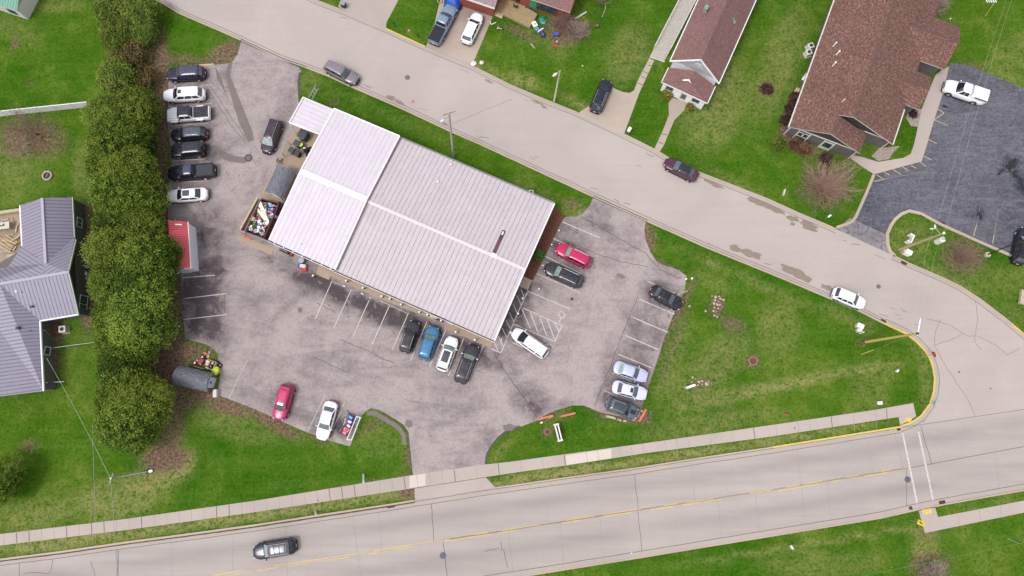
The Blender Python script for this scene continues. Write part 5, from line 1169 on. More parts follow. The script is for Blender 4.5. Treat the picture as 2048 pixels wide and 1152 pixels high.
    # side windows
    nwin = dict(suv=3, cross=3, sedan=2, van=3, pickup=2, jeep=2, jeeptruck=2)[kind]
    for s_ in (-1, 1):
        for i in range(nwin):
            a_, b_ = i / nwin + .03, (i + 1) / nwin - .02
            if i == nwin - 1: b_ -= .03
            def sp_(u, v, a_=a_, b_=b_, s_=s_):
                t = lerp(a_, b_, u); hh = .10 + .80 * v; lo_ = Vector((lerp(xb0 - bw - .16, xb1 + br + .08, t), s_ * wb_, zb)); hi_ = Vector((lerp(xt0 - bw - .02, xt1 + br + .05, t), s_ * wt_, zt)); p = lerp(lo_, hi_, hh); p.y += s_ * off_; return p
            mb = MB(); mb.grid(sp_, 1, 1, smooth=False, flip=s_ > 0); mb.build('side_window', glass if glass is not None and kind in ('jeep',) else G_DARK, root, local=True)
    # lamps
    xl = X(.035); yl = plan(.05) * .80; zl = hood_z - .17
    for s_ in (-1, 1):
        lens('headlight', (X(.042), s_ * plan(.05) * .80, hood_z - .175), (.15 if not boxy else .08, .11, .055), -s_ * .35, M['lamp'], root)
        lens('taillight', (X(.985), s_ * plan(.97) * .86, deck_z - .16), (.09, .12, .13), 0, M['tail'], root)
        mb = MB(); mb.ball((X(cw + .045), s_ * (hw * .93 + .13), zb + .07), (.08, .13, .09), 8, 6); mb.tube((X(cw + .045), s_ * hw * .88, zb + .02), (X(cw + .045), s_ * (hw * .93 + .1), zb + .05), .03, n=6); mb.build('mirror', P_[mirror] if mirror else (body if not boxy else M['black']), root, local=True)
    # grille and wipers, bonnet seam
    mb = MB(); mb.box((X(.006) + .02, 0, hood_z - .36), (.06, Wd * .52, .22), 0); mb.build('grille', M['black'], root, local=True)
    mb = MB(); mb.grid(lambda u, v: Vector((lerp(X(cw - .012), X(cw + .012), u) - bw * (2 * v - 1) ** 2, (2 * v - 1) * wb_ * .9, topz(cw - .01) + .052 + .004)), 1, 8); mb.build('cowl', M['black'], root, local=True)
    for s_ in (-1, 1): mb = MB(); mb.bar(Vector((X(cw - .02) - bw * .5, s_ * hw * .70, topz(cw - .02) + .010)), Vector((X(.06), s_ * hw * .60, topz(.06) + .014)), .022, .008); mb.build('hood_seam', M['dark'], root, local=True)
    if stripe:
        mb = MB(); mb.grid(lambda u, v: Vector((lerp(X(.07), X(cw - .02), u), lerp(-.30, .30, v) * hw, topz(lerp(.07, cw - .02, u)) + .054)), 6, 2); mb.build('hood_decal', M['black'], root, local=True)
    if rails:
        for s_ in (-1, 1):
            mb = MB(); mb.path([Vector((lerp(xt0, xt1, t), s_ * wt_ * .90, zt + (.03 if t in (.06, .94) else .11))) for t in (.06, .10, .5, .90, .94)], .024 if rails != 'black' else .022, 6); mb.build('roof_rail', M['rim'] if rails != 'black' else M['black'], root, local=True)
        if rails == 'cross' or False:
            for t in (.3, .55, .8):
                mb = MB(); mb.bar(Vector((lerp(xt0, xt1, t), -wt_ * .88, zt + .10)), Vector((lerp(xt0, xt1, t), wt_ * .88, zt + .10)), .05, .02); mb.build('crossbar', M['black'], root, local=True)
    if sunroof:
        u0, u1, v0, v1 = sunroof
        def sr(u, v):
            p = rf_(lerp(u0, u1, u), lerp(v0, v1, v)); p.z += .014; return p
        mb = MB(); mb.grid(sr, 4, 4); mb.build('sunroof', G_DARK, root, local=True)
    if isb:
        x0, x1 = X(rb + .012), X(.985); bw2 = hw * .93
        if bed in ('cover', 'capblack'):
            mb = MB(); mb.rbox(((x0 + x1) / 2, 0, deck_z + .05), (x0 - x1 - .04, bw2 * 1.80, .07), .05);
            mb.build('bed_cover', P_['roofblk'] if bed == 'cover' else M['black'], root, local=True)
            mb = MB()
            for t in (.33, .66): mb.box((lerp(x0, x1, t), 0, deck_z + .09), (.02, bw2 * 1.7, .006))
            mb.build('cover_seam', M['dark'], root, local=True)
        elif bed == 'open':
            mb = MB(); mb.box(((x0 + x1) / 2, 0, deck_z + .055), (x0 - x1 - .10, bw2 * 1.62, .012)); mb.build('bed_floor', plain('bed_liner', (.05, .05, .06), .8, .2), root, local=True)
            mb = MB()
            for s_ in (-1, 1): mb.box(((x0 + x1) / 2, s_ * bw2 * .90, deck_z + .10), (x0 - x1, .10, .16))
            mb.box((x1 + .02, 0, deck_z + .095), (.08, bw2 * 1.70, .15)); mb.box((x0 - .02, 0, deck_z + .095), (.06, bw2 * 1.70, .15)); mb.build('bed_rails', body, root, local=True)
        elif bed == 'cap':
            mb = MB()
            def cp(u, v):
                s_ = -1 + 2 * v; x = lerp(x0 + .02, x1, u); a = abs(s_); yy = s_ * hw * .92; zz = Ht - .04 + .05 * (1 - s_ * s_)
                if a > .82: zz -= (a - .82) / .18 * .55
                if u > .96: zz -= .25
                return Vector((x, yy * (1 if a > .82 else .95), zz))
            mb.grid(cp, 14, 22); mb.box(((x0 + x1) / 2, 0, deck_z + .12), (x0 - x1 - .04, hw * 1.80, .34)); mb.build('bed_cap', body, root, local=True)
            for s_ in (-1, 1):
                mb = MB(); q = [Vector((lerp(x0, x1, t), s_ * (hw * .915 + .004), deck_z + zz)) for t, zz in ((.15, .28), (.92, .28), (.92, .52), (.15, .52))]
                mb.box(((x0 * .42 + x1 * .58), s_ * (hw * .905), Ht - .34), ((x0 - x1) * .72, .06, .16)); mb.build('side_window', G_DARK, root, local=True)
    if rack:
        mb = MB();
        for s_ in (-1, 1): mb.bar(Vector((lerp(xt0, xt1, .02), s_ * wt_ * .95, zt + .05)), Vector((lerp(xt0, xt1, .98), s_ * wt_ * .95, zt + .05)), .05, .05)
        mb.build('roof_rail', M['rim'], root, local=True)
    if kind == 'jeep' or kind == 'jeeptruck':
        for wx in (wbf, wbr):
            for s_ in (-1, 1):
                mb = MB(); mb.rbox((wx, s_ * (hw + .02), .86), (.95, .22, .06), .05); mb.build('fender', M['black'] if kind == 'jeep' else body, root, local=True)
    if kind == 'jeep':
        mb = MB(); mb.tube((X(1.0) + .02, 0, .95), (X(1.0) - .22, 0, .95), .37, n=20); mb.build('spare_wheel', M['rubber'], root, local=True)
    if kind == 'suv' and rails is None:
        mb = MB(); mb.box((X(re_ + .012), 0, zt + .02), (.14, wt_ * 1.7, .03)); mb.build('spoiler', body, root, local=True)
    mb = MB(); mb.box((X(1.0) - .015, 0, deck_z - .40), (.03, .34, .14)); mb.build('licence_plate', M['offwhite'], root, local=True)
    return root

gL, gS, gE_, gK = 'vehicles parked along the evergreen row', 'vehicles in the south row by the store', 'vehicles in the east row of the car park', 'vehicles parked along the side street'
make_car('dark navy suv with a wet sky-reflecting roof, first below the bare corner of the lot', (334, 150), (410, 145), 'suv', 'navy', gL, roofm='lot', ws=G_MID, W=1.9)
make_car('white suv with a small dark sunroof in the row by the evergreens', (327, 192), (410, 187), 'suv', 'white', gL, ws=G_DARK, glass=G_DARK, sunroof=(.04, .22, .30, .70), rails=True)
make_car('white pickup truck with black hardtop and black bed cover', (335, 232), (420, 225), 'jeeptruck', 'white', gL, roofm='roofblk', bed='cover', ws=G_DARK, stripe=None, W=1.9)
make_car('black suv with a wet roof greyed by reflected sky below the white pickup truck', (342, 271), (415, 266), 'suv', 'inky', gL, roofm='sheen_grey', ws=G_DARK, rails='black', W=1.85)
make_car('boxy black soft-top off-road car with a spare wheel at the back', (343, 304), (409, 298), 'jeep', 'black', gL, roofm='roofblk', W=1.84)
make_car('black pickup truck with an open grey bed by the evergreens', (337, 348), (430, 340), 'pickup', 'inky', gL, roofm='lot', bed='open', ws=G_TINT, W=2.0)
make_car('white sedan with a dark sunroof above the red roofed shed', (333, 393), (415, 387), 'sedan', 'white', gL, ws=G_DARK, glass=G_DARK, sunroof=(.10, .62, .20, .80))
make_car('dark maroon minivan with silver roof rails beside the service fence', (531, 306), (555, 240), 'van', 'maroon', None, ws=G_GREEN, rails=True, W=1.85)
make_car('grey plum suv parked by the kerb north of the store canopy', (715, 162), (651, 129), 'suv', 'plum', gK, ws=G_TINT, rails=True, W=1.8)
make_car('steel blue pickup truck with a charcoal bed cover in the driveway', (905, 12), (866, 86), 'pickup', 'steel', None, bed='capblack', ws=G_DARK, glass=G_DARK)
make_car('white rounded crossover in the brick house driveway', (958, 27), (931, 86), 'cross', 'white', None, ws=G_DARK, glass=G_TINT)
make_car('black suv with pale roof rails on the short driveway by the lamp post', (1215, 161), (1189, 223), 'suv', 'navy', None, ws=G_DARK, rails=True)
make_car('wine coloured sedan parked at the kerb across from the store', (1330, 322), (1395, 355), 'sedan', 'wine', gK, roofm='roofblk', ws=G_MID)
make_car('white pickup truck with a matching white bed cap on the dark lot', (1889, 170), (1971, 198), 'pickup', 'white', None, bed='cap', ws=G_DARK, W=2.0)
make_car('raspberry red suv parked at the store east side', (1113, 494), (1182, 528), 'suv', 'red', gE_, ws=G_GREEN, rails=True, W=1.8)
make_car('dark charcoal suv parked below the red suv', (1090, 533), (1165, 567), 'suv', 'charcoal', gE_, roofm='roofblk', ws=G_GREEN, rails=True, W=1.9)
make_car('black sedan alone at the top of the far east stalls', (1363, 612), (1302, 578), 'sedan', 'black', gE_, ws=G_TINT)
make_car('pale lavender silver sedan above the two other cars by the lawn', (1295, 755), (1228, 732), 'sedan', 'silver', gE_, ws=G_TINT, glass=G_GREEN)
make_car('pearl white sedan with a small sunroof between silver and grey cars', (1294, 790), (1225, 772), 'sedan', 'pearl', gE_, ws=G_TINT, glass=G_TINT, sunroof=(.04, .30, .30, .75))
make_car('slate grey hatchback with a large black roof and black bonnet decal', (1275, 828), (1213, 804), 'cross', 'slate', gE_, sunroof=(.06, .82, .14, .86), rails=True, ws=G_DARK, stripe=True, W=1.78)
make_car('white minivan on the accessible stall beside the striped hatching', (1026, 662), (1094, 710), 'van', 'white', gE_, ws=G_DARK, rails=True, W=1.8)
make_car('charcoal suv, leftmost of the four parked nose in at the store', (831, 643), (809, 705), 'suv', 'charcoal', gS, ws=G_TINT, rails=True, W=1.8)
make_car('bright blue suv beside the charcoal one', (869, 653), (847, 720), 'suv', 'blue', gS, ws=G_GREEN, W=1.85)
make_car('white suv with a black panorama roof in the south row', (907, 674), (883, 742), 'suv', 'white', gS, ws=G_GREEN, sunroof=(.08, .72, .16, .84), W=1.82)
make_car('long black full size suv, rightmost of the four at the store', (949, 689), (919, 766), 'suv', 'charcoal', gS, ws=G_GREEN, rails=True, W=1.95, mirror='white')
make_car('crimson suv at the lower left edge of the lot', (556, 840), (577, 769), 'suv', 'crimson', None, ws=G_MID, sunroof=(.05, .26, .26, .74), W=1.85)
make_car('white sedan beside the white rail rack', (642, 880), (664, 803), 'sedan', 'white', None, ws=G_MID, glass=G_MID)
make_car('black suv driving on the main road', (507, 1105), (592, 1091), 'suv', 'navy', None, roofm='sheen_grey', ws=G_GREEN, rails='cross', cat='suv', name='driving_suv', W=1.95)
make_car('white crossover parked by the kerb near the corner', (1730, 610), (1666, 583), 'cross', 'white', gK, ws=G_TINT, glass=G_DARK, W=1.75)
make_car('black car cut by the right edge of the frame', (2052, 456), (2036, 528), 'suv', 'inky', None, rails='black', ws=G_GREEN)

# ------------------------------------------------------------------ trees and shrubs
def leaf_mesh(seed, rx, ry, h, zc, nclump, nleaf, leaf, cr, squash=1.0, lowcut=-.35, holes=0.0):
    """crown of many small leaf faces gathered in clumps over an uneven egg shape"""
    g = random.Random(seed); lobes = [(Vector((g.gauss(0, 1), g.gauss(0, 1), g.gauss(0, .7))).normalized(), g.uniform(-.16, .22)) for _ in range(16)]
    vs = []; fs = []; tone = []
    for _ in range(nclump):
        d = Vector((g.gauss(0, 1), g.gauss(0, 1), g.gauss(0, .9)))
        if d.length < .01: continue
        d.normalize()
        if d.z < lowcut: d.z = -d.z
        q = 1.0
        for ld, a in lobes: q += a * max(0, d.dot(ld)) ** 5
        if g.random() < holes: continue
        rad = q * g.uniform(.80, 1.06); c = Vector((d.x * rx * rad, d.y * ry * rad, zc + d.z * h / 2 * rad))
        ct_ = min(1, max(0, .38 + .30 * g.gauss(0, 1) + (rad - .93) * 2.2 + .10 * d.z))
        for _ in range(nleaf):
            o = Vector((g.gauss(0, cr), g.gauss(0, cr), g.gauss(0, cr * .7))); p = c + o
            nn = (d * .7 + Vector((g.gauss(0, .6), g.gauss(0, .6), g.gauss(0, .5) + .5))).normalized(); a = nn.orthogonal().normalized(); b = nn.cross(a)
            t = g.uniform(0, 6.28); a, b = a * math.cos(t) + b * math.sin(t), b * math.cos(t) - a * math.sin(t)
            s1 = leaf * g.uniform(.6, 1.3); s2 = s1 * g.uniform(.35, .7); k = len(vs)
            vs += [p - a * s1, p + b * s2, p + a * s1 + nn * s1 * .15, p - b * s2]; fs.append((k, k + 1, k + 2, k + 3)); tone.append(min(1, max(0, ct_ + g.uniform(-.25, .25))))
    me = bpy.data.meshes.new('crown'); me.from_pydata([tuple(p) for p in vs], [], fs); me.update()
    a = me.attributes.new('tone', 'FLOAT', 'FACE'); a.data.foreach_set('value', tone); return me
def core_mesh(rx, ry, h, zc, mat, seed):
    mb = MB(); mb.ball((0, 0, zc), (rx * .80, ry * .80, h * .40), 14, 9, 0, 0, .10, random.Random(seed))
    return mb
cedars = []
for i in range(5):
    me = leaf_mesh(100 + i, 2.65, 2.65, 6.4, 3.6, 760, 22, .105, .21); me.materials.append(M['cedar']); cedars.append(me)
shrubm = []
for i in range(2):
    me = leaf_mesh(200 + i, 2.4, 2.4, 4.2, 2.4, 480, 18, .12, .26, holes=.08); me.materials.append(M['shrub']); shrubm.append(me)
browns = leaf_mesh(300, 2.2, 2.2, 3.0, 1.7, 240, 12, .15, .32, holes=.2); browns.materials.append(M['brush'])
cm = {}
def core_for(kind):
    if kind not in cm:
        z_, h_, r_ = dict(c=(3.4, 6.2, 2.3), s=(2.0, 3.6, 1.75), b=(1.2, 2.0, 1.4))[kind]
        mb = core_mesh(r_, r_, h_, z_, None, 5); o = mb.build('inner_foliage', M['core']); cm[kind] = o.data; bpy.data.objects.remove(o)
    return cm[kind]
tm = MB(); tm.tube((0, 0, 0), (0.05, .03, 2.6), .22, .13, 9); tm.tube((.05, .03, 2.5), (-.02, .08, 5.2), .13, .05, 7)
for a in range(5): t = a * 1.26; tm.tube((0, 0, 1.0 + a * .6), (1.3 * math.cos(t), 1.3 * math.sin(t), 1.6 + a * .7), .06, .025, 5)
to = tm.build('trunk', M['bark']); trunk_me = to.data; bpy.data.objects.remove(to)
def tree(px, py, rpx, kind, label, name='evergreen_tree', cat='tree', group=None, var=0, hs_=1.0):
    zc = dict(c=3.6, s=2.4, b=1.7)[kind] * rpx / 42 * hs_
    p = G(px, py, zc); sc = rpx / 15.8 / dict(c=2.75, s=2.55, b=2.4)[kind]
    o = thing(name, label, cat, (p.x, p.y, 0), rnd.uniform(0, 6.28), group)
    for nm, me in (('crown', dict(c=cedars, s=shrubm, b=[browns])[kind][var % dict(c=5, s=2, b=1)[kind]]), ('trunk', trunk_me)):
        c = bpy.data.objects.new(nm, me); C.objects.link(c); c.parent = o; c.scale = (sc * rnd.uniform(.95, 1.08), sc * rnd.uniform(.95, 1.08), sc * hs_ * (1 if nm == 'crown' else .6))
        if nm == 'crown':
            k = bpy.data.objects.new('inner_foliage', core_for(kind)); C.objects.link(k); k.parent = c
    return o
HG = 'trees of the evergreen row'
row = [(215, 232, 40, 'dark evergreen at the end of the white fence'), (276, 222, 42, 'dark evergreen left of the white suv and the white pickup truck'), (228, 283, 50, 'broad evergreen just below the end of the white fence, on the lawn side'),
       (279, 290, 42, 'evergreen left of the boxy black off-road car'), (214, 335, 42, 'evergreen on the lawn side, level with the black open-bed pickup'), (272, 352, 44, 'evergreen left of the black open-bed pickup truck'),
       (222, 392, 45, 'evergreen across the narrow lawn from the top corner of the lavender roof'), (274, 408, 42, 'evergreen left of the white sedan with the sunroof'), (226, 450, 46, 'evergreen beside the dark soil strip east of the lavender roofed house'),
       (290, 462, 44, 'evergreen touching the top left corner of the red shed roof'), (236, 512, 48, 'evergreen beside the white ladder frame next to the house'), (309, 520, 50, 'big rounded evergreen overhanging the red shed'),
       (220, 572, 42, 'evergreen nearest the east gable of the lavender roofed house'), (286, 580, 52, 'evergreen bulging towards the empty dark stalls'), (222, 630, 42, 'evergreen above the wire fence by the house air conditioner'),
       (292, 640, 48, 'evergreen left of the lowest empty dark stall'), (226, 688, 38, 'small evergreen at the end of the thin wire fence'), (268, 702, 42, 'evergreen left of the bare brown mulch patch'), (240, 742, 50, 'evergreen just above the last big clump'),
       (232, 800, 46, 'evergreen in the last big clump on the lawn side'), (295, 812, 46, 'evergreen below the small grey shed at the row end'), (262, 850, 50, 'southernmost evergreen of the row by the mulch heap')]
for i, (x, y, r_, lb) in enumerate(row): tree(x + (9 if x < 250 else -3), y, r_ * (.96 if x < 250 else .98), 'c', lb, group=HG, var=i)
SG = 'leafy shrubs at the top of the row'
for i, (x, y, r_, lb) in enumerate([(228, 24, 38, 'yellow green bush at the very top of the row'), (285, 30, 36, 'light green bush beside the street corner at the top'), (238, 72, 34, 'light green bush below the topmost one'), (240, 158, 36, 'bright yellow green bush where the dark evergreens begin'), (288, 68, 28, 'thin olive bush near the bare lot corner')]):
    tree(x, y, r_, 's', lb, 'bush', 'bush', SG, i)
for i, (x, y, r_, lb) in enumerate([(270, 108, 32, 'brownish sparse bush in the gap of the row'), (246, 122, 26, 'small brown bush on the lawn side of the gap'), (288, 158, 28, 'low brown bush left of the navy suv')]): tree(x, y, r_, 'b', lb, 'bush', 'bush', 'brown bushes', i)
tree(2, 965, 34, 'c', 'round dark evergreen at the left edge beside a pale object', group=None, var=2)
# small bushes by the buildings
def bush(px, py, r_m, mat, label, name='bush', h=None, seed=1, group=None, n=70):
    h = h or r_m * 1.5; p = G(px, py, h * .4); me = leaf_mesh(seed, r_m * .9, r_m * .9, h, h * .5, n, 10, .10, .16); me.materials.append(mat)
    o = thing(name, label, 'bush', (p.x, p.y, 0), 0, group); c = bpy.data.objects.new('crown', me); C.objects.link(c); c.parent = o
    mb = MB(); mb.ball((0, 0, h * .42), (r_m * .65, r_m * .65, h * .38), 10, 6, 0, 0, .12, random.Random(seed)); mb.build('inner_foliage', M['core'], o, local=True)
    return o
M['goldleaf'] = leaf_mat('golden_foliage', (0.05, 0.055, 0.012), (0.20, 0.17, 0.03), (0.42, 0.33, 0.06))
M['rustleaf'] = leaf_mat('rust_foliage', (0.05, 0.022, 0.014), (0.13, 0.06, 0.035), (0.20, 0.12, 0.06))
M['greenleaf'] = leaf_mat('fresh_foliage', (0.015, 0.05, 0.008), (0.045, 0.13, 0.02), (0.10, 0.22, 0.05))
M['plumleaf'] = leaf_mat('plum_foliage', (0.030, 0.014, 0.016), (0.075, 0.035, 0.035), (0.12, 0.06, 0.05))
bush(1334, 189, .62, M['goldleaf'], 'golden green bush at the left front corner of the white porch', seed=11)
bush(1380, 215, .42, M['goldleaf'], 'small golden bush right of the white porch door', seed=12)
bush(1077, 511, .62, M['greenleaf'], 'round green bush in the red mulch bed by the store', seed=13)
bush(1556, 288, .95, M['shrub'], 'green rounded bush at the brown building corner', seed=14, h=1.2, n=120)
for i, (x, y, r_) in enumerate([(1592, 291, .85), (1607, 298, .75)]): bush(x, y, r_, M['rustleaf'], ['rust brown bush below the twin windows', 'rust brown bush beside the entry door of the grey wall'][i], seed=15 + i, group='bushes along the grey wall', h=1.1, n=110)
bush(1652, 318, .8, M['plumleaf'], 'dark plum bush against the grey wall', seed=18)
for i, (x, y, lb) in enumerate([(1590, 196, 'uppermost of three dark plum shrubs west of the brown building'), (1580, 217, 'middle of three dark plum shrubs west of the brown building'), (1571, 241, 'lowest of three dark plum shrubs west of the brown building')]): bush(x, y, .72, M['plumleaf'], lb, seed=20 + i, group='plum shrubs west of the brown building', h=1.0, n=110)
bush(1826, 228, .35, M['plumleaf'], 'tiny dark bush in the gravel bed', seed=25)

def twigs(px, py, r_m, h, mat, label, n, seed, name='bare_tree', cat='tree', thick=.014, up=.5, group=None, zb=0.0, upr=(0.15, 1.2), sub=7):
    g = random.Random(seed); p = G(px, py, h * .35); root = thing(name, label, cat, (p.x, p.y, 0), 0, group)
    tk = MB()
    if zb: tk.tube((0, 0, 0), (0, 0, zb + .2), thick * 6, thick * 4, 8); tk.build('trunk', M['bark'], root, local=True)
    mb = MB()
    def br(p, d, L, r_, lev):
        k = 4 if lev < 2 else 3; pts = [p]
        for i in range(k):
            d = (d + Vector((g.gauss(0, .16), g.gauss(0, .16), g.gauss(0, .12) + .05))).normalized(); pts.append(pts[-1] + d * L / k)
        for i in range(k): mb.tube(pts[i], pts[i + 1], r_ * (1 - i / k * .5), r_ * (1 - (i + 1) / k * .5), 3, 0, False)
        if lev < 2:
            for _ in range(sub if lev == 0 else 4):
                i = g.randint(1, k); q = pts[i]; dd = (d + Vector((g.gauss(0, .55), g.gauss(0, .55), g.gauss(0, .35)))).normalized(); br(q, dd, L * g.uniform(.28, .5), r_ * .62, lev + 1)
    for i in range(n):
        a = g.uniform(0, 6.28); e = g.uniform(*upr); d = Vector((math.cos(a) * math.cos(e), math.sin(a) * math.cos(e), math.sin(e) * h / r_m if h > r_m else math.sin(e)))
        br(Vector((g.gauss(0, .06), g.gauss(0, .06), zb)), d.normalized(), r_m * g.uniform(.6, .85) / max(.55, math.cos(e)) ** .3, thick, 0)
    mb.build('branches', mat, root, local=True); return root
twigs(1648, 374, 4.1, 2.2, M['twig_pink'], 'bare pinkish ornamental tree on the lawn by the side street', 85, 31, thick=.024, zb=.4, upr=(.0, 1.0))
twigs(1925, 512, 2.6, 2.2, M['twig'], 'bare brown shrub on the island beside the leaning pole', 70, 32, 'bare_shrub', 'shrub', thick=.016, sub=5, upr=(.1, 1.3))
twigs(1128, 48, 2.3, 2.6, M['twig'], 'bare reddish shrub at the corner of the brick house', 60, 33, 'bare_shrub', 'shrub', thick=.02, upr=(.1, 1.3))
twigs(1154, 62, 1.9, 1.6, M['twig_grey'], 'dense tan twiggy shrub right of the brick house', 75, 34, 'bare_shrub', 'shrub', thick=.02, upr=(.05, 1.3))
twigs(1866, 4, 2.6, 2.2, M['twig_grey'], 'pale twiggy shrub at the top edge behind the brown roof', 80, 35, 'bare_shrub', 'shrub', thick=.022, upr=(.05, 1.3))
twigs(1862, 1148, 2.2, 1.9, M['twig_grey'], 'pale round twiggy shrub at the bottom edge', 90, 36, 'bare_shrub', 'shrub', thick=.022, upr=(.05, 1.3))
twigs(62, 262, 3.6, 3.4, M['twig'], 'bare brown tree growing through the white fence line', 26, 37, thick=.024, zb=.6, upr=(.1, 1.2))
twigs(40, 300, 2.6, 2.6, M['twig_grey'], 'pale bare sapling below the white fence', 8, 38, thick=.026, zb=.5, upr=(.1, 1.0))
twigs(1205, 4, 2.2, 2.6, M['twig'], 'thin bare tree at the top edge right of the brick house', 14, 39, thick=.02, zb=.4, upr=(.1, 1.1))
bush(1533, 178, .8, M['plumleaf'], 'low dark mound of leaves on the lawn between white house and brown roof', seed=41, h=.5)
bush(1100, 1168, .5, M['shrub'], 'small bush', seed=42) if False else None

# ------------------------------------------------------------------ poles, lamps, signs, wires
def pole_dir(base, top): return Vector((top.x - base.x, top.y - base.y, 0))
def leaning(base_px, top_px, h):
    return G(*base_px, 0), G(*top_px, h)
def frm(c, az, el):  # not used for shapes that lie flat
    return Matrix.Rotation(az, 3, 'Z')
# utility pole on the grass strip north of the store
b, t = leaning((907, 314), (898, 226), 12.4)
o = thing('utility_pole', 'tall grey utility pole on the grass strip north of the store', 'utility pole', (b.x, b.y, 0))
mb = MB(); mb.tube(b, t, .17, .11, 10); mb.build('pole', plain('grey_pole_wood', (.34, .31, .29), .9, .2), o)
mb = MB(); mb.bar(t + Vector((-.75, -.15, -.3)), t + Vector((.75, .35, -.3)), .10, .12); mb.build('crossarm', M['wood'], o)
for k in (-.65, .1, .65):
    mb = MB(); q = t + Vector((k, .1 + k * .3, -.15)); mb.cyl((q.x, q.y, q.z), .07, .28, 8, r2=.04); mb.build('insulator', M['offwhite'], o)
mb = MB(); q = lerp(b, t, .93); mb.tube(q, q + Vector((-.65, -.5, .2)), .04, n=6); mb.build('lamp_arm', M['galv'], o)
mb = MB(); mb.ball(q + Vector((-.8, -.6, .2)), (.32, .15, .10), rz=.7); mb.build('lamp_head', M['offwhite'], o)
# street lamp with cobra head
b, t = leaning((1108, 203), (1120, 141), 8.0)
o = thing('street_lamp', 'pale street lamp leaning over the lawn by the side street', 'street lamp', (b.x, b.y, 0))
mb = MB(); mb.tube(b, t, .13, .08, 10); mb.build('pole', plain('concrete_pole', (.55, .50, .42), .8, .1), o)
mb = MB(); e = G(1113, 147, 8.0); mb.tube(t, e, .04, n=6); mb.build('arm', M['galv'], o)
mb = MB(); e2 = G(1110, 149, 7.95); d = (e2 - t); mb.ball(e2, (.42, .19, .12), rz=math.atan2(d.y, d.x)); mb.build('lamp_head', M['offwhite'], o)
# bottom left lamp on a bracket
b, t = leaning((290, 944), (221, 957), 8.6)
o = thing('street_lamp', 'grey street lamp pole on the lower left lawn with wires to the house', 'street lamp', (b.x, b.y, 0))
mb = MB(); mb.tube(b, t, .13, .10, 10); mb.build('pole', M['galv'], o); tl = t
mb = MB(); mb.bar(t + Vector((-.1, -.55, -.2)), t + Vector((.15, .55, -.2)), .09, .1); mb.build('crossarm', M['grey'], o)
mb = MB(); e = G(295, 943, 7.4); q = lerp(b, t, .85); mb.tube(q, e, .035, n=6); mb.build('arm', M['galv'], o)
mb = MB(); e2 = G(302, 942, 7.4); mb.ball(e2, (.46, .26, .13), rz=R(10)); mb.build('lamp_head', M['dark'], o); mb = MB(); mb.ball(e2 + Vector((0, 0, .05)), (.30, .19, .12), rz=R(10)); mb.build('lamp_cover', M['white'], o)
# wooden pole with transformer on the island
b, t = leaning((1799, 499), (1888, 466), 11.2)
o = thing('utility_pole', 'wooden utility pole with white transformer on the lawn island', 'utility pole', (b.x, b.y, 0))
mb = MB(); mb.tube(b, t, .19, .13, 10); mb.build('pole', plain('honey_wood', (.42, .33, .17), .85, .2), o); t4 = t
mb = MB(); mb.ball(t, (.17, .17, .13)); mb.build('cap', M['white'], o)
mb = MB(); q = lerp(b, t, .86) + Vector((.25, -.62, 0)); mb.cyl((q.x, q.y, q.z - .55), .36, 1.15, 16, r2=.36); mb.ball(q + Vector((0, 0, .6)), (.36, .36, .12)); tr = mb.build('transformer', M['offwhite'], o)
for k in (-.14, .14):
    mb = MB(); mb.cyl((q.x + k, q.y, q.z + .65), .05, .25, 8); mb.build('bushing', M['dark'], tr)
mb = MB(); q = lerp(b, t, .93); e = q + Vector((-.55, .75, .1)); mb.tube(q, e, .04, n=6); mb.build('lamp_arm', M['galv'], o)
mb = MB(); mb.ball(e + Vector((-.05, .15, 0)), (.13, .30, .10)); mb.ball(e + Vector((-.45, -.1, 0)), (.28, .10, .07)); mb.build('lamp_head', M['offwhite'], o)
# wood pole at the corner with its long white arm
b, t = leaning((1730, 684), (1835, 667), 11.0)
o = thing('utility_pole', 'yellowish wooden pole at the street corner carrying a long white lamp arm', 'utility pole', (b.x, b.y, 0))
mb = MB(); mb.tube(b, t, .20, .11, 10); mb.build('pole', plain('yellow_wood', (.50, .36, .10), .85, .22), o); t5 = t
mb = MB(); mb.cyl((b.x, b.y, 0), .26, .25, 12); mb.build('collar', M['rust'], o)
mb = MB(); e = G(1841, 636, 11.0); mb.tube(G(1834.5, 671, 11.0), e, .05, n=8); mb.bar(G(1836, 663, 11), G(1840, 641, 11), .13, .05); mb.build('lamp_arm', M['white'], o)
mb = MB(); mb.ball(t, (.16, .16, .14)); mb.build('cap', M['black'], o)
gw_ = thing('guy_wire', 'yellow sleeved guy wire on the corner lawn below the pole', 'guy wire', tuple(G(1722, 709, 0)))
mb = MB(); g0_ = G(1722, 709, 0); g1_ = lerp(g0_, t5, .24); mb.tube(g0_, g1_, .045, n=6); mb.build('sleeve', M['yellow'], gw_)
mb = MB(); mb.tube(g1_, lerp(b, t5, .95), .012, n=4); mb.build('cable', M['grey'], gw_)
# black lamp post by the dark lot
b, t = G(1973, 510, 0), G(2036, 484, 5.6)
o = thing('lamp_post', 'black lamp post on a round concrete base by the dark lot', 'lamp post', (b.x, b.y, 0))
mb = MB(); mb.cyl((b.x, b.y, 0), .36, .35, 18); mb.build('footing', M['stone'], o)
mb = MB(); mb.tube((b.x, b.y, .3), t, .085, .06, 8); mb.build('pole', M['black'], o)
mb = MB(); mb.rbox(t + Vector((.35, 0, 0)), (.7, .35, .12), .04); mb.build('lamp_head', M['black'], o)
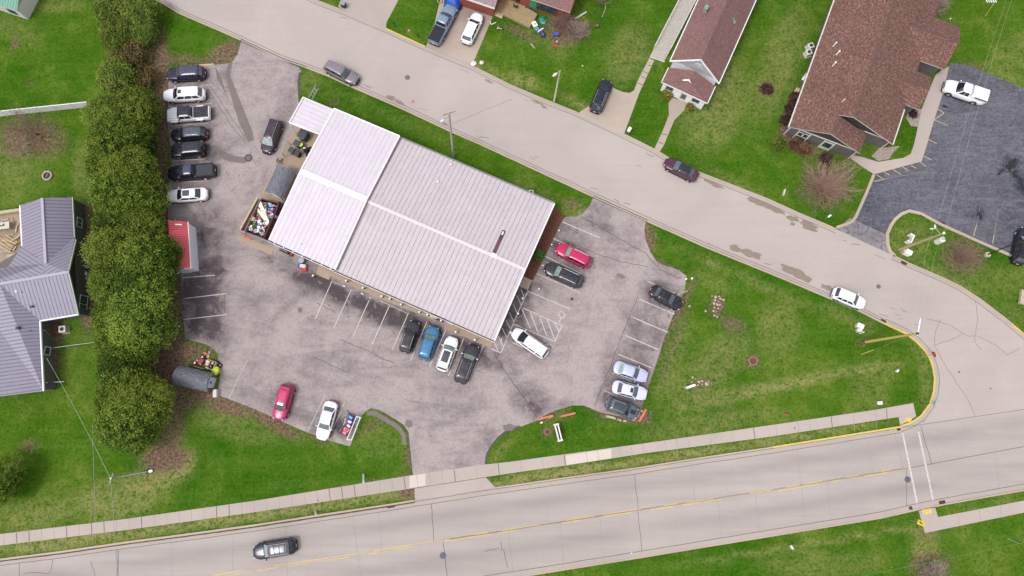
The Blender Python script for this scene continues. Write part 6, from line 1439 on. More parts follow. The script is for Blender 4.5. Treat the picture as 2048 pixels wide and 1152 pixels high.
# stop sign seen nearly edge on
b, t = leaning((1840, 714), (1868, 708.5), 2.75)
o = thing('stop_sign', 'red octagonal stop sign by the yellow kerb, seen nearly edge on', 'road sign', (b.x, b.y, 0))
mb = MB(); mb.tube(b, (t.x, t.y, t.z + .3), .035, n=6); mb.build('post', M['galv'], o)
def octagon(c, r, az, th, mat, nm, par, elev=0.35, n=8, ph=22.5):
    nrm = Vector((math.cos(az) * math.cos(elev), math.sin(az) * math.cos(elev), math.sin(elev))); a = nrm.orthogonal().normalized() if abs(nrm.z) > .99 else Vector((-math.sin(az), math.cos(az), 0)); bb = nrm.cross(a)
    pts = [c + (a * math.cos(R(ph + 360 / n * i)) + bb * math.sin(R(ph + 360 / n * i))) * r for i in range(n)]
    mb = MB(); k = [p - nrm * th / 2 for p in pts] + [p + nrm * th / 2 for p in pts]
    mb.add(k, [tuple(reversed(range(n))), tuple(range(n, 2 * n))] + [(i, (i + 1) % n, n + (i + 1) % n, n + i) for i in range(n)]); return mb.build(nm, mat, par), nrm, a, bb
def text_on(c, nrm, a, bb, body, size, mat, nm, par):
    cu = bpy.data.curves.new(nm, 'FONT'); cu.body = body; cu.size = size; cu.align_x = 'CENTER'; cu.align_y = 'CENTER'; cu.extrude = .003
    ob = bpy.data.objects.new(nm, cu); C.objects.link(ob); Mx = Matrix((( a.x, bb.x, nrm.x, c.x), (a.y, bb.y, nrm.y, c.y), (a.z, bb.z, nrm.z, c.z), (0, 0, 0, 1)))
    dg = bpy.context.evaluated_depsgraph_get(); me = bpy.data.meshes.new_from_object(ob.evaluated_get(dg)); bpy.data.objects.remove(ob); me.transform(mat_of(par).inverted() @ Mx)
    me.materials.clear(); me.materials.append(mat); o_ = bpy.data.objects.new(nm, me); C.objects.link(o_); o_.parent = par; return o_
fc, nr, a_, b_ = octagon(t, .40, R(15), .02, M['red'], 'sign_face', o, elev=.05)
text_on(t + nr * .014, nr, a_, b_, 'STOP', .26, M['white'], 'lettering', fc)
# street name sign
b, t = leaning((1840, 807), (1867, 806), 2.9)
o = thing('street_name_sign', 'green street name blades on a thin post by the yellow kerb', 'street sign', (b.x, b.y, 0))
mb = MB(); mb.tube(b, t, .03, n=6); mb.build('post', M['dark'], o)
for az, dz_ in ((R(-65), 0), (R(75), .22)):
    mb = MB(); mb.box((t.x, t.y, t.z + dz_), (.8, .03, .18), az); mb.build('blade', plain('sign_green', (.10, .42, .30), .5, .1), o)
# yellow pedestrian crossing sign
b, t = leaning((1817, 1040), (1842, 1046), 2.6)
o = thing('crossing_sign', 'yellow diamond pedestrian sign beside the lower sidewalk ramp', 'road sign', (b.x, b.y, 0))
mb = MB(); mb.tube(b, (t.x, t.y, t.z), .035, n=6); mb.build('post', M['galv'], o)
fc, nr, a_, b_ = octagon(t, .52, R(100), .02, plain('sign_yellow', (.85, .62, .02), .5, .05), 'sign_face', o, elev=.72, n=4, ph=0)
mb = MB(); c_ = t + nr * .018
def sp(x, y): return c_ + a_ * x + b_ * y
mb.ball(sp(0, .22), (.05, .05, .02)); mb.tube(sp(0, .16), sp(-.01, -.02), .045, n=6); mb.tube(sp(-.01, -.02), sp(-.10, -.26), .028, n=5); mb.tube(sp(0, -.02), sp(.10, -.25), .028, n=5); mb.tube(sp(0, .12), sp(.12, .02), .022, n=5); mb.tube(sp(0, .12), sp(-.12, .03), .022, n=5)
mb.build('walking_figure', M['black'], fc)
# small mailbox, posts, markers
def mailbox(px, py, label, mt=None, h=1.1, ang=0.0, size=(.50, .24, .24)):
    p = G(px, py, 0); o = thing('mailbox', label, 'mailbox', (p.x, p.y, 0), ang)
    mb = MB(); mb.box((0, 0, h / 2), (.09, .09, h), 0); mb.build('post', M['wood'], o, local=True)
    mb = MB(); mb.rbox((0, 0, h + .1), size, .08); mb.build('box', mt or M['white'], o, local=True); return o
mailbox(1256, 266, 'white mailbox at the corner of the short driveway', ang=R(60), size=(.65, .42, .3))
mailbox(1576, 1091, 'dark mailbox with a white top on the bottom lawn', ang=R(-60))
mailbox(1651, 437, 'white mailbox leaning at the kerb below the pink bare tree', ang=R(35))
def marker(px0, px1, h, label, mat, r=.07, name='marker_post', cat='post'):
    b = G(*px0, 0); t = G(*px1, h); o = thing(name, label, cat, (b.x, b.y, 0)); mb = MB(); mb.tube(b, t, r, r * .9, 8); mb.build('post', mat, o); mb = MB(); mb.ball(t, (r * 1.1, r * 1.1, r * .7), 8, 4); mb.build('cap', mat, o); return o
marker((727, 949), (727, 964), 1.8, 'white marker post standing above the sidewalk left of the driveway', M['white'], .11)
marker((631, 1022), (632, 1029), 1.0, 'short white marker in the verge of the main road', M['offwhite'], .10)
marker((2038, 1087), (2018, 1078), 3.0, 'thin grey post lying over the lower right lawn', M['galv'], .05)
for px, py, lb in ((618, 520, ''),): pass
# wires
def wire(pts, label, name='power_line', cat='cable', r=.022, sag=.5, mat=None, group=None):
    o = thing(name, label, cat, tuple(pts[0]), 0, group); P = []
    for a, b in zip(pts[:-1], pts[1:]):
        for i in range(13): t = i / 12; p = lerp(a, b, t); p.z -= sag * 4 * t * (1 - t); P.append(p)
    mb = MB(); mb.path(P, r, 4); mb.build('cable', mat or M['galv'], o); return o
gm_ = plain('pale_cable', (.42, .48, .36), .6, .1)
wire([G(2025, -6, 11.0), t4 + Vector((0, 0, .1)), G(1863, 545, 10.7), t5 + Vector((.05, .05, 0))], 'pale overhead wire over the top of the wooden island pole', mat=gm_, r=.009, group='overhead wires')
wire([G(2015, -6, 10.2), G(1879, 430, 9.8), G(1847, 535, 9.8), t5 + Vector((0, .1, -1))], 'pale overhead wire passing left of the wooden island pole', mat=gm_, r=.008, group='overhead wires')
wire([G(93, 716, 3.2), tl], 'thin wire between the lavender roofed house and the lower left lamp', mat=M['offwhite'], r=.013, sag=.3)
wire([tl, G(233, 1200, 8.0)], 'thin vertical looking wire crossing the left end of the main road', mat=M['grey'], r=.018, sag=.3)
wire([G(1560, 1188, 7.5), G(2045, 1086, 7.5), G(2200, 1052, 7.5)], 'green tinted wire over the bottom right lawn', mat=plain('green_cable', (.08, .32, .10), .7, .1), r=.014, sag=.1)

# ------------------------------------------------------------------ street ironwork
def manhole(px, py, r_, label, mat=None, ring=None, z=.02, name='manhole_cover'):
    p = G(px, py, 0); o = thing(name, label, 'manhole cover', (p.x, p.y, z))
    mb = MB(); k = 28; a = [(r_ * math.cos(2 * math.pi * i / k), r_ * math.sin(2 * math.pi * i / k)) for i in range(k)]
    b_ = [(x * .86, y * .86) for x, y in a]; vs = [Vector((x, y, .012)) for x, y in a] + [Vector((x, y, .016)) for x, y in b_] + [Vector((x, y, -.01)) for x, y in a]
    mb.add(vs, [(i, (i + 1) % k, k + (i + 1) % k, k + i) for i in range(k)] + [(2 * k + i, 2 * k + (i + 1) % k, (i + 1) % k, i) for i in range(k)]); mb.build('frame', ring or M['iron'], o, local=True)
    mb = MB(); mb.cyl((0, 0, -.005), r_ * .82, .018, 26)
    for i in range(-3, 4): mb.box((i * r_ * .2, 0, .016), (.03, r_ * 1.2 * math.sqrt(max(.1, 1 - (i * .2) ** 2)), .006))
    mb.build('lid', mat or M['iron'], o, local=True); return o
manhole(815, 155, .36, 'round manhole cover on the side street near the grey plum suv'); manhole(1757, 573, .30, 'small round manhole cover on the side street near the white crossover')
dkb = plain('bluish_iron', (.10, .10, .14), .6, .2)
manhole(886, 1111, .40, 'dark manhole cover below the yellow line of the main road', dkb, dkb); manhole(1815, 959, .38, 'dark manhole cover touching the left crosswalk line', dkb, dkb)
manhole(1506, 722, .55, 'rusty red manhole ring in the big east lawn', M['rust'], plain('ring_brick', (.38, .22, .16), .9, .2)); manhole(1095, 864, .40, 'rusty round cover in the lawn left of the white double sign', M['rust'], plain('ring_brick', (.38, .22, .16), .9, .2))
manhole(1918, 744, .12, 'tiny round valve cover in the wide street mouth', M['iron']); manhole(1981, 777, .10, 'tiny valve cover further into the wide street mouth', M['iron']); manhole(1589, 856, .10, 'tiny round valve cover on the sidewalk', M['iron'], z=.035); manhole(636, 1001, .09, 'tiny valve cover on the sidewalk, left', M['iron'], z=.035)
manhole(1144, 598, .22, 'small ring cover on the asphalt above the accessible stall', M['patch_dark'], M['iron'])
def grate(px, py, L, Wd, ang, label, z=.03):
    p = G(px, py, 0); o = thing('storm_drain', label, 'storm drain', (p.x, p.y, z), ang)
    mb = MB(); mb.box((0, Wd / 2, 0), (L, .05, .05)); mb.box((0, -Wd / 2, 0), (L, .05, .05)); mb.box((L / 2, 0, 0), (.05, Wd - .05, .05)); mb.box((-L / 2, 0, 0), (.05, Wd - .05, .05)); mb.build('frame', M['rust'], o, local=True)
    mb = MB(); mb.box((0, 0, -.015), (L - .05, Wd - .05, .03)); k = 7
    for i in range(k): mb.box((-L / 2 + L * (i + .5) / k, 0, .008), (.05, Wd - .06, .02))
    mb.build('grate', plain('dark_rust', (.09, .03, .035), .85, .3), o, local=True)
grate(782, 1011, .9, .5, R(9), 'rusty storm drain in the gutter left of the lower driveway'); grate(1808, 525, .75, .5, R(-27), 'maroon storm drain at the kerb of the pole island'); grate(1846, 431, .7, .42, R(-27), 'maroon storm drain at the edge of the dark lot')
grate(1766, 643, .7, .45, R(-27), 'storm drain at the start of the yellow corner kerb'); grate(1797, 858, .42, .35, R(12), 'small square drain at the upper crosswalk end'); grate(1884, 1005, .75, .42, R(9), 'rusty drain beside the lower sidewalk ramp'); grate(1821, 1016, .38, .35, R(9), 'small dark drain just left of the lower sidewalk ramp')
grate(1886, 447, .5, .35, R(-27), 'small drain further along the dark lot edge')
p = G(497, 316, 0); o = thing('storm_drain', 'sunken round drain with cracked rim in the asphalt near the maroon minivan', 'storm drain', (p.x, p.y, .02)); mb = MB(); mb.cyl((0, 0, -.01), .55, .022, 22); mb.build('basin', M['patch_dark'], o, local=True); mb = MB(); mb.cyl((0, 0, .012), .30, .02, 18); mb.build('grate', M['iron'], o, local=True)

# ------------------------------------------------------------------ bollards
bd = None
def bollard(px, py, label, h=1.0, group='bollards in front of the store', small=False):
    global bd
    t = G(px, py, h if not small else .35)
    if small:
        o = thing('stake', label, 'post', (t.x, t.y, 0), 0, group); mb = MB(); mb.cyl((0, 0, 0), .07, .3, 8); mb.build('stem', M['dark'], o, local=True); mb = MB(); mb.ball((0, 0, .32), (.13, .13, .09), 10, 5); mb.build('cap', M['white'], o, local=True); return o
    if bd is None:
        o = thing('bollard', label, 'bollard', (t.x, t.y, 0), 0, group)
        mb = MB(); mb.cyl((0, 0, 0), .09, h, 14); mb.build('post', M['black'], o, local=True); mb = MB(); mb.ball((0, 0, h + .01), (.15, .15, .09), 14, 6); mb.build('cap', M['white'], o, local=True); bd = o; return o
    o = bd.copy(); C.objects.link(o); o.location = (t.x, t.y, 0); o['label'] = label
    for ch in list(bd.children): c = ch.copy(); C.objects.link(c); c.parent = o
    return o
for px, py, lb in ((626, 551, 'white capped bollard standing alone left of the concrete pad'), (692, 561, 'white capped bollard nearest the square concrete pad'), (725.5, 575, 'white capped bollard above the second stall line'), (763, 592, 'white capped bollard between second and third stall lines'), (779.5, 597, 'white capped bollard right above the third stall line'),
                   (802, 608.5, 'white capped bollard above the fourth stall'), (839, 623.5, 'white capped bollard above the stall of the charcoal suv'), (854.5, 629, 'white capped bollard left of the pale bin'), (882, 641, 'white capped bollard right of the pale bin'), (911.5, 664, 'white capped bollard in front of the white suv with black roof'), (949.5, 679.5, 'white capped bollard in front of the long black suv'),
                   (1045.5, 596.6, 'white capped bollard at the upper tip of the hatched strip'), (1036, 627, 'white capped bollard on the zigzag of the hatched strip'), (1021, 665, 'white capped bollard hidden between hatching and white minivan')): bollard(px, py, lb)
for px, py, lb in ((1118, 460.5, 'small white topped stake by the first east stall line'), (1103.5, 489, 'small white topped stake by the red suv'), (1086, 530.5, 'small white topped stake by the charcoal suv nose'), (1078, 577.5, 'small white topped stake on the asphalt by the side door pad')): bollard(px, py, lb, group='stakes along the mulch bed', small=True)

# ------------------------------------------------------------------ generic small things
def simple(name, label, cat, px, py, ang=0.0, group=None, z=0.02):
    p = G(px, py, 0); return thing(name, label, cat, (p.x, p.y, z), ang, group)
def part(o, nm, mat, fn, label=None):
    mb = MB(); fn(mb); return mb.build(nm, mat, o, local=True, label=label)
# orange beams
def beam(a, b, wd, ht, mat, name, label, group=None):
    A_, B_ = G(*a, 0), G(*b, 0); d = B_ - A_; o = thing(name, label, 'parking block', ((A_.x + B_.x) / 2, (A_.y + B_.y) / 2, 0.01), math.atan2(d.y, d.x), group)
    L = d.length; mb = MB(); mb.rbox((0, 0, ht / 2), (L, wd, ht), .05)
    mb.build('beam', mat, o, local=True); mb = MB();
    for s_ in (-.38, .38): mb.cyl((L * s_, 0, ht - .02), .035, .05, 8)
    mb.build('bolt', M['rust'], o, local=True); return o
og = 'faded orange parking blocks at the lawn edge'
beam((1076, 839), (1105, 831), .24, .18, M['orange'], 'parking_block', 'faded orange parking block at the end of the long asphalt crack', og)
beam((1096, 836), (1107, 831), .30, .22, M['orange'], 'parking_block', 'short broken orange block lying on a longer one', og)
beam((1121, 833), (1151, 826), .26, .18, M['orange'], 'parking_block', 'faded orange parking block lying alone in the grass', og)
beam((1278, 843), (1292, 818), .28, .20, M['orange'], 'parking_block', 'steeply turned orange parking block beside the slate hatchback', og)
beam((1212, 832), (1232, 837), .28, .15, M['stone'], 'parking_block', 'pale broken concrete block below the slate hatchback'); beam((1235, 838), (1243, 842), .22, .15, M['stone'], 'parking_block', 'pale middle fragment of broken block'); beam((1246, 842), (1253, 842), .26, .18, M['stone'], 'parking_block', 'small pale end fragment of broken block')
beam((1353, 588), (1376, 582), .16, .06, M['tan'], 'board', 'thin tan board at the lawn edge by the black sedan');
beam((398, 131), (428, 129), .25, .08, M['lumber'], 'parking_block', 'tan timber behind the navy suv at the lot end')
o = beam((415, 716), (419, 703), .30, .12, M['offwhite'], 'board', 'pale upright board on the grass beside the red machine');
beam((1357, 907), (1371, 912), .14, .06, M['rust'], 'board', 'small rusty bar on the verge of the main road')
# double sign: two panels on posts, seen from above
def panel_sign(a0, a1, hh, label, wd=.5, z0=.6, name='monument_sign', dbl=True):
    A_, B_ = G(*a0, hh), G(*a1, hh); d = B_ - A_; c = (A_ + B_) / 2; o = thing(name, label, 'sign', (c.x, c.y, 0), math.atan2(d.y, d.x)); L = d.length
    for s_ in ((-1, 1) if dbl else (0,)):
        mb = MB(); mb.rbox((0, s_ * wd * .30, (hh + z0) / 2), (L, .14 if dbl else .3, hh - z0), .04); mb.build('panel', M['white'], o, local=True)
    for s_ in (-1, 1):
        mb = MB(); mb.rbox((L / 2 * s_, 0, hh / 2), (.22, wd * 1.05, hh + .04), .05); mb.build('post', M['offwhite'], o, local=True)
    return o
panel_sign((1113, 849), (1121, 881), 1.5, 'white double panel sign standing in the lower lawn', .62)
panel_sign((1375, 775), (1390, 770), .9, 'low white sign beside the small stone bed', .3, .1, dbl=False)
# stones
def stones(pts, label, name, rr=(.10, .22), seed=3):
    g = random.Random(seed);
    for i, (x, y) in enumerate(pts):
        p = G(x, y, 0); r_ = g.uniform(*rr); mb = MB(); mb.ball((0, 0, r_ * .3), (r_, r_ * g.uniform(.6, .95), r_ * .55), 9, 5, 0, g.uniform(0, 3), .12, g); o = mb.build('stone', M['stone']); o.location = (p.x, p.y, 0); tag(o, label, 'stone', name)
g_ = random.Random(9)
stones([(1424 + g_.uniform(-3, 3), 592), (1431, 594), (1438, 593), (1430, 600), (1437, 603), (1428, 607), (1434, 609), (1441, 598), (1429, 615), (1436, 617), (1432, 624), (1429, 631), (1434, 634), (1427, 622), (1439, 610), (1447, 600)], 'pale stone in the small rock bed on the east lawn', 'stones of the lawn rock bed')
stones([(1385, 755), (1391, 758), (1398, 764), (1404, 762), (1411, 767), (1417, 763), (1404, 769), (1384, 764), (1396, 770)], 'pale stone in the little bed beside the low white sign', 'stones beside the low white sign', (.10, .22), 5)
stones([(1413, 768)], 'largest pale stone right of the low white sign', 'big stone', (.26, .28), 5)
stones([(1284, 822), (1279, 827), (1286, 831), (1281, 834), (1277, 831)], 'rubble stone behind the slate hatchback', 'rubble by the slate hatchback', (.09, .18), 6)
stones([(1380, 612), (1411, 622), (1378, 613)], 'small white stone on the lawn by the black sedan', 'white stones on the lawn', (.12, .2), 7)
# utility boxes on the corner lawn
o = simple('utility_box', 'white square utility box on the corner lawn by the pole', 'utility box', 1716, 653, R(-25)); part(o, 'body', M['offwhite'], lambda m: m.rbox((0, 0, .35), (.80, .55, .7), .04)); part(o, 'lid', M['white'], lambda m: m.rbox((0, 0, .73), (.84, .6, .06), .04))
o = simple('utility_box', 'smaller pale green utility box right beside the white one', 'utility box', 1716, 661, R(10)); part(o, 'body', plain('pale_green', (.42, .50, .46), .6, .08), lambda m: m.rbox((0, 0, .25), (.65, .5, .5), .06)); part(o, 'lid', M['offwhite'], lambda m: m.rbox((0, 0, .52), (.6, .45, .05), .05))
marker((1719, 667), (1728, 664), 1.1, 'white and orange marker post by the utility boxes', M['white'], .07)
o = simple('utility_box', 'grey flat box in the lawn above the sidewalk end', 'utility box', 1758, 806, R(5)); part(o, 'body', M['grey'], lambda m: m.rbox((0, 0, .12), (.75, .50, .24), .04)); part(o, 'lid', M['offwhite'], lambda m: m.rbox((0, 0, .26), (.66, .42, .04), .03))
o = simple('vent_cap', 'small white cap on the corner lawn', 'vent', 1791, 742, R(60)); part(o, 'pipe', M['offwhite'], lambda m: m.cyl((0, 0, 0), .10, .5, 10)); part(o, 'cap', M['white'], lambda m: m.ball((0, 0, .52), (.26, .16, .10)))
o = simple('hydrant', 'small red fire hydrant above the sidewalk', 'fire hydrant', 1571, 829, R(0)); part(o, 'barrel', M['red'], lambda m: m.cyl((0, 0, 0), .12, .6, 12)); part(o, 'bonnet', M['red'], lambda m: m.ball((0, 0, .6), (.15, .15, .13))); part(o, 'nozzle', M['pink'], lambda m: m.tube((-.24, 0, .42), (.24, 0, .42), .06))
o = simple('utility_box', 'pale green utility box just below the grey shed gable', 'utility box', 434, 787, R(5)); part(o, 'body', plain('pale_green', (.42, .50, .46), .6, .08), lambda m: m.rbox((0, 0, .35), (.50, 1.0, .7), .04)); part(o, 'lid', M['offwhite'], lambda m: m.rbox((0, 0, .71), (.46, .94, .04), .04))
# white things on the pole island
o = simple('equipment_cabinet', 'white equipment cabinet at the foot of the wooden island pole', 'cabinet', 1811, 507, R(-30)); part(o, 'body', M['white'], lambda m: m.rbox((0, 0, .45), (.85, .62, .9), .05)); part(o, 'lid', M['white'], lambda m: m.rbox((-.05, 0, .93), (.62, .58, .06), .05)); part(o, 'door', plain('lilac', (.55, .5, .66), .6), lambda m: m.box((.44, 0, .45), (.03, .5, .8)))
o = simple('pedestal_box', 'round tan pedestal between the pole foot and the white cabinet', 'utility box', 1803, 504); part(o, 'body', M['tan'], lambda m: m.cyl((0, 0, 0), .24, .8, 14, r2=.2)); part(o, 'cap', M['lumber'], lambda m: m.ball((0, 0, .8), (.22, .22, .1)))
o = simple('angled_sign', 'white angular bracket shaped sign on the pole island', 'sign', 1818, 481, R(62)); part(o, 'panel', M['white'], lambda m: m.box((0, 0, .45), (1.2, .18, .9))); part(o, 'wing', M['white'], lambda m: (m.box((.53, .30, .45), (.14, .42, .9)))); part(o, 'side_wing', M['white'], lambda m: (m.box((-.53, .30, .45), (.14, .42, .9), R(-20))))
# street side litter
for px, py, r_, mt, lb in ((825, 203, .22, 'pink', 'crumpled pink bag on the side street'), (1418, 487, .12, 'pink', 'small pink scrap at the kerb'), (1372, 558, .16, 'white', 'scrap of white litter at the lot edge'), (1384, 557, .2, 'white', 'white litter in the grass by the lot corner'), (1263, 1106, .1, 'white', 'white scrap on the lower edge of the main road'), (1083, 845, .18, 'white', 'white cap by the orange blocks'),
                       (1311, 520, .0, 'white', ''), (1165, 32 + 100, .13, 'white', 'white ball on the lawn below the brick house shrubs')):
    if r_ == 0: continue
    mb = MB(); p = G(px, py, 0); mb.ball((0, 0, r_ * .4), (r_, r_ * .7, r_ * .4), 9, 5, 0, .4, .25, random.Random(px)); o = mb.build('litter', M[mt]); o.location = (p.x, p.y, .02); tag(o, lb, 'litter')
# fire ring
o = simple('fire_ring', 'round stone fire ring on the left lawn', 'fire pit', 96, 352); mb = MB()
for i in range(14):
    a = 2 * math.pi * i / 14; mb.rbox((.58 * math.cos(a), .58 * math.sin(a), .12), (.20, .25, .24), .05, a)
mb.build('ring', M['stone'], o, local=True); part(o, 'ash', M['dark'], lambda m: m.cyl((0, 0, 0), .50, .05, 20)); part(o, 'log', M['wood'], lambda m: m.tube((-.2, -.25, .1), (.1, .25, .12), .06))
# white fence on the left
def fence(pts, h, label, name, mat, pmat, pitch=2.4, solid=True, cat='fence', pr=.07):
    P = [G(*p, h) for p in pts]; o = thing(name, label, cat, (P[0].x, P[0].y, 0));
    for a, b in zip(P[:-1], P[1:]):
        L = (b - a).length; n_ = max(1, round(L / pitch)); d = (b - a).normalized()
        if solid: mb = MB(); mb.bar(Vector((a.x, a.y, h - .05)), Vector((b.x, b.y, h - .05)), .05, .0, drop=h - .15); mb.bar(Vector((a.x, a.y, h - .05)), Vector((b.x, b.y, h - .05)), .11, .05, drop=.06); mb.build('panel', mat, o)
        else:
            mb = MB(); mb.bar(Vector((a.x, a.y, h)), Vector((b.x, b.y, h)), .05, .03, drop=.02)
            mb.build('top_rail', mat, o); mb = MB(); k = int(L / .14)
            for i in range(k): p = lerp(a, b, i / k); mb.tube((p.x, p.y, .05), (p.x + d.x * .14, p.y + d.y * .14, h), .006, n=3, caps=False); mb.tube((p.x + d.x * .14, p.y + d.y * .14, .05), (p.x, p.y, h), .006, n=3, caps=False)
            mb.build('mesh', mat, o)
        for i in range(n_ + 1):
            p = lerp(a, b, i / n_); mb = MB(); mb.box((p.x, p.y, h / 2 + .04), (pr * 2, pr * 2, h + .08), math.atan2(d.y, d.x)); mb.build('post', pmat, o)
    return o
fence([(-60, 231), (0, 222), (172, 204)], 1.5, 'long white board fence ending at the evergreen row', 'board_fence', M['white'], M['white'])
fence([(94, 697), (188, 685)], 1.2, 'thin wire fence between the house corner and the evergreens', 'wire_fence', M['galv'], M['galv'], solid=False, pr=.03)
fence([(574, 281), (553, 331), (487, 466)], 1.5, 'thin wire fence along the service slab west of the store', 'wire_fence', M['galv'], M['galv'], solid=False, pr=.035)
# air conditioners
def aircon(px, py, label, ang, s_=.85, group=None, z=0.0):
    p = G(px, py, .9); o = thing('air_conditioner', label, 'air conditioner', (p.x, p.y, z), ang, group)
    part(o, 'housing', M['offwhite'], lambda m: m.rbox((0, 0, .42), (s_, s_, .84), .05)); part(o, 'fan_guard', M['grey'], lambda m: m.cyl((0, 0, .84), s_ * .36, .02, 18)); part(o, 'fan', M['black'], lambda m: (m.cyl((0, 0, .86), s_ * .27, .012, 16), m.cyl((0, 0, .87), .06, .03, 8)))
    part(o, 'pad', M['stone'], lambda m: m.box((0, 0, .01), (s_ * 1.25, s_ * 1.25, .06))); return o
aircon(1623, 90, 'upper of two white air conditioners by the brown roof', R(20), .75, 'air conditioners west of the brown roof'); aircon(1619, 103, 'lower of two white air conditioners by the brown roof', R(20), .75, 'air conditioners west of the brown roof')
aircon(123, 658, 'air conditioner on the ground beside the lavender roofed house', R(8), .85); aircon(1062, 384, 'air conditioner at the north edge of the store', R(-10), .62)
for px, py, lb, s_ in ((1608, 156, 'white folded chair leaning by the west wall of the brown building', .42), (1604, 161, 'second white chair beside the first at the west wall', .36)):
    o = simple('garden_chair', lb, 'chair', px, py, R(-30)); part(o, 'seat', M['white'], lambda m: m.rbox((0, 0, .42), (s_, s_, .05), .04)); part(o, 'backrest', M['white'], lambda m: m.box((0, s_ * .48, .68), (s_, .04, .5)));
    for sx in (-1, 1):
        for sy in (-1, 1): part(o, 'leg', M['white'], lambda m: m.tube((sx * s_ * .42, sy * s_ * .42, 0), (sx * s_ * .42, sy * s_ * .42, .42), .02, n=5))
beam((1591, 186), (1597, 177), .55, .12, M['lumber'], 'step_block', 'tan step block at the west wall of the brown building')
beam((1565, 392), (1568, 380), .16, .5, M['offwhite'], 'marker_block', 'small pale marker on the lawn left of the pink bare tree')
o = marker((1899, 42), (1901, 37), 1.2, 'white pipe post behind the brown roof', M['white'], .10)

# kit in the service yard
def bin_(px, py, label, size, mat, lid=None, ang=R(-26), name='waste_bin', z=.04, hinge=True):
    p = G(px, py, size[2]); o = thing(name, label, 'bin', (p.x, p.y, z), ang)
    part(o, 'body', mat, lambda m: m.rbox((0, 0, size[2] / 2), (size[0] * .92, size[1] * .92, size[2]), .05)); part(o, 'lid', lid or mat, lambda m: m.rbox((0, 0, size[2] + .03), (size[0], size[1], .08), .05))
    if hinge: part(o, 'handle', M['grey'], lambda m: m.tube((-size[0] * .3, -size[1] * .52, size[2] * .95), (size[0] * .3, -size[1] * .52, size[2] * .95), .025, n=6))
    return o
bin_(605, 268, 'large black container under the edge of the store canopy', (1.15, 1.25, 1.3), M['dark'], plain('slate_lid', (.055, .06, .08), .5, .2))
bin_(594, 286, 'dark slate lidded bin left of the green bucket', (.85, .8, 1.0), plain('slate_lid', (.055, .06, .08), .5, .2)); bin_(583, 300, 'lowest dark slate bin in the service yard', (.75, .75, 1.0), plain('slate_lid', (.055, .06, .08), .5, .2)); bin_(594, 306, 'black bin with a round grey opening', (.7, .7, .9), M['black'], M['dark'])
o = simple('bucket', 'green bucket with bright lime lid in the service yard', 'bucket', 605, 294, z=.04); part(o, 'body', M['green'], lambda m: m.cyl((0, 0, 0), .26, .85, 14, r2=.3)); part(o, 'lid', M['lime'], lambda m: m.cyl((0, 0, .85), .30, .04, 16))
o = simple('tyre_pile', 'dark pile of old tyres beside the store wall', 'tyre pile', 613, 302, z=.04)
for i, (x, y, z_) in enumerate([(0, 0, 0), (.05, .03, .22), (.55, .2, 0), (.3, -.5, 0), (.0, .02, .44)]):
    mb = MB(); k = 16
    mb.grid(lambda u, v: Vector((x + (.26 + .11 * math.cos(2 * math.pi * v)) * math.cos(2 * math.pi * u), y + (.26 + .11 * math.cos(2 * math.pi * v)) * math.sin(2 * math.pi * u), z_ + .11 + .10 * math.sin(2 * math.pi * v))), k, 8); mb.build('tyre', M['rubber'], o, local=True)
o = simple('jug', 'cream coloured jug lying on the dark tyres', 'jug', 612, 300, z=.6); part(o, 'body', M['offwhite'], lambda m: m.ball((0, 0, .12), (.22, .15, .13))); part(o, 'cap', M['red'], lambda m: m.cyl((.18, 0, .1), .05, .06, 8))
o = simple('scrap_pile', 'small heap of rusty scrap where the wire fence ends at the shed', 'scrap', 560, 322, z=.04)
for i in range(7): part(o, 'scrap_piece', M['rust'] if i % 2 else M['wood'], lambda m, i=i: m.tube((rnd.uniform(-.5, .5), rnd.uniform(-.5, .5), .06), (rnd.uniform(-.5, .5), rnd.uniform(-.5, .5), .25), rnd.uniform(.05, .1), n=6))
marker((562, 321), (575, 278), 1.6, 'white topped fence corner post in the service yard', M['offwhite'], .07) if False else None
# dumpster with its fence and rubbish
dc = [G(524, 398, 1.35), G(558, 407, 1.35), G(528, 476, 1.35), G(492, 464, 1.35)]
ctr = sum(dc, Vector()) / 4; o = thing('dumpster', 'open maroon dumpster heaped with rubbish west of the store', 'dumpster', (ctr.x, ctr.y, 0.04))
mar = plain('maroon_steel', (.10, .025, .035), .7, .3)
for i in range(4):
    a, b = dc[i], dc[(i + 1) % 4]; mb = MB(); mb.bar(a, b, .10, .0, drop=1.25); mb.bar(a, b, .16, .06, drop=.06); mb.build('side_wall', mar, o)
mb = MB(); mb.prism([XY(p) for p in dc] if False else [XY(p) for p in dc], .06, .12); mb.build('floor', mar, o)
ug = random.Random(21)
u_ = (dc[1] - dc[0]); v_ = (dc[3] - dc[0])
def inD(u, v, z): p = dc[0] + u_ * u + v_ * v; return Vector((p.x, p.y, z))
heap = MB(); heap.grid(lambda u, v: inD(.04 + .92 * u, .03 + .94 * v, .75 + .4 * math.sin(3.1 * u) * math.sin(3.1 * v) + ug.uniform(-.12, .12)), 14, 24, smooth=False)
for i in range(620):
    c_ = inD(ug.uniform(.08, .92), ug.uniform(.06, .94), 1.05 + ug.uniform(-.05, .32)); s1 = ug.uniform(.05, .17)
    heap.box(c_, (s1 * ug.uniform(.8, 2.4), s1, s1 * .6), ug.uniform(0, 3), ug.choice((0, 1, 2, 2, 2, 8, 8, 3, 4, 5, 6, 2, 0, 7, 8)), tilt=(ug.uniform(-.7, .7), ug.uniform(-.7, .7)))
ho = heap.build('rubbish', [M['dark'], plain('navy_trash', (.035, .035, .075), .7, .3), M['white'], M['pink'], M['cardboard'], M['purple'], M['skyblue'], M['rust'], M['offwhite']]); tag(ho, 'mixed rubbish heaped in the maroon dumpster', 'rubbish', None, 'stuff')
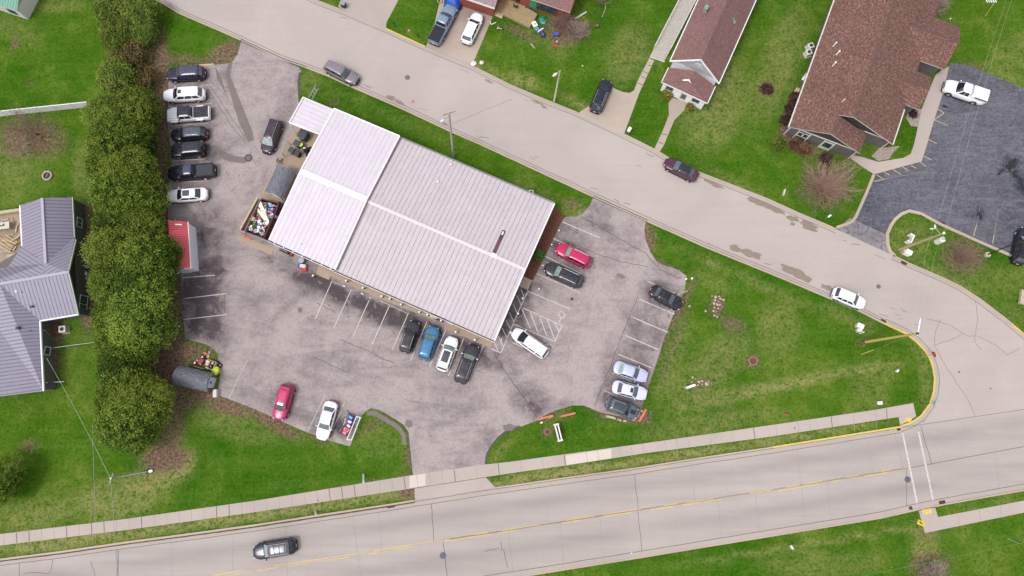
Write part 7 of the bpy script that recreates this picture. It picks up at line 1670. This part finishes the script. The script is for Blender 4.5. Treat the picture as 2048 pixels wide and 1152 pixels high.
def rub(u, v, size, mat, label, name, cat, ang=0, ball=False, z=1.32, tilt=(.1, .15)):
    c_ = inD(u, v, z); mb = MB()
    if ball: mb.ball((0, 0, 0), (size[0] / 2, size[1] / 2, size[2] / 2), 12, 7, 0, 0, .14, random.Random(int(u * 97 + v * 31)))
    else: mb.box((0, 0, 0), size, 0, tilt=tilt)
    ob = mb.build(name, mat); ob.location = c_; ob.rotation_euler = (0, 0, ang); tag(ob, label, cat)
mb = MB()
def sheetf(u, v):
    p = inD(lerp(.02, .95, u), lerp(.20, .62, u) + (v - .5) * (.26 - .12 * u) * 1.0, 1.42 + .12 * math.sin(9 * u + 5 * v) + .06 * math.sin(17 * v)); return p
mb.grid(sheetf, 18, 7); cs_ = mb.build('plastic_sheet', plain('cream_sheet', (.78, .76, .60), .6, .08)); tag(cs_, 'crumpled cream plastic sheet draped across the dumpster', 'plastic sheet')
for a in ((.55, .78, (.5, .4, .34), M['white'], 'white rubbish bag near the bottom of the dumpster heap', 'trash_bag', 'bag', .3, True), (.42, .62, (.6, .45, .4), M['white'], 'two lobed white bag in the middle of the dumpster heap', 'trash_bag', 'bag', .8, True), (.60, .88, (.45, .34, .3), M['white'], 'white bag at the lower end of the heap', 'trash_bag', 'bag', 1.5, True),
          (.24, .74, (.7, .7, .4), plain('leafy_green', (.05, .13, .03), .9, .4), 'clump of green yard waste in the dumpster', 'yard_waste', 'yard waste', .2, True), (.05, .60, (.42, .55, .3), M['cardboard'], 'open tan cardboard box on the left rim of the dumpster', 'cardboard_box', 'box', R(-26), False), (.62, .12, (.5, .4, .3), M['skyblue'], 'pale blue item at the upper end of the heap', 'trash_bag', 'bag', 0, True),
          (.82, .30, (.42, .36, .32), M['pink'], 'salmon pink cushion near the right rim of the dumpster', 'cushion', 'cushion', 0, True), (.92, .33, (.34, .3, .3), M['white'], 'small white bag by the salmon cushion', 'trash_bag', 'bag', 0, True), (.35, .52, (.24, .4, .2), M['red'], 'red box beside the green yard waste', 'cardboard_box', 'box', .3, False), (.50, .50, (.4, .3, .2), M['green'], 'small green bundle in the heap centre', 'bundle', 'bundle', .1, True),
          (.12, .80, (.3, .3, .2), M['white'], 'round white ring shaped lid in the lower left of the heap', 'lid', 'lid', 0, True), (.16, .35, (.5, .4, .3), plain('cream_sheet', (.78, .76, .60), .6, .08), 'cream bag under the plastic sheet', 'trash_bag', 'bag', .9, True)): rub(*a)
beam((521, 401), (487, 463), .22, 1.2, M['lumber'], 'timber_fence', 'tan timber rail along the left side of the dumpster'); beam((484, 464), (545, 488), .20, 1.1, M['grey'], 'gate', 'grey gate below the dumpster')
o = simple('storage_bin', 'white bin between the dumpster and the store roof edge', 'bin', 551, 437, R(-26), z=.04); part(o, 'body', M['offwhite'], lambda m: m.rbox((0, 0, .5), (.5, .7, 1.0), .06)); part(o, 'lid', M['white'], lambda m: m.rbox((0, 0, 1.03), (.55, .75, .07), .06))
beam((482, 470), (491, 474), .3, .12, M['orange'], 'brick_stack', 'left orange brick stack in front of the gate'); beam((492, 475), (503, 479), .3, .14, M['orange'], 'brick_stack', 'right orange brick stack in front of the gate')
bin_(560, 409, 'black bin with a white knob between shed and dumpster', (.7, .6, .9), M['black'])
# goods along the front wall
o = simple('metal_drum', 'grey metal drum on the asphalt by the front gutter', 'drum', 606, 523, 0); part(o, 'body', M['grey'], lambda m: m.cyl((0, 0, 0), .36, .8, 18)); part(o, 'lid', M['galv'], lambda m: m.cyl((0, 0, .8), .37, .04, 18))
o = simple('stacked_totes', 'blue, white and red totes stacked beside the grey drum', 'totes', 608, 535, R(-10)); part(o, 'tote', M['blue'], lambda m: m.rbox((-.55, .05, .25), (.4, .5, .5), .05)); part(o, 'tote', M['offwhite'], lambda m: m.rbox((0, .08, .35), (.75, .45, .7), .05)); part(o, 'tote', M['red'], lambda m: m.rbox((.05, -.32, .2), (.9, .4, .4), .05))
o = simple('tool_caddy', 'small rusty red tool caddy under the front gutter', 'caddy', 583, 511); part(o, 'tray', M['rust'], lambda m: m.rbox((0, 0, .15), (.5, .3, .3), .04)); part(o, 'handle', M['orange'], lambda m: m.tube((-.2, 0, .4), (.2, 0, .4), .03))
o = simple('broom', 'orange and white broom head left of the square concrete pad', 'broom', 636, 530, R(70)); part(o, 'head', M['orange'], lambda m: m.box((.25, 0, .06), (.3, .12, .12))); part(o, 'handle', M['offwhite'], lambda m: m.tube((.1, 0, .1), (-.6, 0, .9), .03, n=6))
o = simple('wire_basket', 'low dark basket stand at the left end of the front gutter', 'basket', 570, 504, R(-24)); part(o, 'basket', M['dark'], lambda m: m.rbox((0, 0, .3), (1.3, .35, .5), .05)); part(o, 'handle', M['galv'], lambda m: m.tube((-.5, .1, .7), (.5, .1, .7), .03))
beam((686, 571), (691, 573), .16, .12, M['white'], 'marker_block', 'small white block at the head of the first stall'); beam((722, 586), (727, 589), .16, .12, M['white'], 'marker_block', 'small white block at the head of the second stall')
o = simple('planter', 'pale rounded planter in the dark alcove at the front wall', 'planter', 869, 634, R(-24), z=.1); part(o, 'tub', M['offwhite'], lambda m: m.rbox((0, 0, .35), (1.05, .42, .7), .2)); part(o, 'soil', M['stone'], lambda m: m.rbox((0, 0, .70), (.9, .3, .03), .14))
o = simple('bench', 'dark bench on the store walk behind the pale planter', 'bench', 878, 640, R(-24), z=.1); part(o, 'seat', mar, lambda m: m.box((0, 0, .42), (1.3, .4, .06))); part(o, 'backrest', M['dark'], lambda m: m.box((0, .2, .65), (1.3, .05, .4))); part(o, 'leg', M['dark'], lambda m: m.box((-.5, 0, .2), (.06, .35, .4))); part(o, 'leg', M['dark'], lambda m: m.box((.5, 0, .2), (.06, .35, .4)))
o = simple('doormat', 'light door mat on the walk by the front door', 'mat', 901, 646, R(-24), z=.11); part(o, 'mat', M['grey'], lambda m: m.box((0, 0, .01), (.9, .5, .02))); part(o, 'trim', M['offwhite'], lambda m: m.box((0, 0, .024), (.7, .3, .006)))
# rail rack with its carts
def GP(px, py, z=0): return G(px, py, z)
o = simple('rail_rack', 'white tubular rail rack at the lower lawn edge', 'rail', 706, 860, 0)
A0, A1, B0, B1 = GP(694, 879, .9), GP(713, 833, .9), GP(703, 880, .9), GP(721, 835, .9)
for a, b in ((A0, A1), (B0, B1), (A0, B0), (A1, B1)):
    mb = MB(); mb.tube(a, b, .055, n=8); mb.build('rail', M['white'], o)
for p in (A0, A1, B0, B1, lerp(A0, A1, .5), lerp(B0, B1, .5)):
    mb = MB(); mb.tube((p.x, p.y, 0), p, .05, n=8); mb.build('post', M['offwhite'], o)
def cart(px, py, ang, c1, c2, label, cat='cart'):
    o = simple('push_cart', label, cat, px, py, ang)
    part(o, 'basket', c1, lambda m: (m.rbox((.05, 0, .62), (.70, .46, .34), .06))); part(o, 'liner', c2, lambda m: m.rbox((.08, 0, .80), (.44, .26, .04), .05)); part(o, 'handle', c2, lambda m: m.tube((-.5, -.25, .98), (-.5, .25, .98), .03, n=6))
    for sx in (-1, 1):
        part(o, 'frame', M['dark'], lambda m: (m.tube((-.5, sx * .24, .98), (-.35, sx * .22, .5), .02, n=5), m.tube((-.3, sx * .22, .12), (.4, sx * .2, .2), .02, n=5)))
        for x_ in (-.3, .38): part(o, 'wheel', M['rubber'], lambda m: m.tube((x_, sx * .22, .09), (x_, sx * .27, .09), .09, n=12))
cart(703, 834, R(-35), plain('dull_blue', (.05, .10, .26), .6), M['skyblue'], 'blue cart at the top of the rail rack'); cart(701, 843, R(-20), M['purple'], M['white'], 'purple and white cart second from the top of the rack'); cart(699, 851, R(-35), plain('plum', (.16, .03, .10), .5, .2), M['white'], 'plum cart with white frame in the rack middle')
cart(695, 859, R(-30), M['pink'], M['red'], 'pink red cart above the lowest one'); cart(691, 865, R(-30), plain('darkred', (.25, .01, .04), .4, .2), M['pink'], 'dark red cart at the lower end of the rack')
o = simple('handle_bar', 'brown and blue handle lying above the rail rack', 'tool', 697, 826, R(-55)); part(o, 'grip', M['wood'], lambda m: m.tube((-.4, 0, .1), (.1, 0, .2), .08, n=8)); part(o, 'head', M['dark'], lambda m: m.box((.2, 0, .15), (.25, .3, .15)))
# yard stuff by the small grey shed
o = simple('lawn_mower', 'red and black lawn mower on the grass tongue by the crates', 'lawn mower', 408, 718, R(58)); part(o, 'deck', plain('mower_red', (.30, .02, .06), .4, .2), lambda m: m.rbox((-.25, 0, .3), (.8, .6, .3), .12)); part(o, 'engine', M['black'], lambda m: m.rbox((.15, 0, .5), (.4, .4, .3), .08)); part(o, 'grass_bag', M['orange'], lambda m: m.rbox((.75, .05, .45), (.25, .6, .3), .08)); part(o, 'cap', M['white'], lambda m: m.ball((.2, .05, .68), (.12, .12, .06)))
for sx in (-.5, .05):
    for sy in (-1, 1): part(o, 'wheel', M['rubber'], lambda m: m.tube((sx, sy * .30, .14), (sx, sy * .37, .14), .14, n=14))
for px, py, mt, lb in ((399, 724, 'pink', 'pink sheet of plastic beside the mower'),):
    o = simple('tarp', lb, 'tarp', px, py, R(-30)); part(o, 'sheet', M[mt], lambda m: m.grid(lambda u, v: Vector((u * .9 - .45, v * .4 - .2, .15 + .06 * math.sin(9 * u))), 8, 3));
o = simple('gas_can', 'white capped black can left of the pink sheet', 'can', 392, 726, 0); part(o, 'body', M['black'], lambda m: m.rbox((0, 0, .22), (.5, .35, .44), .08)); part(o, 'cap', M['white'], lambda m: m.ball((.05, 0, .46), (.15, .15, .06)))
cq = [G(416.5, 719, .7), G(432, 724.5, .7), G(425.5, 740, .7), G(411, 735.5, .7)]
o = simple('wooden_crate', 'open wooden crate bed holding jars and boxes beside the small shed', 'crate', 421, 730, 0)
for i in range(4):
    mb = MB(); mb.bar(cq[i], cq[(i + 1) % 4], .06, .02, drop=.5); mb.build('side_board', M['lumber'], o)
mb = MB(); mb.prism([XY(p) for p in cq], .10, .16); mb.build('floor', M['dark'], o)
def crate_item(px, py, nm, lb, mt, size, ball=False):
    o = simple(nm, lb, nm.replace('_', ' '), px, py, R(-20), z=.16); part(o, 'body', mt, (lambda m: m.ball((0, 0, size[2] / 2), (size[0] / 2, size[1] / 2, size[2] / 2))) if ball else (lambda m: m.rbox((0, 0, size[2] / 2), size, .06))); part(o, 'lid', M['offwhite'], (lambda m: m.cyl((0, 0, size[2] * .93), size[0] * .22, .04, 10)) if ball else (lambda m: m.rbox((0, 0, size[2] + .01), (size[0] * .7, size[1] * .5, .02), .04)))
crate_item(420, 724, 'box', 'cream box, upper of two in the wooden crate', plain('cream_box', (.60, .52, .25), .7, .1), (.5, .36, .6)); crate_item(418.5, 729, 'box', 'tan box, lower of two in the wooden crate', M['cardboard'], (.5, .34, .55)); crate_item(418, 736.5, 'jar', 'round white jar in the lower corner of the crate', M['white'], (.32, .32, .5), True); crate_item(428.5, 726.5, 'jar', 'pale lilac jar in the right corner of the crate', plain('lilac_jar', (.6, .55, .75), .5, .1), (.36, .42, .5), True); crate_item(425, 733, 'can', 'dark plum can between the jars in the crate', plain('plum', (.16, .03, .10), .5, .2), (.3, .3, .45), True)
o = simple('bin_bag', 'bright yellow green tarp bundle at the end of the crate', 'tarp bundle', 434, 742, R(60)); part(o, 'bundle', M['lime'], lambda m: m.ball((0, 0, .4), (.62, .48, .42), 18, 10, 0, 0, .09, random.Random(4))); part(o, 'fold', plain('dull_lime', (.36, .44, .03), .8, .2), lambda m: m.ball((-.1, .05, .74), (.28, .2, .1), 12, 6, 0, 0, .15, random.Random(5)))
for i, (px, py, lb) in enumerate([(436, 726, 'black tyre above the yellow green bundle'), (441, 731, 'black tyre right of the yellow green bundle')]):
    o = simple('tyre', lb, 'tyre', px, py); mb = MB(); mb.grid(lambda u, v: Vector(((.20 + .09 * math.cos(2 * math.pi * v)) * math.cos(2 * math.pi * u), (.20 + .09 * math.cos(2 * math.pi * v)) * math.sin(2 * math.pi * u), .09 + .08 * math.sin(2 * math.pi * v))), 16, 8); mb.build('casing', M['rubber'], o, local=True); part(o, 'rim', M['grey'], lambda m: m.cyl((0, 0, .03), .12, .06, 12))
beam((388, 732), (411, 739), .12, .2, M['lumber'], 'board', 'long tan plank on edge behind the small grey shed'); beam((308, 725), (316, 720), .5, .08, M['lumber'], 'board', 'small tan square board in the brown patch below the evergreens'); beam((325, 699), (345, 698), .1, .06, M['wood'], 'board', 'thin stick in the brown patch by the dark stall')
o = simple('flag_marker', 'small yellow loop on the dirt above the red shed', 'marker', 350, 440); part(o, 'loop', plain('amber', (.55, .38, .12), .7), lambda m: m.rbox((0, 0, .12), (.34, .26, .2), .1)); part(o, 'hole', M['dark'], lambda m: m.rbox((0, 0, .22), (.16, .1, .02), .04))
# yard left of the evergreens
o = simple('ladder_frame', 'white metal frame with rungs beside the lavender roofed house', 'frame', 178, 523, R(90));
for a, b in (((-.7, -.25), (.7, -.25)), ((-.7, .1), (.5, .1)), ((-.75, -.6), (-.75, .9)), ((-.95, -.6), (-.95, .9)), ((.2, -.25), (.2, .1))): part(o, 'bar', M['white'], lambda m: m.tube((a[0], a[1], .6), (b[0], b[1], .6), .045, n=6))
o = simple('box_bin', 'pale box by the house wall below the white frame', 'box', 175, 549); part(o, 'body', M['offwhite'], lambda m: m.rbox((0, 0, .3), (.5, .55, .6), .05)); part(o, 'lid', M['white'], lambda m: m.rbox((0, 0, .62), (.44, .5, .05), .05))
for px, py, lb in ((160, 495, 'white downpipe bracket high on the east wall'), (162, 511, 'middle pale lamp on the east wall'), (161, 521, 'lowest white lamp on the east wall')):
    p = G(px, py, 1.2); o = thing('wall_lamp', lb, 'lamp', (p.x, p.y, 0)); part(o, 'stem', M['grey'], lambda m: m.cyl((0, 0, 0), .04, 1.15, 6)); part(o, 'shade', M['offwhite'], lambda m: m.ball((0, 0, 1.2), (.18, .16, .12)))
beam((168, 541), (178, 541), .12, .1, M['wood'], 'board', 'plank at the foot of the east wall')
# patio yard with lumber in the notch of the lavender roofed house
yard = sheet('patio', [(-60, 438), (0, 430), (42, 424), (46, 490), (30, 525), (-60, 545)], .01, M['tan'], 2.0, {'dark': field([(20, 480, 30, 40, 0, .7)])})
o = simple('timber_wall', 'tan timber retaining wall at the top of the lumber yard', 'wall', 10, 424, 0); mb = MB(); mb.bar(G(-60, 433, .8), G(41, 419, .8), .40, .0, drop=.8); mb.build('beam', M['lumber'], o); mb = MB(); mb.bar(G(-60, 433, .8), G(41, 419, .8), .24, .03); mb.build('cap', M['plank'], o)
lg = random.Random(31)
for i, (x, y, a, l_, wd, lb) in enumerate([(10, 440, 20, 9, .2, 'short pale board just below the plywood wall'), (26, 442, -60, 10, .1, 'thin lath slanting near the top of the lumber yard'), (33, 458, 88, 9, .16, 'upright pale board right of the plywood table'), (37, 474, 50, 7, .2, 'stubby white offcut touching the white gutter'), (5, 478, -35, 14, .1, 'long white lath left of the pallet'),
    (28, 478, 35, 12, .12, 'white lath above the pallet'), (20, 470, 10, 9, .1, 'narrow stick just below the plywood table'), (30, 497, 60, 7, .18, 'short tan offcut right of the pallet'), (6, 504, 15, 10, .12, 'weathered batten at the lower left of the yard'), (26, 506, -20, 8, .1, 'thin batten below the pallet'), (4, 446, 80, 7, .14, 'pale offcut left of the plywood table'), (38, 446, 70, 8, .12, 'narrow board by the top of the white gutter')]):
    A_ = G(x, y, .1); A = R(a); l_ = l_ / 15.5; mb = MB(); mb.box((0, 0, .1), (l_ * 1.6, wd, .06), 0); ob = mb.build('board', M['lumber'] if i % 3 else M['plank']); ob.location = (A_.x, A_.y, lg.uniform(.0, .12)); ob.rotation_euler = (0, 0, A); tag(ob, lb, 'board', 'boards in the lumber yard')
o = simple('work_table', 'pale plywood table top with a dark tool on it in the lumber yard', 'table', 12, 455, R(8)); part(o, 'top', plain('plywood', (.52, .50, .42), .8, .1), lambda m: m.box((0, 0, .8), (2.0, .95, .05)))
for sx in (-1, 1):
    for sy in (-1, 1): part(o, 'leg', M['lumber'], lambda m: m.box((sx * .85, sy * .38, .39), (.08, .08, .78)))
part(simple('clamp', 'dark clamp on the plywood table', 'tool', 12, 455, R(8), z=.85), 'jaw', M['dark'], lambda m: (m.box((0, 0, .05), (.7, .1, .08)), m.box((.3, .1, .05), (.08, .3, .08))))
o = simple('pallet', 'wooden pallet of loose planks in the lumber yard', 'pallet', 17, 488, R(-30))
for i in range(9): part(o, 'plank', M['wood'] if i % 2 else M['lumber'], lambda m, i=i: m.box((0, -.8 + .2 * i, .14 + .02 * (i % 2)), (1.9, .16, .05), R(lg.uniform(-4, 4))))
o = simple('wooden_crate', 'small open lumber crate near the white gutter', 'crate', 36, 484, R(35)); part(o, 'side_board', M['lumber'], lambda m: m.box((0, .3, .2), (.9, .05, .4))); part(o, 'side_board', M['lumber'], lambda m: m.box((0, -.3, .2), (.9, .05, .4))); part(o, 'slat', M['lumber'], lambda m: m.box((0, 0, .1), (.1, .6, .05)))
beam((17, 515), (37, 510), .5, .3, M['lumber'], 'timber_step', 'tan step at the bottom of the lumber yard')
o = simple('pale_tank', 'pale teal object cut by the left edge beside the round evergreen', 'tank', -1, 966, 0); part(o, 'body', plain('pale_teal', (.45, .60, .58), .5, .08), lambda m: m.rbox((0, 0, .5), (1.1, 1.2, 1.0), .15)); part(o, 'lid', M['offwhite'], lambda m: m.rbox((0, 0, 1.02), (.9, 1.0, .05), .1))
# brick house yard
o = simple('covered_trailer', 'blue tarp tightly covering a vehicle behind the steel blue pickup', 'covered vehicle', 912, 2, R(63));
tarp = plain('blue_tarp', (.012, .065, .36), .45, .35, 2.0)
def tf_(u, v):
    x = lerp(-1.7, 3.2, u); y = lerp(-1.15, 1.15, v); h = 1.25 + .35 * math.sin(math.pi * u) - .9 * (abs(2 * v - 1) ** 4) - (.75 * max(0, 1 - u * 6) ** 2) + .05 * math.sin(13 * u + 7 * v); return Vector((x, y, max(.25, h)))
part(o, 'tarp', tarp, lambda m: m.grid(tf_, 22, 14))
for y_ in (-.9, .35): part(o, 'lamp', M['offwhite'], lambda m: m.rbox((-1.62, y_, .75), (.2, .5, .2), .05))
for x_ in (-.9, 2.2):
    for s_ in (-1, 1): part(o, 'wheel', M['rubber'], lambda m: m.tube((x_, s_ * 1.0, .36), (x_, s_ * 1.22, .36), .36, n=18))
part(o, 'front_wheel', M['rubber'], lambda m: m.tube((-1.75, -.75, .4), (-1.95, -.75, .4), .38, n=18))
o = simple('grill', 'black round barbecue grill on the wooden deck', 'barbecue', 1035, 8, z=.5); part(o, 'bowl', M['black'], lambda m: m.ball((0, 0, .8), (.45, .45, .3), 16, 8)); part(o, 'lid_handle', M['white'], lambda m: m.ball((0, 0, 1.12), (.1, .1, .05)));
for a in range(3): part(o, 'leg', M['dark'], lambda m: m.tube((.3 * math.cos(a * 2.1), .3 * math.sin(a * 2.1), 0), (.2 * math.cos(a * 2.1), .2 * math.sin(a * 2.1), .7), .025, n=5))
o = simple('side_table', 'black folding table with a pink item on the deck', 'table', 1031, 19, R(-30), z=.5); part(o, 'top', M['black'], lambda m: m.box((0, 0, .5), (.6, .35, .04))); part(o, 'leg', M['black'], lambda m: m.box((-.2, 0, .25), (.04, .3, .5))); part(o, 'leg', M['black'], lambda m: m.box((.2, 0, .25), (.04, .3, .5)))
part(simple('cloth', 'pink cloth lying on the black folding table', 'cloth', 1031.5, 18, R(-30), z=1.05), 'cloth_fold', M['pink'], lambda m: m.rbox((0, 0, .02), (.3, .14, .04), .04))
o = simple('doormat', 'dark brown mat at the green door on the deck', 'mat', 1055, 19, R(-15), z=.5); part(o, 'mat', M['rust'], lambda m: m.box((0, 0, .02), (.6, .3, .04)))
o = simple('sandbox', 'dark green turtle shaped sandbox beside the deck', 'sandbox', 1084, 40, R(-60)); part(o, 'shell', M['teal'], lambda m: m.ball((0, 0, .12), (.50, .46, .26), 16, 8)); part(o, 'rim', plain('seafoam', (.10, .38, .26), .5, .1), lambda m: m.ball((.12, .02, .08), (.62, .5, .12), 14, 6)); part(o, 'head', plain('seafoam', (.10, .38, .26), .5, .1), lambda m: m.ball((.66, 0, .12), (.16, .16, .1)))
o = simple('toy_table', 'white toy table with a black squiggle below the deck corner', 'toy', 1069, 52, R(-60)); part(o, 'top', M['white'], lambda m: m.rbox((0, 0, .5), (.85, .65, .1), .05)); part(o, 'body', M['offwhite'], lambda m: m.box((0, 0, .25), (.7, .5, .48))); part(o, 'burner', M['black'], lambda m: (m.box((0, .08, .56), (.26, .05, .02), R(30)), m.box((0, -.06, .56), (.26, .05, .02), R(30)), m.box((.1, .02, .56), (.05, .16, .02), R(30))))
o = simple('toy_chair', 'light blue toy seat next to the white toy table', 'toy', 1074, 60, R(-60)); part(o, 'seat', M['skyblue'], lambda m: m.rbox((0, 0, .25), (.42, .5, .3), .08)); part(o, 'recess', M['blue'], lambda m: m.rbox((0, 0, .41), (.2, .26, .02), .06))
o = simple('ride_on_toy', 'dark navy and white ride-on toy below the deck', 'toy', 1084, 69, R(-55)); part(o, 'body', plain('navy_plastic', (.03, .03, .12), .5, .2), lambda m: m.ball((0.1, 0, .25), (.52, .34, .25), 14, 7)); part(o, 'shelf', M['white'], lambda m: m.box((-.45, .05, .4), (.14, .9, .3))); part(o, 'trim', M['offwhite'], lambda m: m.rbox((.1, 0, .46), (.4, .16, .05), .05)); part(o, 'seat', M['purple'], lambda m: m.ball((-.1, .02, .44), (.16, .12, .08)))
o = simple('toy_car', 'purple and blue toy car on the lawn near the bare shrubs', 'toy', 1112.5, 70, 0); part(o, 'body', M['blue'], lambda m: m.rbox((0, 0, .25), (.85, .46, .3), .1)); part(o, 'seat', M['purple'], lambda m: m.rbox((.05, 0, .42), (.4, .3, .1), .06))
for sx in (-1, 1):
    for sy in (-1, 1): part(o, 'wheel', M['rubber'], lambda m: m.tube((sx * .3, sy * .22, .1), (sx * .3, sy * .3, .1), .1, n=10))
o = simple('toy_ball', 'pale pink ball below the purple toy car', 'ball', 1114, 85); part(o, 'ball', M['pink'], lambda m: m.ball((0, 0, .2), .2));
o = simple('toy_wagon', 'small red and orange toy wagon in the lawn', 'toy', 1110, 94, R(-50)); part(o, 'tray', M['red'], lambda m: m.rbox((0, 0, .18), (.5, .3, .2), .05)); part(o, 'handle', M['orange'], lambda m: m.tube((.2, 0, .2), (.6, .05, .1), .03, n=5))
for sy in (-1, 1): part(o, 'wheel', M['rubber'], lambda m: m.tube((-.1, sy * .14, .08), (-.1, sy * .2, .08), .08, n=10))
o = simple('tricycle', 'pink and white tricycle lying on the lawn by the driveway', 'tricycle', 1000, 59, R(-5)); part(o, 'frame', M['white'], lambda m: (m.tube((-.4, -.2, .15), (-.3, .25, .2), .04, n=6), m.tube((-.3, 0, .2), (.3, 0, .2), .04, n=6))); part(o, 'seat', M['pink'], lambda m: m.ball((-.2, .05, .3), (.18, .14, .08)))
for x_, y_ in ((-.35, -.2), (.1, 0), (.4, -.05)): part(o, 'wheel', M['rubber'], lambda m: m.tube((x_, y_, .12), (x_, y_ + .06, .12), .13, n=12))
o = simple('hockey_stick', 'white bent stick at the driveway edge', 'stick', 985, 48, 0); part(o, 'shaft', M['white'], lambda m: m.path([Vector((-.35, .35, .05)), Vector((-.2, -.12, .05)), Vector((.5, .2, .05))], .055, 6));
beam((1061, 87), (1070, 97), .09, .06, M['offwhite'], 'stick', 'thin white stick lying on the lawn below the deck'); beam((1150, 38), (1173, 24), .20, .12, M['offwhite'], 'downspout_pipe', 'white pipe lying on the grass right of the brick house')
o = simple('branch', 'pale curved fallen branch at the top lawn', 'branch', 1207, 22, 0); part(o, 'stick', M['twig_grey'], lambda m: m.path([G(1211, 8, .05) - G(1207, 22, 0), G(1210, 20, .05) - G(1207, 22, 0), G(1204, 34, .05) - G(1207, 22, 0)], .07, 6))
for px, py, lb in ((1176.5, 56, 'dark flower pot left of the other on the lawn'), (1194, 54, 'brown flower pot right of the other on the lawn')):
    o = simple('flower_pot', lb, 'flower pot', px, py); part(o, 'pot', M['dark'] if px < 1180 else M['rust'], lambda m: m.cyl((0, 0, 0), .22, .4, 14, r2=.28)); part(o, 'plant', plain('dry_stems', (.22, .17, .12), .9, .3), lambda m: m.ball((0, 0, .42), (.18, .18, .12), 9, 5, 0, 0, .2, random.Random(2)))
o = simple('watering_can', 'small green can by the garage corner', 'can', 974, 20); part(o, 'body', plain('vivid_green', (.03, .42, .10), .5), lambda m: m.cyl((0, 0, 0), .2, .35, 12)); part(o, 'handle', M['green'], lambda m: m.tube((0, -.2, .4), (0, .2, .4), .03, n=5))
o = simple('toolbox', 'bright red box by the garage corner', 'box', 981, 26, R(-20)); part(o, 'body', plain('vivid_red', (.75, .02, .02), .5), lambda m: m.rbox((0, 0, .2), (.55, .38, .4), .06)); part(o, 'handle', M['red'], lambda m: m.tube((-.15, 0, .45), (.15, 0, .45), .03, n=5))
o = simple('snow_shovel', 'black and red shovel leaning at the garage corner', 'shovel', 984, 17, R(-40)); part(o, 'blade', M['black'], lambda m: m.rbox((-.2, 0, .3), (.6, .35, .06), .05)); part(o, 'handle', M['red'], lambda m: m.tube((.1, 0, .35), (.6, 0, .9), .035, n=6))
o = simple('cooler', 'dark red mower half under the garage eave', 'mower', 946, 10, R(-20)); part(o, 'body', plain('mower_red', (.30, .02, .06), .4, .2), lambda m: m.rbox((0, 0, .3), (.5, .6, .5), .1)); part(o, 'bag', M['black'], lambda m: m.rbox((-.55, .2, .3), (.6, .9, .55), .1))
for i, (px, py, lb, mt) in enumerate([(948, 129, 'round white and red bag at the driveway corner', 'white'), (964, 127, 'white bag right of the other at the driveway corner', 'offwhite')]):
    o = simple('trash_bag', lb, 'bag', px, py, R(20)); part(o, 'bag', M[mt], lambda m: m.ball((0, 0, .25), (.42 - .06 * i, .34 - .06 * i, .28), 14, 8, 0, 0, .10, random.Random(i))); part(o, 'knot', M['pink'], lambda m: m.ball((.05, 0, .52), (.12, .1, .06)))
for px, py, lb in ((790, 53, 'small dark garden ornament on the grass strip between driveways'), (837, 76, 'tiny black stake near the yellow kerb')):
    o = simple('garden_stake', lb, 'ornament', px, py); part(o, 'stem', M['black'], lambda m: m.cyl((0, 0, 0), .05, .9, 6)); part(o, 'figure', M['black'], lambda m: m.ball((0, 0, .9), (.16, .1, .12)))
o = simple('stump', 'pinkish stump in the grass strip between driveways', 'stump', 818, 62); part(o, 'wood', plain('pink_wood', (.36, .20, .15), .9), lambda m: m.cyl((0, 0, 0), .20, .12, 12))
bin_(685, 6, 'dark bin at the tip of the grass beside the first driveway', (.75, .55, .9), M['dark'], M['grey'], R(-20));
o = simple('log_ring', 'round ornament at the top of the truck driveway', 'ornament', 880, 3); part(o, 'ring', M['wood'], lambda m: m.grid(lambda u, v: Vector(((.3 + .08 * math.cos(2 * math.pi * v)) * math.cos(2 * math.pi * u), (.3 + .08 * math.cos(2 * math.pi * v)) * math.sin(2 * math.pi * u), .1 + .08 * math.sin(2 * math.pi * v))), 14, 6))
# goal / ladder north of the canopy, shelter at the right edge, yard pole top right
o = simple('cable_rack', 'pale ladder shaped rack standing on the grass above the canopy', 'rack', 626, 180, 0)
for a, b in (((617, 196), (632, 169)), ((624, 199), (637, 177))):
    mb = MB(); mb.tube(G(*a, 1.0), G(*b, 1.0), .06, n=6); mb.build('rail', M['galv'], o)
    mb = MB(); q = G(*b, 1.0); mb.tube((q.x, q.y, 0), q, .04, n=6); mb.build('post', M['galv'], o)
for t in (.25, .5, .75): mb = MB(); mb.tube(lerp(G(617, 196, 1.0), G(632, 169, 1.0), t), lerp(G(624, 199, 1.0), G(637, 177, 1.0), t), .03, n=5); mb.build('rung', M['galv'], o)
o = simple('information_board', 'glazed white framed board cut by the right edge', 'notice board', 2047, 596, R(75)); part(o, 'base', M['stone'], lambda m: m.box((0, .35, .2), (1.9, .5, .4))); part(o, 'frame', M['offwhite'], lambda m: m.rbox((0, -.25, .75), (2.0, .9, 1.0), .06)); part(o, 'pane', M['pane'], lambda m: m.box((0, -.25, 1.26), (1.7, .62, .02)))
o = simple('yard_pole', 'yellow pole with a white bracket at the top right edge', 'pole', 1971, 32, 0); mb = MB(); mb.tube(G(1970, 32, 0), G(1987, 8, 3.2), .07, n=8); mb.build('pole', M['yellow'], o)
for k in range(5): mb = MB(); mb.tube(G(1972 + k * 4.5, -1, 3.2), G(1975 + k * 4.5, 5, 3.2), .06, n=6); mb.build('slat', M['white'], o)
# lawn litter that can be told apart only by place
